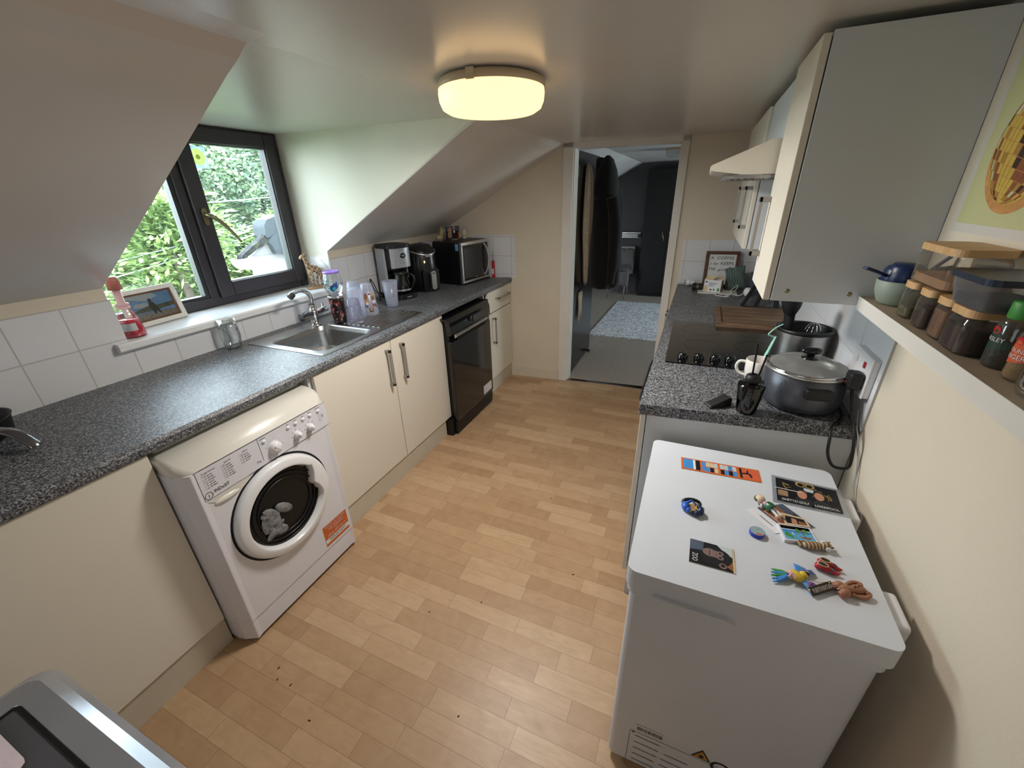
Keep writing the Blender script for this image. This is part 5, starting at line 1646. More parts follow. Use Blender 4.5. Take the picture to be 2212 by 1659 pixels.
# ================================================================== small things, right worktop
# slow cooker
sl = thing('slow_cooker', 'dark grey slow cooker with glass lid at the near end of the right worktop', 'slow cooker', (0.378, 1.478, WTZ))
SR = 0.112
MB().lathe([(1e-4, 0.008), (SR - 0.008, 0.008), (SR - 0.003, 0.014), (SR, 0.03), (SR + 0.001, 0.118), (SR - 0.003, 0.121)], 56).build('body', 'charcoal_metal', sl)
for i in range(3):
    a = 2 * PI * i / 3 + 0.5
    MB().cyl(0.012, 0.0, 0.009, 14, 0, T(0.085 * math.cos(a), 0.085 * math.sin(a), 0)).build('foot', 'soft_black_plastic', sl)
MB().lathe([(SR - 0.004, 0.119), (SR + 0.003, 0.121), (SR + 0.004, 0.127), (SR - 0.002, 0.130), (SR - 0.010, 0.128), (SR - 0.014, 0.10), (0.09, 0.03), (1e-4, 0.028)], 56).build('pot', 'light_metal', sl)
sld = MB().lathe([(SR - 0.002, 0.131), (SR - 0.012, 0.138), (0.075, 0.150), (0.035, 0.157), (1e-4, 0.158)], 56).build('lid', 'lid_glass', sl)
MB().lathe([(SR - 0.001, 0.129), (SR + 0.001, 0.133), (SR - 0.005, 0.135)], 56).build('lid_rim', 'chrome', sld)
kn = MB().lathe([(0.024, 0.156), (0.024, 0.160), (0.012, 0.163), (0.010, 0.172), (1e-4, 0.172)], 28)
kn.sph((0.0, 0.0, 0.182), (0.032, 0.018, 0.012), 0, RZ(0.2))
kn.build('lid_knob', 'gloss_black', sld)
hl = MB()
for s_ in (0,):
    M0 = RZ(math.radians(-82)) @ T(SR, 0, 0.085)
    hl.bx(-0.004, 0.022, -0.036, 0.036, -0.016, 0.016, 0, M0)
hl.build('handle', 'soft_black_plastic', sl, bev=0.007, seg=3)
kb2 = MB().lathe([(0.018, 0), (0.018, 0.006), (0.014, 0.018), (1e-4, 0.019)], 20, 0, RZ(math.radians(188)) @ T(SR, 0, 0.050) @ RY(PI / 2))
kb2.build('dial', 'soft_black_plastic', sl)
ws = MB()
FWS = RZ(math.radians(-128)) @ T(SR + 0.0016, 0, 0.098) @ frame((0, 0, 0), (0, 1, 0), (0, 0, 1), (1, 0, 0))
for a, b in (((-0.011, -0.008), (0.011, -0.008)), ((0.011, -0.008), (0.0, 0.011)), ((0.0, 0.011), (-0.011, -0.008))):
    dx, dy = b[0] - a[0], b[1] - a[1]
    L = math.hypot(dx, dy)
    nx, ny = -dy / L * 0.0012, dx / L * 0.0012
    ws.poly([(a[0], a[1]), (b[0], b[1]), (b[0] + nx, b[1] + ny), (a[0] + nx, a[1] + ny)], 0, FWS)
ws.poly([(-0.003, -0.006), (0.003, -0.006), (0.003, 0.002), (0.0, 0.005), (-0.003, 0.002)], 0, FWS)
ws.build('hot_surface_mark', 'light_metal', sl)
# steel pot of utensils behind it
sp2 = thing('utensil_pot', 'round brushed steel utensil pot behind the slow cooker', 'pot', (0.418, 1.802, WTZ + 0.006))
PR = 0.090
MB().lathe([(1e-4, 0.0), (PR, 0.0), (PR + 0.001, 0.004), (PR + 0.001, 0.152)], 48).build('wall', 'brushed_steel', sp2)
MB().lathe([(PR + 0.001, 0.150), (PR + 0.004, 0.153), (PR + 0.004, 0.162), (PR - 0.004, 0.164), (PR - 0.006, 0.156), (PR - 0.007, 0.01), (1e-4, 0.008)], 48).build('liner', 'satin_black', sp2)
ut = MB()
ut.tube([(0.37, 1.80, 0.95), (0.362, 1.79, 1.06), (0.352, 1.775, 1.13)], [0.012, 0.017, 0.020], 12, flat=0.6)
ut.lathe([(0.020, -0.03), (0.030, -0.005), (0.036, 0.03), (0.035, 0.05), (0.030, 0.05), (0.028, 0.0), (0.01, -0.02)], 22, 0, T(0.348, 1.765, 1.165) @ RX(0.15) @ RY(-0.1))
tag(ut.build('ladle', 'soft_black_plastic', None, loc=(0.36, 1.79, 0.95)), 'black plastic ladle standing in the steel utensil pot', 'ladle')
wk = MB()
for i in range(5):
    a = PI * i / 5
    loop = []
    for j in range(13):
        t = PI * j / 12
        loop.append((0.438 + 0.028 * math.cos(t) * math.cos(a), 1.778 + 0.028 * math.cos(t) * math.sin(a), 1.055 + 0.050 * math.sin(t)))
    wk.tube(loop, 0.0013, 5)
wk.tube([(0.438, 1.778, 1.055), (0.44, 1.80, 0.96)], 0.008, 8)
tag(wk.build('whisk', 'chrome', None, loc=(0.44, 1.79, 0.96)), 'wire balloon whisk standing in the steel utensil pot', 'whisk')
mp_ = MB()
mp_.tube(curve([(0.3235, 1.690, 1.112), (0.305, 1.685, 1.100), (0.288, 1.68, 1.080), (0.286, 1.680, 1.072), (0.297, 1.68, 1.068), (0.306, 1.68, 1.062)], 5), 0.0028, 6)
mp_.tube(curve([(0.309, 1.680, 1.068), (0.304, 1.68, 1.045), (0.294, 1.68, 1.0), (0.283, 1.68, 0.950), (0.280, 1.68, 0.9165)], 4), [0.008] * 4 + [0.011] * 4 + [0.013] * 4 + [0.012] * 5, 10, flat=0.4)
tag(mp_.build('peeler', 'mint_plastic', None, loc=(0.30, 1.68, 0.917)), 'mint green kitchen tool propped against the steel pot', 'utensil')
mg = thing('mug', 'white mug behind the black reed diffuser', 'mug', (0.268, 1.612, WTZ + 0.0002))
MB().lathe([(1e-4, 0.0), (0.028, 0.0), (0.038, 0.012), (0.044, 0.045), (0.045, 0.085), (0.043, 0.088), (0.041, 0.085), (0.040, 0.045), (0.03, 0.012), (1e-4, 0.008)], 36).build('cup', 'white_ceramic', mg)
MB().tube(curve([(-0.040, 0.008, 0.072), (-0.062, 0.012, 0.070), (-0.070, 0.014, 0.048), (-0.058, 0.012, 0.026), (-0.036, 0.008, 0.020)], 5), 0.0055, 10).build('handle', 'white_ceramic', mg)
rdif = thing('reed_diffuser', 'small black glass reed diffuser bottle with two black reeds', 'diffuser', (0.2175, 1.350, WTZ))
MB().lathe([(1e-4, 0.0), (0.026, 0.0), (0.028, 0.004), (0.030, 0.02), (0.0385, 0.092), (0.0375, 0.097), (0.018, 0.102), (0.014, 0.106)], 40).build('bottle', 'dark_glass', rdif)
MB().lathe([(1e-4, 0.010), (0.022, 0.010), (0.026, 0.03), (0.031, 0.07), (1e-4, 0.071)], 36).build('liquid', 'smoked_glass', rdif)
MB().lathe([(0.012, 0.100), (0.020, 0.106), (0.0225, 0.116), (0.020, 0.126), (0.010, 0.131), (0.008, 0.129), (0.008, 0.11)], 32).build('stopper', 'soft_black_plastic', rdif)
for (tx0, ty0, tz0) in ((-0.008, 0.008, 0.225), (0.022, 0.004, 0.195)):
    MB().tube([(0.0, 0.0, 0.02), (tx0, ty0, tz0)], 0.0028, 6).build('reed', 'matte_black', rdif)
dsp = MB()
dsp.prism([(-0.036, 0.0), (0.040, 0.0), (0.038, 0.008), (-0.030, 0.032), (-0.036, 0.028)], 1, -0.016, 0.016, 0, RZ(-2.55))
tag(dsp.build('door_wedge', 'soft_black_plastic', None, bev=0.005, seg=3, loc=(0, 0, 0)), 'black rubber wedge near the front edge of the right worktop', 'wedge').location = (0.138, 1.365, WTZ)
cbd = MB()
cb_pts = [(0.1476, 2.2805), (0.448, 2.300), (0.512, 2.700), (0.148, 2.648)]
cbd.prism([(0.147, 2.282), (0.500, 2.302), (0.500, 2.690), (0.149, 2.655)], 2, WTZ + 0.0065, WTZ + 0.026, 0)
cbd.prism([(0.170, 2.305), (0.178, 2.305), (0.179, 2.635), (0.171, 2.635)], 2, WTZ + 0.0255, WTZ + 0.0264, 1)
tag(cbd.build('chopping_board', ['acacia_board', 'dark_brown'], None, loc=(0.32, 2.47, WTZ + 0.0065), bev=0.002), 'brown wooden chopping board lying across the back of the hob', 'chopping board')
# folding stand with a dark book
stn = thing('book_stand', 'black folding stand against the tiles behind the chopping board', 'stand', (0.42, 2.95, WTZ))
for (a, b) in (((0.355, 2.72, 0.914), (0.50, 3.22, 1.10)), ((0.30, 2.80, 0.914), (0.44, 3.22, 1.06)), ((0.47, 2.74, 0.914), (0.47, 2.90, 1.08))):
    d = (Vector(b) - Vector(a)).normalized()
    MB().tube([a, b], 0.013, 4, flat=0.5).build('slat', 'soft_black_plastic', stn, W=True)
MB().bx(0.30, 0.50, 2.725, 2.745, 0.9105, 0.928).build('foot', 'soft_black_plastic', stn, W=True)
bk_ = MB()
MBk = T(0.455, 3.25, 0.912) @ RZ(0.12) @ RX(-0.28)
bk_.bx(-0.085, 0.055, -0.012, 0.012, 0.0, 0.13, 0, MBk)
bk_.lathe([(0.020, 0), (0.027, 0)], 24, 1, MBk @ face_ny(0.005, -0.0126, 0.085), False)
bk_.lathe([(0.011, 0), (0.014, 0)], 20, 1, MBk @ face_ny(0.005, -0.0126, 0.085), False)
bk_.rect(-0.065, -0.030, 0.098, 0.112, 2, MBk @ face_ny(0, -0.0126, 0))
bk_.rect(-0.06, -0.02, 0.075, 0.085, 3, MBk @ face_ny(0, -0.0126, 0))
tag(bk_.build('book', ['photo_slate', 'wash_yellow', 'red_plastic', 'label_white'], None, loc=(0.45, 3.25, 0.912)), 'dark book with a yellow ring on its cover, leaning on the tiles', 'book')
# coffee sign
sg = thing('framed_sign', 'brown framed white sign about coffee leaning on the back tiles', 'sign', (0.180, 3.335, WTZ), 0.08)
MS = RX(-0.16) @ frame((0, 0, 0), (1, 0, 0), (0, 0, 1), (0, -1, 0))
sgf = MB()
for a in ((-0.110, 0.110, 0, 0.022), (-0.110, 0.110, 0.228, 0.250), (-0.110, -0.088, 0.022, 0.228), (0.088, 0.110, 0.022, 0.228)):
    sgf.bx(a[0], a[1], a[2], a[3], -0.012, 0.008, 0, MS)
sgf.build('frame', 'walnut_frame', sg, bev=0.002)
sgb = MB().bx(-0.09, 0.09, 0.02, 0.23, -0.008, 0.001, 0, MS)
sgb.text('A  COFFEE', 0.0, 0.203, 0.030, 1, MS, 0.0016, width=0.152)
sgb.text('a day', -0.052, 0.165, 0.026, 1, MS, 0.0016, width=0.054, shear=0.35)
sgb.text('KEEPS', 0.034, 0.166, 0.030, 1, MS, 0.0016, width=0.082)
sgb.text('THE', -0.060, 0.127, 0.029, 1, MS, 0.0016, width=0.044)
sgb.text('grumpy', 0.022, 0.124, 0.024, 1, MS, 0.0016, width=0.090, shear=0.35)
note(sgb.build('board', ['label_white', 'ink_black'], sg), 'white board lettered A COFFEE a day KEEPS THE grumpy')
# open white box on a mat
mt = MB().bx(0.047, 0.290, 3.10, 3.225, WTZ, WTZ + 0.006)
tag(mt.build('tray', 'white_trim_paint', None, loc=(0.17, 3.16, WTZ)), 'flat white tray under the open carton in front of the coffee sign', 'tray')
bxw = thing('carton', 'small opened white carton with torn flaps in front of the coffee sign', 'box', (0.140, 3.170, WTZ + 0.006), -0.30)
cx_ = MB()
for a in ((-0.055, 0.055, -0.024, -0.022), (-0.055, 0.055, 0.022, 0.024)):
    cx_.bx(*a, 0.0, 0.078)
cx_.bx(-0.055, -0.053, -0.022, 0.022, 0, 0.078).bx(0.053, 0.055, -0.022, 0.022, 0, 0.078).bx(-0.053, 0.053, -0.022, 0.022, 0, 0.002)
cx_.build('box', 'label_white', bxw)
MB().bx(0.0555, 0.0560, -0.0235, 0.0235, 0.001, 0.077).build('side_print', 'carved_wood', bxw)
fl1 = MB().poly([(-0.055, -0.022, 0.078), (0.0, -0.022, 0.078), (0.01, -0.005, 0.098), (-0.045, 0.0, 0.104)], 0)
fl1.poly([(0.0, 0.024, 0.078), (0.055, 0.024, 0.078), (0.05, 0.010, 0.100), (0.02, 0.012, 0.108)], 0)
fl1.build('flap', 'photo_sand', bxw, solid=0.0008)
bp_ = MB()
FX = face_ny(0, -0.0246, 0)
for i in range(3):
    bp_.rect(-0.025, 0.03 - i * 0.012, 0.056 - i * 0.010, 0.059 - i * 0.010, 0, FX)
bp_.rect(-0.048, -0.034, 0.058, 0.068, 0, FX)
bp_.poly([(0.030, 0.006), (0.050, 0.006), (0.046, 0.030), (0.036, 0.026)], 1, FX)
bp_.poly([(x, z) for x, z in ell(-0.040, 0.018, 0.016, 0.020, 16)], 2, FX)
bp_.rect(0.008, 0.018, 0.008, 0.020, 0, FX)
bp_.rect(-0.015, 0.000, 0.008, 0.018, 0, FX)
bp_.build('lettering', ['print_grey', 'leaf_green', 'photo_sand'], bxw)
# wavy pouch
pch = MB()
gv, gf = [], []
n1, n2 = 14, 16
for s_ in (0, 1):
    for j in range(n2 + 1):
        for i in range(n1 + 1):
            u, v_ = i / n1 * 2 - 1, j / n2
            th_ = 0.024 * (1 - abs(u) ** 4) * (1 - (2 * v_ - 1) ** 6) * (1.15 - 0.45 * v_)
            w_ = 0.062 + 0.004 * math.sin(7 * v_)
            gv.append((u * w_, (-1 if s_ == 0 else 1) * th_, v_ * 0.155 + 0.004 * math.sin(9 * u)* v_))
o2 = (n1 + 1) * (n2 + 1)
for s_ in (0, 1):
    for j in range(n2):
        for i in range(n1):
            q = (j * (n1 + 1) + i, j * (n1 + 1) + i + 1, (j + 1) * (n1 + 1) + i + 1, (j + 1) * (n1 + 1) + i)
            gf.append(tuple(k + s_ * o2 for k in (q if s_ == 0 else q[::-1])))
pch.add(gv, gf, 0, RY(-0.18) @ RX(-0.12), True)
tag(pch.build('fabric_pouch', 'wavy_line_fabric', None, loc=(0, 0, 0)), 'grey-green pouch with wavy lines beside the coffee sign', 'pouch').location = (0.288, 3.255, WTZ + 0.005)
adp = thing('plug_adapter', 'white travel plug adapter in the corner by the doorway', 'plug', (-0.038, 3.345, WTZ))
MB().tube([(0, 0, 0.026), (0.022, 0, 0.026)], 0.026, 18).tube([(0.022, 0, 0.026), (0.055, 0.0, 0.022)], [0.022, 0.015], 16).build('body', 'white_gloss', adp)
for dy, dz in ((0.0, 0.012), (-0.010, -0.006), (0.010, -0.006)):
    MB().bx(-0.018, 0.0, dy - 0.003, dy + 0.003, 0.026 + dz - 0.002, 0.026 + dz + 0.002).build('pin', 'dark_chrome', adp)
tin = thing('torch', 'short black cylinder with a gold band lying on the back of the worktop', 'torch', (0.040, 3.195, WTZ))
MB().tube([(-0.032, 0, 0.024), (0.032, 0.004, 0.024)], 0.024, 22).build('barrel', 'soft_black_plastic', tin)
note(MB().tube([(-0.008, 0.0015, 0.024), (0.008, 0.0025, 0.024)], 0.0246, 22).build('band', 'brass', tin), 'pale gold band')
plg = thing('cable_plug', 'round white mains plug on a white cable, on the back worktop', 'plug', (0.345, 3.085, WTZ))
MB().lathe([(1e-4, 0.0), (0.026, 0.0), (0.030, 0.006), (0.028, 0.022), (0.018, 0.032), (1e-4, 0.034)], 24, 0, T(0.012, 0, 0.030) @ RZ(0.5) @ RY(-PI / 2) ).build('body', 'white_gloss', plg)
for dy, dz in ((0.0, 0.012), (-0.008, -0.008), (0.008, -0.008)):
    MB().bx(0.012, 0.030, dy - 0.003, dy + 0.003, 0.030 + dz - 0.002, 0.030 + dz + 0.002, 0, RZ(0.5)).build('pin', 'ink_black', plg)
wc_ = MB().tube(curve([(0.325, 3.075, 0.930), (0.300, 3.07, 0.916), (0.27, 3.10, 0.914), (0.25, 3.13, 0.930), (0.29, 3.19, 0.960), (0.28, 3.16, 0.93), (0.24, 3.07, 0.914), (0.20, 3.11, 0.913), (0.165, 3.09, 0.913),
                       (0.16, 3.05, 0.913), (0.20, 3.03, 0.913), (0.235, 3.045, 0.913), (0.23, 3.02, 0.913), (0.205, 3.02, 0.913)], 6), 0.003, 6)
tag(wc_.build('power_cord', 'cable_white', None, loc=(0.2, 3.05, WTZ)), 'thin white cable coiled in front of the white carton', 'cord')
# socket, plug and black cord
so = thing('wall_socket', 'white double wall socket box on the tiles above the slow cooker cord', 'socket', (0.50, 1.42, 1.04))
MB().bx(0.500, 0.514, 1.362, 1.510, 1.000, 1.116).build('back_box', 'white_gloss', so, W=True, bev=0.002)
MB().bx(0.494, 0.500, 1.360, 1.512, 0.998, 1.118).build('face_plate', 'white_gloss', so, W=True, bev=0.003)
for y in (1.470, 1.402):
    MB().bx(0.4905, 0.495, y - 0.006, y + 0.006, 1.080, 1.097).build('switch', 'red_plastic' if y < 1.44 else 'white_gloss', so, W=True)
pg = thing('mains_plug', 'black three-pin mains plug in the wall socket', 'plug', (0.48, 1.375, 1.05))
MB().bx(0.458, 0.494, 1.366, 1.412, 1.018, 1.070).build('body', 'soft_black_plastic', pg, W=True, bev=0.010, seg=3)
MB().rect(-1.392, -1.386, 1.030, 1.040, 0, face_nx(0.4578, 0, 0)).build('fuse_mark', 'orange_print', pg, W=True)
cd = MB().tube(curve([(0.478, 1.388, 1.019), (0.482, 1.372, 0.985), (0.486, 1.345, 0.950), (0.492, 1.325, 0.925), (0.494, 1.300, 0.895), (0.498, 1.284, 0.845), (0.496, 1.279, 0.815), (0.478, 1.278, 0.808), (0.456, 1.278, 0.815),
                      (0.438, 1.280, 0.85), (0.434, 1.290, 0.895), (0.440, 1.322, 0.916), (0.470, 1.37, 0.915), (0.488, 1.42, 0.915), (0.490, 1.46, 0.918), (0.482, 1.475, 0.925)], 7), 0.0042, 8)
tag(cd.build('power_cord', 'cable_black', None, loc=(0.47, 1.35, WTZ)), 'black slow cooker cord looping over the worktop end beside the freezer', 'cord')
cd2 = MB().tube(curve([(0.508, 1.38, 0.955), (0.508, 1.35, 0.915), (0.508, 1.31, 0.89), (0.510, 1.27, 0.83), (0.512, 1.24, 0.77), (0.512, 1.20, 0.735), (0.512, 1.15, 0.75), (0.512, 1.12, 0.70)], 6), 0.0018, 6)
tag(cd2.build('thin_wire', 'wire_grey', None, loc=(0.51, 1.3, 0.9)), 'thin grey wire hanging on the wall beside the freezer', 'wire')

# ================================================================== the wall shelf
SZ = 1.297
bw2 = thing('bowl', 'grey-green bowl on the wall shelf beside the cupboard', 'bowl', (0.460, 1.262, SZ))
MB().lathe([(1e-4, 0.0), (0.032, 0.0), (0.040, 0.006), (0.049, 0.030), (0.051, 0.055), (0.049, 0.057), (0.046, 0.052), (0.044, 0.030), (0.034, 0.010), (1e-4, 0.008)], 40).build('shell', 'sage_ceramic', bw2)
def scoop(label, cx, cy, cz, a, tilt_, rise):
    t = thing('measuring_scoop', label, 'scoop', (cx, cy, cz), a, 'blue scoops in the bowl')
    MB().lathe([(0.036, 0.0), (0.037, 0.004), (0.034, 0.034), (0.028, 0.042), (1e-4, 0.044)], 28, 0, RY(tilt_)).build('cup', 'blue_plastic', t)
    MB().tube(curve([(0.032, 0, 0.020), (0.032 + 0.5 * rise[0], 0, 0.022 + 0.5 * rise[1]), (0.032 + rise[0], 0, 0.022 + rise[1])], 4), [0.008] * 4 + [0.009] * 5, 8, flat=0.45).build('handle', 'blue_plastic', t)
    return t
mat('scoop_blue', '14284f', 0.45)
scoop('navy blue measuring scoop in the bowl, handle towards the cupboard', 0.452, 1.266, SZ + 0.046, math.radians(200), 0.0, (0.055, 0.018))
scoop('navy blue measuring scoop in the bowl, handle towards the jars', 0.456, 1.258, SZ + 0.052, math.radians(-40), 0.05, (0.034, 0.044))
sq_ = MB().bx(-0.030, 0.030, -0.003, 0.003, 0.0, 0.070, 0, RZ(0.7) @ RX(0.5))
tag(sq_.build('sachet', 'deep_green', None, loc=(0, 0, 0)), 'dark green sachet standing in the bowl behind the blue scoops', 'sachet').location = (0.478, 1.232, SZ + 0.035)
def jar(label, cx, cy, w, d, h, fill, fh, lidh=0.018, z0=SZ, taper=0.0):
    t = thing('storage_jar', label, 'jar', (cx, cy, z0), 0, 'jars with bamboo lids on the shelf')
    g = MB()
    lv_ = [(0.90, 0.0), (1.0, 0.004), (1.0, h - 0.012), (0.94, h - 0.004), (0.94, h)]
    lp = [(rrect(-w / 2 * k, w / 2 * k, -d / 2 * k, d / 2 * k, min(w, d) * 0.24 * k, 6), z) for k, z in lv_]
    for (a, za), (b, zb) in zip(lp[:-1], lp[1:]):
        ringstrip(a, b, za, zb, 0, True, g)
    g.poly([(x, y, 0.0) for x, y in lp[0][0]][::-1])
    g.build('glass', 'jar_glass', t)
    k = 0.93
    f_ = MB().prism(rrect(-w / 2 * k, w / 2 * k, -d / 2 * k, d / 2 * k, min(w, d) * 0.22, 5), 2, 0.004, fh)
    f_.build('contents', fill, t, bev=0.004)
    MB().prism(rrect(-w / 2, w / 2, -d / 2, d / 2, min(w, d) * 0.24, 6), 2, h + 0.0005, h + lidh).build('lid', 'bamboo_lid', t, bev=0.002)
    return t
jar('small glass spice jar of dried herbs, next to the bowl', 0.458, 1.138, 0.066, 0.050, 0.062, 'herb_green', 0.024, 0.0135)
jar('small glass spice jar of dark brown spice, between herbs and tan spice', 0.456, 1.058, 0.066, 0.050, 0.062, 'spice_brown', 0.040, 0.0135)
jar('small glass spice jar of tan ground spice, beside the wide dark jar', 0.456, 0.984, 0.066, 0.050, 0.062, 'spice_tan', 0.052, 0.0135)
jar('wide glass jar of dark red-brown spice under the clear tub', 0.464, 0.914, 0.090, 0.074, 0.062, 'spice_red_brown', 0.044, 0.0135)
jar('large glass jar of pale flour stacked on the small spice jars', 0.472, 1.088, 0.090, 0.158, 0.064, 'flour_tan', 0.020, 0.0135, SZ + 0.0762)
tb_ = thing('food_tub', 'clear plastic tub with a navy lid stacked on the wide jar', 'tub', (0.462, 0.912, SZ + 0.0760))
gt = MB()
lv_ = [(0.80, 0.0), (0.84, 0.003), (0.98, 0.044)]
lp = [(rrect(-0.050 * k, 0.050 * k, -0.062 * k, 0.062 * k, 0.018 * k, 6), z) for k, z in lv_]
for (a, za), (b, zb) in zip(lp[:-1], lp[1:]):
    ringstrip(a, b, za, zb, 0, True, gt)
gt.poly([(x, y, 0.0) for x, y in lp[0][0]][::-1])
gt.build('tub', 'tub_plastic', tb_)
MB().prism(rrect(-0.040, 0.040, -0.050, 0.050, 0.014, 6), 2, 0.003, 0.016).build('contents', 'photo_dark', tb_)
MB().prism(rrect(-0.053, 0.053, -0.065, 0.065, 0.02, 6), 2, 0.043, 0.053).build('lid', 'navy_lid', tb_, bev=0.003)
def spice_bottle(label, cx, cy, fill, fh, cap, label_mi, words, cols, rz, h=0.100):
    t = thing('spice_bottle', label, 'bottle', (cx, cy, SZ), rz, 'spice bottles at the near end of the shelf')
    MB().lathe([(1e-4, 0), (0.020, 0), (0.0225, 0.004), (0.0225, h - 0.035), (0.019, h - 0.026), (0.015, h - 0.020)], 28).build('glass', 'jar_glass', t)
    MB().lathe([(1e-4, 0.003), (0.020, 0.003), (0.0212, 0.006), (0.0212, fh), (1e-4, fh + 0.001)], 24).build('contents', fill, t)
    MB().lathe([(0.0165, h - 0.024), (0.0175, h - 0.022), (0.0175, h), (0.016, h + 0.002), (1e-4, h + 0.002)], 24).build('cap', cap, t)
    lb2 = MB()
    R_ = 0.0229
    def wrap(pts, mi, dr=0.0):
        lb2.poly([((R_ + dr) * math.cos(u / R_), (R_ + dr) * math.sin(u / R_), z) for u, z in pts], mi)
    def wtext_(s, u0, z0, wdt, mi):
        v, f, w = text_geo(s)
        k = wdt / w
        lb2.add([((R_ + 0.0006) * math.cos((u0 + p.x * k) / R_), (R_ + 0.0006) * math.sin((u0 + p.x * k) / R_), z0 + p.y * k) for p in v], f, mi)
    n = 10
    for i in range(n):
        u0, u1 = -0.026 + 0.052 * i / n, -0.026 + 0.052 * (i + 1) / n
        za = 0.020 + 0.010 * i / n
        wrap([(u0, 0.020 + 0.012 * i / n), (u1, 0.020 + 0.012 * (i + 1) / n), (u1, 0.060 - 0.004 * abs(i - 4)), (u0, 0.060 - 0.004 * abs(i - 5))], 0)
    wrap([(0.008 * math.cos(2 * PI * i / 12), 0.058 + 0.006 * math.sin(2 * PI * i / 12)) for i in range(12)], 1, 0.0004)
    for j, s in enumerate(words):
        wtext_(s, 0.0, 0.044 - j * 0.009, 0.034 if len(s) > 5 else 0.026, 2)
    lb2.build('paper_label', cols + ['red_plastic', 'label_white'], t)
    return t
spice_bottle('parsley bottle with a green cap on the shelf', 0.460, 0.842, 'parsley_flakes', 0.045, 'leaf_green', 0, ['PARSLEY'], ['deep_green'], math.radians(-178))
spice_bottle('ground ginger bottle with an orange label, second from the shelf corner of the view', 0.460, 0.786, 'ginger_powder', 0.050, 'orange_print', 0, ['GROUND', 'GINGER'], ['orange_print'], math.radians(-178))
gs_ = MB().lathe([(1e-4, 0.004), (0.024, 0.004), (0.028, 0.010), (0.028, 0.06), (0.024, 0.066), (0.026, 0.07), (0.030, 0.062), (0.030, 0.008), (0.026, 0.0), (1e-4, 0.0)], 28)
tag(gs_.build('glass_jar', 'clear_glass', None, loc=(0, 0, 0)), 'empty clear glass jar after the ginger bottle on the shelf', 'jar').location = (0.452, 0.722, SZ)

# ================================================================== magnets and cards on the freezer
FZ = 0.8004
def card(name, label, cat, pts, paint, mats_, th=0.0012, z=FZ, group=None):
    """flat card lying on the lid: corners given anticlockwise from near left; paint draws in 0..1 card space"""
    p = [Vector((x, y, 0)) for x, y in pts]
    o = (p[0] + p[1] + p[2] + p[3]) / 4
    mb = MB()
    mb.prism([(q.x, q.y) for q in p], 2, z, z + th, 0)
    def put(uv, mi, lift=0.0003):
        out = []
        for u, v in uv:
            a = p[0].lerp(p[1], u)
            b = p[3].lerp(p[2], u)
            q = a.lerp(b, v)
            out.append((q.x, q.y, z + th + lift))
        mb.poly(out, mi)
    def write(s, u, v, width, hgt, mi, lift=0.0006):
        vv_, ff_, w = text_geo(s)
        kx, ky = width / w, hgt
        out = []
        for c in vv_:
            uu, v2 = u + c.x * kx, v + c.y * ky
            a = p[0].lerp(p[1], uu)
            b = p[3].lerp(p[2], uu)
            q = a.lerp(b, v2)
            out.append((q.x, q.y, z + th + lift))
        mb.add(out, ff_, mi)
    paint(put, write)
    return tag(mb.build(name, mats_, None, loc=(o.x, o.y, z)), label, cat, group)
def R(a, b, c, d): return [(a, c), (b, c), (b, d), (a, d)]
def paint_strip(put, write):
    put(R(0.03, 0.16, 0.10, 0.92), 1)
    put(R(0.16, 0.19, 0.10, 0.92), 5)
    put(R(0.19, 0.25, 0.08, 0.92), 2)
    r = random.Random(2)
    for k in range(2):
        for i in range(4):
            for j in range(2):
                x = 0.275 + k * 0.235 + i * 0.052
                put(R(x, x + 0.048, 0.10 + j * 0.42, 0.48 + j * 0.42), r.choice((1, 2, 3, 1, 4)))
    put([(0.76, 0.15), (0.98, 0.10), (0.98, 0.90), (0.76, 0.85)], 6)
    put([(0.75, 0.10), (0.78, 0.10), (0.78, 0.9), (0.75, 0.9)], 7, 0.0005)
    put([(0.78, 0.42), (0.86, 0.46), (0.88, 0.22), (0.90, 0.22), (0.89, 0.50), (0.86, 0.58), (0.86, 0.80), (0.845, 0.80), (0.84, 0.58), (0.78, 0.52)], 7, 0.0005)
card('fridge_magnet', 'long orange photo-strip magnet at the back of the freezer lid', 'magnet', [(0.0526, 1.122), (0.2645, 1.1315), (0.2619, 1.192), (0.0484, 1.1819)],
     paint_strip, ['orange_label', 'sky_blue', 'photo_dark', 'photo_sand', 'photo_cloud', 'label_white', 'photo_orange', 'ink_black'], group='flat magnets on the freezer')
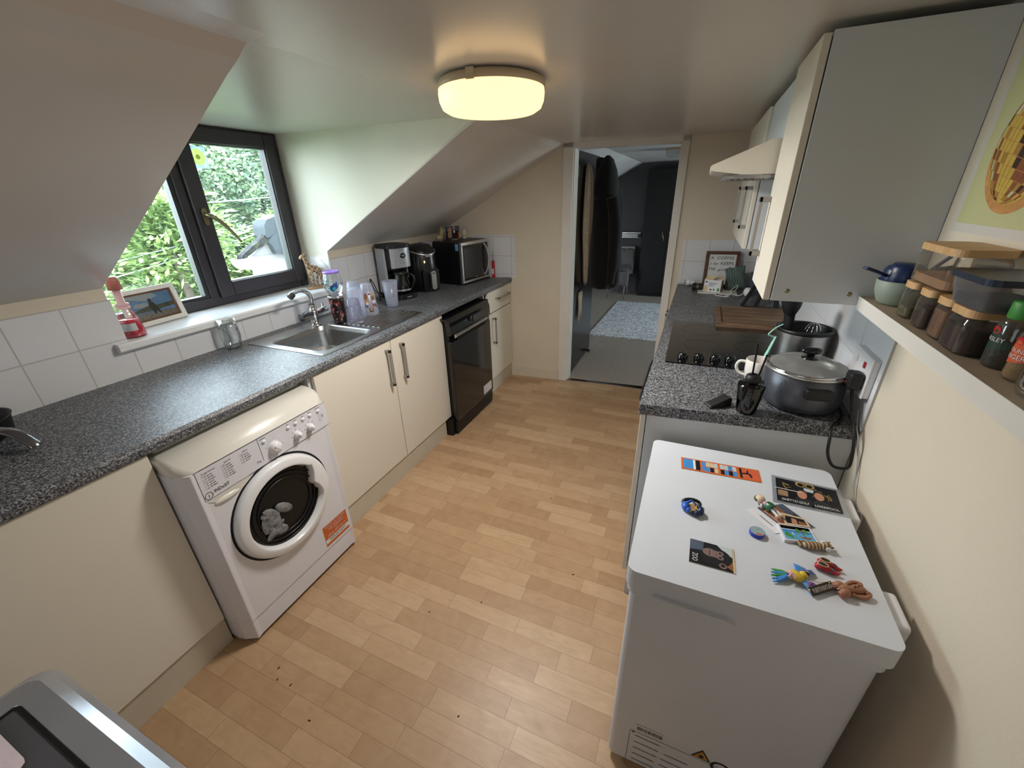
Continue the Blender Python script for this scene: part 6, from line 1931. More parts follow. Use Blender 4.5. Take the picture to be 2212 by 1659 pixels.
def paint_golf(put, write):
    put(R(0.06, 0.93, 0.09, 0.92), 1)
    r = random.Random(9)
    for i in range(16):
        x, y = 0.10 + r.random() * 0.78, 0.52 + r.random() * 0.36
        a = r.random() * PI
        dx, dy, w = 0.05 * math.cos(a), 0.10 * math.sin(a), 0.012
        put([(x - dx, y - dy), (x + dx, y + dy), (x + dx + w, y + dy + w * 2.2), (x - dx + w, y - dy + w * 2.2)], 2, 0.0005)
    for cx in (0.42, 0.55):
        put([(x, y) for x, y in ell(cx, 0.84, 0.075, 0.10, 18)], 2, 0.00052)
        put([(x, y) for x, y in ell(cx, 0.83, 0.045, 0.06, 16)], 1, 0.00056)
    put([(0.46, 0.62), (0.60, 0.60), (0.60, 0.72), (0.46, 0.74)], 6, 0.00055)
    put(R(0.08, 0.22, 0.28, 0.48), 5, 0.00052)
    for cx, cy, s in ((0.42, 0.46, 1.0), (0.66, 0.52, 1.0)):
        put([(cx - 0.13, 0.10), (cx + 0.14, 0.10), (cx + 0.11, 0.30), (cx + 0.03, 0.38), (cx - 0.03, 0.38), (cx - 0.10, 0.30)], 4, 0.00056)
        put(ell(cx, cy + 0.06, 0.080, 0.15, 20), 4, 0.00058)
        put(ell(cx, cy, 0.068, 0.145, 20), 3, 0.0006)
    put(R(0.035, 0.42, 0.525, 0.545), 7, 0.0007)
    write('GHETTO GOLF', 0.31, 0.165, 0.37, 0.105, 8, 0.0008)
    write('LIVERPOOL', 0.73, 0.160, 0.32, 0.105, 8, 0.0008)
card('photo_print', 'black and gold photo of two people in a clear sleeve on the freezer', 'photo', [(0.2835, 1.0545), (0.4515, 1.0560), (0.4570, 1.1735), (0.2940, 1.1835)],
     paint_golf, ['plastic_sleeve', 'photo_dark', 'photo_gold', 'skin_tone', 'charcoal_panel', 'carved_wood', 'photo_cloud', 'label_white', 'label_white'])
mat('chimp_grey', '7d6662', 0.6)
def paint_zoo(put, write):
    put(R(0.0, 0.955, 0.0, 1.0), 1)
    put([(0.0, 0.55), (0.30, 0.62), (0.32, 1.0), (0.0, 1.0)], 2, 0.0004)
    put([(0.62, 1.0), (0.80, 0.72), (0.955, 0.60), (0.955, 1.0)], 4, 0.0004)
    put([(0.80, 0.20), (0.955, 0.05), (0.955, 0.40), (0.86, 0.50)], 6, 0.00042)
    put(ell(0.60, 0.48, 0.34, 0.38, 26), 5, 0.00045)
    put(ell(0.46, 0.60, 0.17, 0.17, 20), 3, 0.0005)
    put(ell(0.60, 0.58, 0.12, 0.15, 20), 3, 0.00052)
    put(ell(0.69, 0.66, 0.075, 0.085, 16), 3, 0.00053)
    put(ell(0.69, 0.47, 0.075, 0.085, 16), 3, 0.00053)
    put(ell(0.685, 0.655, 0.034, 0.040, 12), 5, 0.0006)
    put(ell(0.685, 0.475, 0.034, 0.040, 12), 5, 0.0006)
    put(ell(0.60, 0.585, 0.012, 0.016, 8), 5, 0.0006)
    put(ell(0.60, 0.535, 0.012, 0.016, 8), 5, 0.0006)
    put([(0.44, 0.47), (0.455, 0.47), (0.455, 0.70), (0.44, 0.70)], 5, 0.0006)
    put(ell(0.74, 0.16, 0.085, 0.11, 16), 3, 0.0006)
    put(ell(0.74, 0.17, 0.05, 0.065, 14), 5, 0.00065)
zc = card('fridge_magnet', 'square photo magnet of a chimpanzee marked ZOO at the front of the freezer lid', 'magnet', [(0.0851, 0.7647), (0.1792, 0.7654), (0.1790, 0.8370), (0.0858, 0.8370)],
     paint_zoo, ['photo_sand', 'photo_dark', 'photo_slate', 'chimp_grey', 'photo_cloud', 'ink_black', 'cow_brown'], group='flat magnets on the freezer')
zt_ = MB().text('ZOO', 0, 0, 0.016, 0, T(0.0965, 0.782, FZ + 0.0026) @ RZ(-PI / 2), 0.0, width=0.024)
zt_.build('lettering', 'label_white', zc, W=True)

def paint_note(put, write):
    put(R(0.30, 0.98, 0.0, 0.98), 1)
    put([(0.34, 0.02), (0.62, 0.02), (0.70, 0.98), (0.34, 0.98)], 2, 0.0005)
    put([(0.55, 0.40), (0.75, 0.35), (0.78, 0.98), (0.58, 0.98)], 3, 0.0006)
    put([(0.68, 0.05), (0.93, 0.05), (0.93, 0.55), (0.80, 0.50)], 4, 0.0006)
    write('happy day', 0.16, 0.5, 0.16, 0.06, 4, 0.0008) if False else put([(0.13, 0.25), (0.145, 0.25), (0.16, 0.7), (0.145, 0.7)], 4, 0.0006)
card('photo_print', 'white-bordered print lying at a slant under the wooden doll magnet', 'photo', [(0.2735, 0.9290), (0.3660, 0.9880), (0.3050, 1.0560), (0.2130, 0.9950)],
     paint_note, ['paper_white', 'photo_slate', 'skin_tone', 'cow_brown', 'ink_black', 'label_white'], group='photo prints on the freezer')
def paint_pol(put, write):
    put(R(0.10, 0.90, 0.14, 0.80), 1)
    put([(0.30, 0.14), (0.52, 0.14), (0.55, 0.60), (0.35, 0.66)], 2, 0.0005)
    put([(0.58, 0.14), (0.86, 0.14), (0.84, 0.42), (0.60, 0.48)], 3, 0.0005)
card('photo_print', 'cream-bordered instant photo on top of the slanted print on the freezer', 'photo', [(0.2980, 0.9690), (0.3540, 0.9790), (0.3460, 1.0080), (0.2960, 1.0120)],
     paint_pol, ['photo_sand', 'photo_dark', 'skin_tone', 'cow_brown'], z=FZ + 0.0030, group='photo prints on the freezer')
def paint_beach(put, write):
    put(R(0.05, 0.95, 0.06, 0.94), 5)
    put(R(0.06, 0.94, 0.72, 0.93), 2)
    put(R(0.06, 0.94, 0.06, 0.64), 1, 0.0004)
    put(R(0.06, 0.94, 0.50, 0.66), 3, 0.0005)
    put([(0.08, 0.30), (0.30, 0.12), (0.34, 0.22), (0.16, 0.56)], 4, 0.0006)
    put([(0.48, 0.28), (0.88, 0.26), (0.80, 0.14), (0.60, 0.16)], 6, 0.0006)
    put([(0.68, 0.28), (0.70, 0.28), (0.66, 0.62), (0.64, 0.62)], 7, 0.0006)
    put([(0.46, 0.56), (0.56, 0.50), (0.58, 0.80), (0.50, 0.78)], 4, 0.0007)
    put([(0.72, 0.50), (0.84, 0.48), (0.80, 0.80), (0.70, 0.78)], 4, 0.0007)
    put(ell(0.64, 0.66, 0.05, 0.07, 10), 6, 0.0008)
    put([(0.32, 0.38), (0.38, 0.36), (0.35, 0.56)], 0, 0.0007)
    write('Gran Canaria', 0.5, 0.86, 0.70, 0.09, 7, 0.0008) if False else put(R(0.14, 0.50, 0.83, 0.87), 7, 0.0006)
card('fridge_magnet', 'square beach-scene tile magnet beside the tabby cat', 'magnet', [(0.2885, 0.9075), (0.3590, 0.9235), (0.3490, 0.9700), (0.2790, 0.9610)],
     paint_beach, ['paper_white', 'photo_sea', 'photo_sand', 'sky_blue', 'leaf_green', 'photo_cloud', 'cow_brown', 'dark_brown'], th=0.008, group='flat magnets on the freezer')
ds_ = thing('fridge_magnet', 'round cobalt blue disc magnet on the freezer', 'magnet', (0.2320, 0.9110, FZ))
MB().lathe([(1e-4, 0), (0.0160, 0), (0.0165, 0.001), (0.0165, 0.009), (0.0155, 0.0105), (0.0150, 0.0098), (1e-4, 0.0098)], 32).build('rim', 'cobalt_plastic', ds_)
dd = MB().disc(0.0152, 0.0102, 28, 0)
mat('disc_face', '8fa6aa', 0.3)
dd.poly([(x, y, 0.0105) for x, y in ell(0.003, -0.010, 0.007, 0.003, 12)], 1)
dd.poly([(-0.002, 0.004, 0.0105), (0.004, 0.010, 0.0105), (0.0045, 0.0095, 0.0105), (-0.0015, 0.0035, 0.0105)], 2)
dd.build('face', ['disc_face', 'orange_print', 'print_grey'], ds_)
# tabby cat magnet
ct_ = thing('cat_magnet', 'tabby cat figure magnet lying on the freezer', 'magnet', (0.3505, 0.9115, FZ), math.radians(14))
cbm = MB().sph((-0.006, 0, 0.008), (0.024, 0.0115, 0.0085), 0)
cbm.tube(curve([(-0.028, 0.0, 0.005), (-0.034, 0.005, 0.005), (-0.030, 0.011, 0.005), (-0.016, 0.012, 0.005)], 4), 0.0042, 8)
cbm.build('body', 'tabby_stripes', ct_)
chd = MB().sph((0.022, 0.001, 0.010), (0.0105, 0.0100, 0.0090), 0)
for s_ in (-1, 1):
    chd.tube([(0.027, 0.001 + s_ * 0.006, 0.012), (0.034, 0.001 + s_ * 0.010, 0.014)], [0.004, 0.0005], 6)
cho = chd.build('head', 'tabby_stripes', ct_)
MB().sph((0.022, -0.008, 0.008), (0.006, 0.004, 0.006), 0).sph((0.018, 0.008, 0.012), (0.005, 0.004, 0.005), 0).build('muzzle', 'paper_white', cho)
MB().tube([(0.012, -0.010, 0.006), (0.014, 0.0, 0.017), (0.012, 0.010, 0.006)], 0.0012, 6).build('collar', 'photo_sand', ct_)
# clogs magnet
cgm = thing('clogs_magnet', 'pair of little red clogs magnet on the freezer', 'magnet', (0.3580, 0.8520, FZ), math.radians(-12))
for k_, (dx, dy) in enumerate(((0.0, -0.006), (0.004, 0.010))):
    c1 = MB()
    secs = [(-0.020, 0.006, 0.004, 0.010), (-0.015, 0.0075, 0.0, 0.016), (-0.004, 0.008, 0.0, 0.016), (0.006, 0.0078, 0.0, 0.014), (0.014, 0.0065, 0.0005, 0.010), (0.021, 0.004, 0.002, 0.0085), (0.026, 0.0008, 0.0055, 0.0075)]
    vv_, ff_ = [], []
    N_ = 12
    for (x, w, z0, z1) in secs:
        for i in range(N_):
            a = 2 * PI * i / N_
            vv_.append((x + dx, dy + w * math.cos(a), (z0 + z1) / 2 + (z1 - z0) / 2 * math.sin(a)))
    for j in range(len(secs) - 1):
        for i in range(N_):
            ff_.append((j * N_ + i, j * N_ + (i + 1) % N_, (j + 1) * N_ + (i + 1) % N_, (j + 1) * N_ + i))
    c1.add(vv_, ff_, 0, None, True)
    c1.add(vv_[:N_], [tuple(range(N_))], 0)
    clo = c1.build('clog', 'red_plastic', cgm)
    MB().tube([(dx - 0.007 + 0.0095 * math.cos(t), dy + 0.006 * math.sin(t), 0.0163) for t in [2 * PI * i / 16 for i in range(16)]], 0.0010, 6, closed=True).build('trim', 'photo_sand', clo)
    MB().poly([(x + dx, y + dy, 0.0164) for x, y in ell(-0.007, 0, 0.0090, 0.0055, 14)]).build('opening', 'orange_print' if False else 'dark_brown', clo)
    wm_ = MB().poly([(0.004 + dx, dy - 0.0082, 0.005), (0.012 + dx, dy - 0.0074, 0.005), (0.010 + dx, dy - 0.0070, 0.011), (0.006 + dx, dy - 0.0078, 0.012)])
    wm_.poly([(-0.012 + dx, dy - 0.0085, 0.005), (-0.004 + dx, dy - 0.0087, 0.005), (-0.008 + dx, dy - 0.0083, 0.012)])
    wm_.poly([(0.008 + dx, dy - 0.004, 0.0136), (0.015 + dx, dy - 0.003, 0.0108), (0.015 + dx, dy + 0.003, 0.0108), (0.008 + dx, dy + 0.004, 0.0136)])
    wm_.build('windmill_print', 'charcoal_panel' if k_ else 'photo_slate', clo)
# torso magnet
tm = thing('torso_magnet', 'brown beach-figure torso magnet at the near corner of the freezer lid', 'magnet', (0.3900, 0.8040, FZ), math.radians(24))
tm.scale = (0.80, 0.80, 0.80)
tb2 = MB()
tb2.tube(curve([(-0.028, 0.0, 0.010), (-0.018, 0, 0.013), (-0.004, 0.0, 0.010), (0.012, 0.0, 0.009), (0.030, 0.0, 0.009)], 4), [0.010] * 3 + [0.012] * 4 + [0.0095] * 5 + [0.012] * 5, 12, flat=0.9)
for s_ in (-1, 1):
    tb2.sph((-0.022, s_ * 0.011, 0.012), (0.013, 0.0115, 0.011))
    tb2.tube([(-0.026, s_ * 0.012, 0.010), (-0.036, s_ * 0.013, 0.006)], [0.010, 0.009], 10)
    tb2.tube(curve([(0.030, s_ * 0.010, 0.009), (0.038, s_ * 0.016, 0.008), (0.024, s_ * 0.023, 0.007), (0.006, s_ * 0.018, 0.006), (-0.006, s_ * 0.012, 0.009)], 4), [0.006] * 4 + [0.0052] * 8 + [0.0045] * 5, 8)
tb2.build('torso', 'tan_skin', tm)
MB().tube([(-0.010, -0.013, 0.010), (-0.012, -0.004, 0.021), (-0.014, 0.0, 0.0215), (-0.012, 0.004, 0.021), (-0.010, 0.013, 0.010)], 0.0014, 6).tube([(-0.014, 0.0, 0.0215), (-0.034, 0.0, 0.012)], 0.0016, 6).build('bikini', 'label_white', tm)
MB().text('Mi amor', 0.016, 0.0, 0.010, 0, T(0, 0, 0.0195) @ RZ(0), 0.001, width=0.026).build('lettering', 'dark_brown', tm) if False else MB().tube(curve([(0.004, -0.004, 0.0195), (0.010, 0.002, 0.0195), (0.014, -0.003, 0.0195), (0.020, 0.003, 0.020), (0.026, -0.001, 0.0205)], 4), 0.0009, 5).build('scribble', 'dark_brown', tm)
# parrot magnet with its sign
pm = thing('parrot_magnet', 'bright parrot magnet with a dark sign reading FUERTEVENTURA', 'magnet', (0.2940, 0.7990, FZ))
pbm = MB().sph((0.0, 0.0, 0.010), (0.016, 0.012, 0.009), 0, RZ(-0.6))
pbm.build('body', 'wash_yellow', pm)
phd = MB().sph((0.013, 0.004, 0.013), (0.009, 0.009, 0.008))
pho = phd.build('head', 'wash_yellow', pm)
MB().sph((0.018, 0.006, 0.017), (0.006, 0.0045, 0.0045)).build('beak', 'dark_brown', pho)
MB().sph((0.020, 0.0105, 0.0155), (0.0035, 0.002, 0.005)).build('cheek', 'paper_white', pho)
for nm_, base_, pts_, c1_, c2_ in (('upper', (0.004, 0.010), (1.0, 2.2), 'sky_blue', 'purple_paint'), ('lower', (0.010, -0.010), (-1.1, 0.1), 'sky_blue', 'wash_yellow')):
    wg = MB()
    for i in range(11):
        a = pts_[0] + (pts_[1] - pts_[0]) * i / 10 - (0.6 if nm_ == 'upper' else 0.0)
        L = 0.031 if nm_ == 'upper' else 0.028
        if nm_ == 'upper' and i < 3:
            L = 0.040
        x0, y0 = base_
        wg.tube([(x0, y0, 0.008), (x0 + L * 0.55 * math.cos(a), y0 + L * 0.55 * math.sin(a), 0.009), (x0 + L * math.cos(a), y0 + L * math.sin(a), 0.004)], [0.003, 0.0026, 0.001], 6, i % 2 if i < 4 else 0)
    wg.build('wing', [c1_, c2_], pm)
tlm = MB()
for i, (a, mi) in enumerate(((2.75, 0), (2.95, 1), (3.15, 0), (3.35, 1), (3.5, 1))):
    tlm.tube([(-0.012, -0.002, 0.008), (-0.026 * 1.0, -0.002 + 0.016 * math.sin(a) - 0.002 * i, 0.006), (-0.012 + 0.034 * math.cos(a), -0.004 + 0.034 * math.sin(a) - 0.003 * i, 0.003)], [0.004, 0.0045, 0.001], 6, mi)
tlm.build('tail', ['leaf_green', 'sky_blue'], pm)
fw = MB()
for i in range(5):
    a = 2 * PI * i / 5 + 0.3
    fw.tube([(-0.010, -0.004, 0.016), (-0.010 + 0.011 * math.cos(a), -0.004 + 0.011 * math.sin(a), 0.014)], [0.003, 0.0018], 6)
note(fw.build('starfish', 'pink_paint', pm), 'pale pink starfish')
gr_ = MB()
for i in range(10):
    gr_.sph((0.020 + 0.010 * (i % 4) / 3, -0.010 - 0.004 * (i // 4), 0.008 + 0.001 * (i % 3)), 0.0032, 0, None, 6, 4)
gr_.build('grapes', 'purple_paint', pm)
FS2 = T(0.0425, -0.0135, 0.006) @ RZ(math.radians(38)) @ RX(math.radians(28))
sgn = MB().bx(-0.0275, 0.0275, -0.0085, 0.0085, 0.0, 0.0045, 0, FS2)
sgn.text('FUERTEVENTURA', 0.0, -0.0005, 0.0115, 1, FS2, 0.0051, width=0.049)
note(sgn.build('sign', ['dark_brown', 'label_white'], pm), 'dark sign lettered FUERTEVENTURA')
MB().tube([(0.022, 0.002, 0.006), (0.040, -0.002, 0.010), (0.056, 0.004, 0.012)], 0.0006, 5).sph((0.058, 0.004, 0.011), 0.0028).sph((0.020, -0.028, 0.008), 0.0028).build('chain', 'wash_yellow', pm)
# diver or rider magnet in blue
bm = thing('figure_magnet', 'round magnet of two blue figures with a tyre-like black ring', 'magnet', (0.0865, 0.9430, FZ), math.radians(8))
MB().tube([(0.0 + 0.021 * math.cos(t), 0.018 + 0.009 * math.sin(t), 0.008 + 0.005 * math.sin(t)) for t in [2 * PI * i / 20 for i in range(20)]], 0.0046, 8, closed=True).build('tyre', 'soft_black_plastic', bm)
bl = MB().sph((-0.018, 0.002, 0.009), (0.009, 0.015, 0.009), 0)
bl.sph((-0.011, -0.012, 0.008), (0.007, 0.006, 0.007), 0)
bl.tube([(-0.014, 0.010, 0.012), (0.0, 0.021, 0.014)], [0.004, 0.003], 8, 0)
note(bl.build('blue_figure', 'royal_blue', bm), 'bright blue figure')
bl2 = MB().sph((0.018, -0.010, 0.010), (0.009, 0.014, 0.010), 0)
bl2.sph((0.008, -0.022, 0.009), (0.008, 0.008, 0.008), 0)
bl2.tube([(0.016, -0.002, 0.014), (0.0, 0.021, 0.014)], [0.003, 0.0025], 8, 0)
note(bl2.build('navy_figure', 'blue_plastic', bm), 'dark blue figure')
MB().sph((0.0, -0.006, 0.007), (0.014, 0.020, 0.007)).build('core', 'charcoal_panel', bm)
MB().prism(rrect(-0.0055, 0.0055, -0.020, 0.007, 0.004), 2, 0.0135, 0.0155).build('badge', 'carved_wood', bm)
MB().tube(curve([(0.010, 0.002, 0.013), (0.007, -0.008, 0.015), (0.014, -0.017, 0.013)], 4), 0.0018, 6).build('scarf', 'wash_yellow', bm)
# wooden doll magnet
wdm = thing('doll_magnet', 'little jointed wooden doll magnet in a green barrel on the freezer', 'magnet', (0.2680, 1.010, FZ + 0.0018), math.radians(-50))
MB().sph((-0.030, 0.0, 0.013), (0.0125, 0.012, 0.0115)).build('head', 'pale_wood', wdm)
hrm = MB()
for i in range(12):
    a = PI * 0.55 + PI * 0.9 * i / 11
    hrm.sph((-0.030 + 0.0125 * math.cos(a), 0.012 * math.sin(a), 0.013), 0.0032, 0, None, 6, 4)
hrm.build('hair', 'herb_green', wdm)
MB().tube([(-0.021, 0.0, 0.012), (-0.008, 0.0, 0.012)], 0.0055, 10).build('neck', 'pink_paint', wdm)
MB().tube([(-0.009, 0, 0.0125), (0.0, 0, 0.0125), (0.008, 0, 0.0125)], [0.0105, 0.0125, 0.0115], 20).build('barrel', 'bottle_green', wdm)
for s_ in (-1, 1):
    MB().tube([(0.008, s_ * 0.004, 0.013), (0.026, s_ * 0.0055, 0.010)], 0.0032, 8).build('leg', 'paper_white', wdm)
    MB().sph((0.030, s_ * 0.006, 0.009), 0.0055).build('foot', 'pale_wood', wdm)
MB().tube([(-0.018, -0.006, 0.008), (-0.012, -0.014, 0.005), (-0.020, -0.016, 0.005)], [0.003, 0.0035, 0.003], 8).build('arm', 'paper_white', wdm)

# crumbs dropped on the floor
cb9 = MB()
rc = random.Random(21)
for (x, y) in ((-0.62, 1.02), (-1.19, 0.50), (-1.16, 0.47), (-1.10, 0.475), (-0.55, 1.75), (-0.72, 2.2), (-0.95, 0.42), (-0.30, 1.3), (-0.80, 0.9), (-0.45, 2.5), (-0.88, 0.30), (-0.50, 0.62), (-0.66, 0.25)):
    cb9.sph((0, 0, 0), (0.004 + 0.003 * rc.random(), 0.0025, 0.0018), 0, T(x, y, 0.0012) @ RZ(rc.random() * 3), 6, 4)
tag(cb9.build('crumbs', 'dark_brown', None), 'tiny dark crumbs scattered on the wood strip floor', 'crumbs', kind='stuff')

# ================================================================== seen through the doorway
rg = MB().prism([(-1.055, 4.70), (0.25, 4.69), (0.25, 6.48), (-1.015, 6.46)], 2, -0.004, 0.012)
tag(rg.build('rug', 'marbled_rug', None, loc=(-0.4, 5.6, 0)), 'pale grey marbled rug on the bedroom carpet', 'rug')
wr = thing('wardrobe', 'tall black two-door wardrobe at the far end of the bedroom', 'wardrobe', (-0.3, 7.05, 0))
MB().bx(-0.815, 0.20, 6.98, 7.29, 0.04, 1.855).build('carcass', 'dark_wardrobe', wr, W=True, bev=0.004)
MB().bx(-0.80, 0.19, 7.0, 7.29, -0.002, 0.04).build('plinth', 'dark_wardrobe', wr, W=True)
for a, b, hx in ((-0.812, -0.455, -0.505), (-0.450, 0.195, -0.405)):
    d = MB().bx(a, b, 6.960, 6.978, 0.06, 1.84).build('door', 'dark_wardrobe', wr, W=True, bev=0.003)
    MB().tube([(hx - 0.02, 6.955, 0.99), (hx - 0.012, 6.935, 0.97), (hx + 0.012, 6.935, 0.88), (hx + 0.02, 6.955, 0.86)], 0.006, 8).build('handle', 'brass', d, W=True)
shf = thing('wall_mirror_shelf', 'silver ridged shelf rail low on the dark bedroom wall', 'shelf', (-1.2, 7.25, 0.93))
for k_ in range(3):
    MB().bx(-1.75, -0.86, 7.19 - 0.012 * k_, 7.298, 0.875 + k_ * 0.032, 0.898 + k_ * 0.032).build('rail', 'light_metal', shf, W=True, bev=0.003)
MB().bx(-0.90, -0.865, 7.155, 7.17, 0.885, 0.925).build('control_box', 'ink_black', shf, W=True)
ht = thing('panel_heater', 'white panel heater on the bedroom wall behind the chair', 'heater', (-1.2, 7.25, 0.4))
MB().bx(-1.55, -0.93, 7.22, 7.298, 0.30, 0.735).build('panel', 'white_gloss', ht, W=True, bev=0.006)
MB().bx(-1.53, -0.95, 7.21, 7.222, 0.695, 0.720).build('grille', 'label_white', ht, W=True)
chr_ = thing('chair', 'metal-legged chair draped with a striped throw in the bedroom', 'chair', (-1.10, 6.85, 0))
for x, y in ((-1.23, 6.66), (-0.97, 6.66), (-1.23, 7.02), (-0.97, 7.02)):
    MB().tube([(x, y, 0.0), (x, y, 0.42)], 0.013, 10).build('leg', 'chrome', chr_, W=True)
MB().bx(-1.26, -0.94, 6.64, 7.04, 0.42, 0.45).build('seat', 'charcoal_panel', chr_, W=True, bev=0.01)
MB().bx(-1.26, -0.94, 7.03, 7.06, 0.45, 0.70).build('backrest', 'charcoal_panel', chr_, W=True, bev=0.01)
thr = MB()
gv, gf = [], []
na, nb = 26, 18
path = [(6.63, 0.26), (6.625, 0.40), (6.66, 0.468), (6.85, 0.475), (7.005, 0.48), (7.015, 0.60), (7.03, 0.715), (7.08, 0.72), (7.085, 0.55)]
for i in range(na + 1):
    t = i / na * (len(path) - 1)
    k_ = min(int(t), len(path) - 2)
    f = t - k_
    y = path[k_][0] * (1 - f) + path[k_ + 1][0] * f
    z = path[k_][1] * (1 - f) + path[k_ + 1][1] * f
    for j in range(nb + 1):
        u = j / nb
        gv.append((-1.28 + 0.36 * u, y + 0.006 * math.sin(14 * u + i), z + 0.006 * math.sin(17 * u + 2 * i) - (0.06 * u if i < 4 else 0)))
for i in range(na):
    for j in range(nb):
        gf.append((i * (nb + 1) + j, i * (nb + 1) + j + 1, (i + 1) * (nb + 1) + j + 1, (i + 1) * (nb + 1) + j))
thr.add(gv, gf, 0, None, True)
tag(thr.build('throw', 'striped_throw', None, loc=(-1.1, 6.85, 0.45), solid=0.012), 'grey striped throw draped over the bedroom chair', 'throw')
# coats on the open door
def hanging(name, label, cat, prof, y0, m, x0, fold, seed, loc, parts=None):
    """garment hanging on the door face; prof = list of (z, y half width, thickness, y offset)"""
    t = thing(name, label, cat, loc)
    gv, gf = [], []
    N_ = 40
    rr_ = random.Random(seed)
    ph_ = [rr_.random() * 6 for _ in range(4)]
    for (z, hw, th_, yo) in prof:
        for i in range(N_):
            a = 2 * PI * i / N_
            f = 1 + fold * (math.sin(5 * a + ph_[0] + z * 3) + 0.6 * math.sin(9 * a + ph_[1]))
            gv.append((x0 + th_ * f * (1 + math.cos(a)), y0 + yo + hw * f * math.sin(a), z))
    for j in range(len(prof) - 1):
        for i in range(N_):
            gf.append((j * N_ + i, j * N_ + (i + 1) % N_, (j + 1) * N_ + (i + 1) % N_, (j + 1) * N_ + i))
    gf.append(tuple(range(N_))[::-1])
    gf.append(tuple(range((len(prof) - 1) * N_, len(prof) * N_)))
    mb = MB().add(gv, gf, 0, None, True)
    mb.build('coat_body', m, t, W=True, sub=1)
    return t
cream = hanging('fleece_coat', 'cream fleece coat half hidden behind the black coat on the open door', 'coat',
                [(1.78, 0.03, 0.015, 0.02), (1.70, 0.08, 0.030, 0.01), (1.50, 0.10, 0.036, 0.0), (1.30, 0.11, 0.036, 0.0), (1.22, 0.09, 0.032, 0.0), (1.0, 0.06, 0.028, 0.05), (0.76, 0.05, 0.024, 0.08)], 3.73, 'cream_fleece', -0.934, 0.07, 4, (-0.9, 3.66, 1.24))
black = hanging('black_coat', 'long black hooded coat hanging on the open dark door', 'coat',
                [(1.825, 0.03, 0.03, -0.02), (1.79, 0.09, 0.06, -0.02), (1.66, 0.14, 0.085, 0.0), (1.56, 0.15, 0.105, 0.0), (1.50, 0.17, 0.115, 0.0), (1.30, 0.18, 0.122, 0.0), (1.0, 0.19, 0.132, 0.0), (0.80, 0.19, 0.138, 0.0), (0.74, 0.17, 0.125, 0.0)], 3.90, 'black_coat', -0.884, 0.045, 8, (-0.80, 3.84, 0.73))
MB().tube(curve([(-0.70, 3.72, 1.52), (-0.665, 3.74, 1.3), (-0.655, 3.72, 1.0), (-0.67, 3.72, 0.82)], 5), [0.05] * 8 + [0.045] * 4 + [0.035] * 4, 12).build('sleeve', 'black_coat', black, W=True)
ht_ = MB().lathe([(0.015, 1.83), (0.05, 1.80), (0.085, 1.72), (0.105, 1.62), (0.11, 1.54), (0.09, 1.50), (1e-4, 1.49)], 24, 0, T(-0.78, 3.84, 0), True, 0.95, 1.25)
ht_.build('hood', 'black_coat', black, W=True)
sf = thing('scarf', 'fringed cream scarf end dangling below the coats on the open door', 'scarf', (-0.90, 3.68, 0.55))
MB().bx(-0.930, -0.915, 3.63, 3.74, 0.66, 0.74).build('scarf_end', 'cream_fleece', sf, W=True, bev=0.005)
for i in range(9):
    y = 3.636 + i * 0.0122
    MB().tube([(-0.922, y, 0.66), (-0.918, y + 0.004, 0.58), (-0.920, y + 0.002 * (i % 3), 0.47 + 0.03 * ((i * 5) % 4))], [0.005, 0.0045, 0.004], 6).build('tassel', 'cream_fleece', sf, W=True)

# ================================================================== outside the dormer window
gnd = MB().bx(-60, -2.6, -25, 45, -3.6, -3.5)
struct(gnd.build('ground', 'lawn_green'))
# neighbouring dormer end: gutter, mossy tiles, lead flashing, white wall
nr = thing('neighbouring_roof', 'corner of a mossy roof with white half-round gutter, lead flashing and white wall outside', 'roof', (-3.3, 2.7, 0.9))
MB().bx(-3.245, -3.20, 2.26, 3.6, -3.5, 1.16).build('wall', 'render_white', nr, W=True)
MB().prism([(2.16, 1.155), (2.17, 1.190), (2.42, 1.325), (2.60, 1.42), (2.62, 1.37), (2.45, 1.275)], 0, -3.24, -3.175).build('roof_verge', 'mossy_roof', nr, W=True, bev=0.01)
MB().prism([(2.24, 1.15), (2.58, 1.34), (3.6, 1.34), (3.6, 1.14)], 0, -3.245, -3.205).build('gable', 'render_white', nr, W=True)
lf = MB().prism([(2.40, 1.29), (2.405, 1.385), (2.44, 1.425), (2.52, 1.445), (2.66, 1.465), (2.66, 1.30), (2.56, 1.31), (2.48, 1.305)], 0, -3.30, -3.165)
lf.build('lead_flashing', 'lead_flashing', nr, W=True, bev=0.02, seg=3)
lf2 = MB().prism([(2.40, 1.262), (2.46, 1.31), (2.56, 1.325), (2.70, 1.34), (2.70, 1.145), (2.56, 1.145), (2.445, 1.165), (2.43, 1.225)], 0, -3.26, -3.155)
lf2.build('lead_flashing', 'lead_flashing', nr, W=True, bev=0.02, seg=3)
gt_ = MB()
arc_ = [(2.19 + 0.078 * math.cos(a), 1.165 + 0.085 * math.sin(a)) for a in [PI + PI * i / 14 for i in range(15)]]
gt_.prism(arc_, 0, -3.155, -3.14)
arc2 = arc_ + [(2.19 + 0.070 * math.cos(a), 1.165 + 0.077 * math.sin(a)) for a in [2 * PI - PI * i / 14 for i in range(15)]]
gt_.prism(arc2, 0, -3.25, -3.155)
gt_.build('gutter', 'upvc_white', nr, W=True)
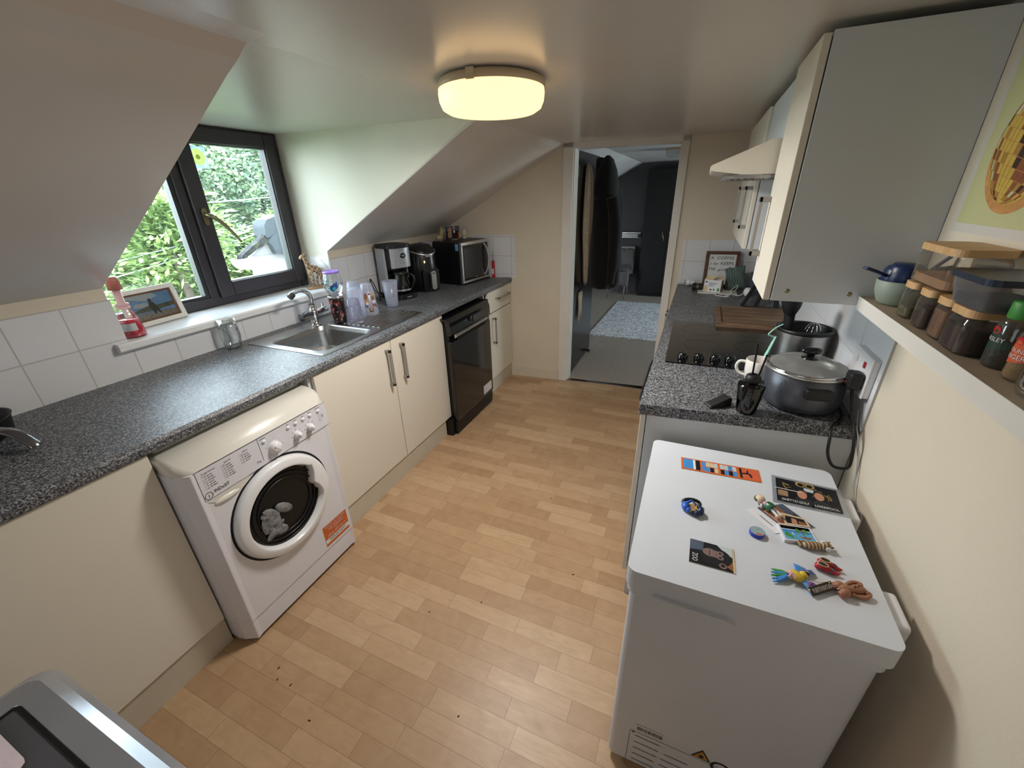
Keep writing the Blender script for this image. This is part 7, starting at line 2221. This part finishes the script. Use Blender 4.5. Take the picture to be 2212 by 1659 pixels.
# overhead cables
for (a, b, lab) in (((-8.0, 1.0, 0.46), (-8.0, 9.0, 1.70), 'upper of the two low overhead cables across the window view'), ((-8.0, 1.0, 0.22), (-8.0, 9.0, 1.58), 'lower of the two low overhead cables across the window view'), ((-8.5, 1.0, 1.45), (-8.5, 9.0, 1.78), 'highest overhead cable across the window view')):
    pts = [Vector(a).lerp(Vector(b), i / 12) - Vector((0, 0, 0.25 * math.sin(PI * i / 12) * 0.3)) for i in range(13)]
    tag(MB().tube(pts, 0.010, 6).build('overhead_cable', 'wire_grey', None, loc=(-8, 5, 1)), lab, 'cable', 'overhead cables outside')
# trees
def tree(label, x, y, top, rad, kind, n, leaf, seed, base=-3.5, low=-1.5, drop=0.0, cat='tree'):
    r = random.Random(seed)
    t = thing('conifer_tree' if kind == 'conifer_foliage' else 'leafy_tree', label, cat, (x, y, base), 0, 'trees outside the window')
    MB().tube([(0, 0, 0), (0.1, 0.05, (top - base) * 0.5), (0.0, 0.0, (top - base) * 0.9)], [0.16, 0.11, 0.03], 10).build('trunk', 'bark', t)
    clumps = []
    H = top - low
    for k in range(int(30 + n / 260)):
        h = r.random()
        rr_ = rad * (1 - 0.75 * h ** 1.6) if kind == 'conifer_foliage' else rad * math.sqrt(max(0.05, 1 - (2 * h - 0.9) ** 2))
        a = r.random() * 2 * PI
        q = math.sqrt(r.random() * 0.6 + 0.4)
        clumps.append((rr_ * q * math.cos(a), rr_ * q * math.sin(a), low - base + H * h, rad * (0.16 + 0.16 * r.random())))
    v, f = [], []
    for i in range(n):
        c = clumps[r.randrange(len(clumps))]
        d = Vector((r.gauss(0, 1), r.gauss(0, 1), r.gauss(0, 0.75)))
        d.normalize()
        d *= c[3] * (0.55 + 0.5 * r.random())
        p = Vector((c[0], c[1], c[2])) + d
        out = Vector((p.x, p.y, 0.3)).normalized()
        if kind == 'conifer_foliage':
            # feathery drooping spray
            dirn = (out + Vector((r.gauss(0, 0.5), r.gauss(0, 0.5), -0.15 + r.gauss(0, 0.3)))).normalized()
            side = dirn.cross(Vector((r.gauss(0, 0.4), r.gauss(0, 0.4), 1))).normalized()
            L, W_ = leaf * (1.1 + r.random()), leaf * 0.28
        else:
            dirn = Vector((r.gauss(0, 1), r.gauss(0, 1), r.gauss(-0.3, 0.6))).normalized()
            side = dirn.cross(Vector((r.gauss(0, 0.5), r.gauss(0, 0.5), 1))).normalized()
            L, W_ = leaf * (0.7 + 0.6 * r.random()), leaf * 0.42
        o = len(v)
        v += [p, p + dirn * L * 0.5 + side * W_, p + dirn * L, p + dirn * L * 0.5 - side * W_]
        f.append((o, o + 1, o + 2, o + 3))
    MB().add(v, f, 0, None, False).build('foliage', kind, t)
tree('bright feathery conifer filling the lower part of the window view', -8.6, 4.6, 1.5, 1.9, 'conifer_foliage', 17000, 0.115, 1, low=-2.4)
tree('second feathery conifer, behind the roof corner', -8.8, 7.4, 1.1, 1.8, 'conifer_foliage', 14000, 0.115, 2, low=-2.6)
tree('low bushy conifer between the two taller conifers', -8.0, 6.1, 0.5, 1.5, 'conifer_foliage', 13000, 0.11, 3, low=-2.6)
tree('dark broadleaf tree in the middle of the window view', -12.0, 8.6, 4.2, 2.3, 'broadleaf_foliage', 20000, 0.12, 4, low=-1.5)
tree('pale birch-like tree at the top of the window view', -11.5, 6.4, 3.9, 2.0, 'birch_foliage', 19000, 0.105, 5, low=-1.0)
tree('light birch tree nearest the roof corner', -11.0, 10.6, 3.8, 2.0, 'birch_foliage', 17000, 0.105, 6, low=-1.2)
tree('tall dark tree standing behind all the others', -16.5, 11.5, 4.6, 3.4, 'broadleaf_foliage', 17000, 0.19, 7, low=-1.6)
tree('broad tree behind the conifers on the left of the view', -14.5, 5.6, 3.4, 3.0, 'broadleaf_foliage', 16000, 0.17, 8, low=-1.8)
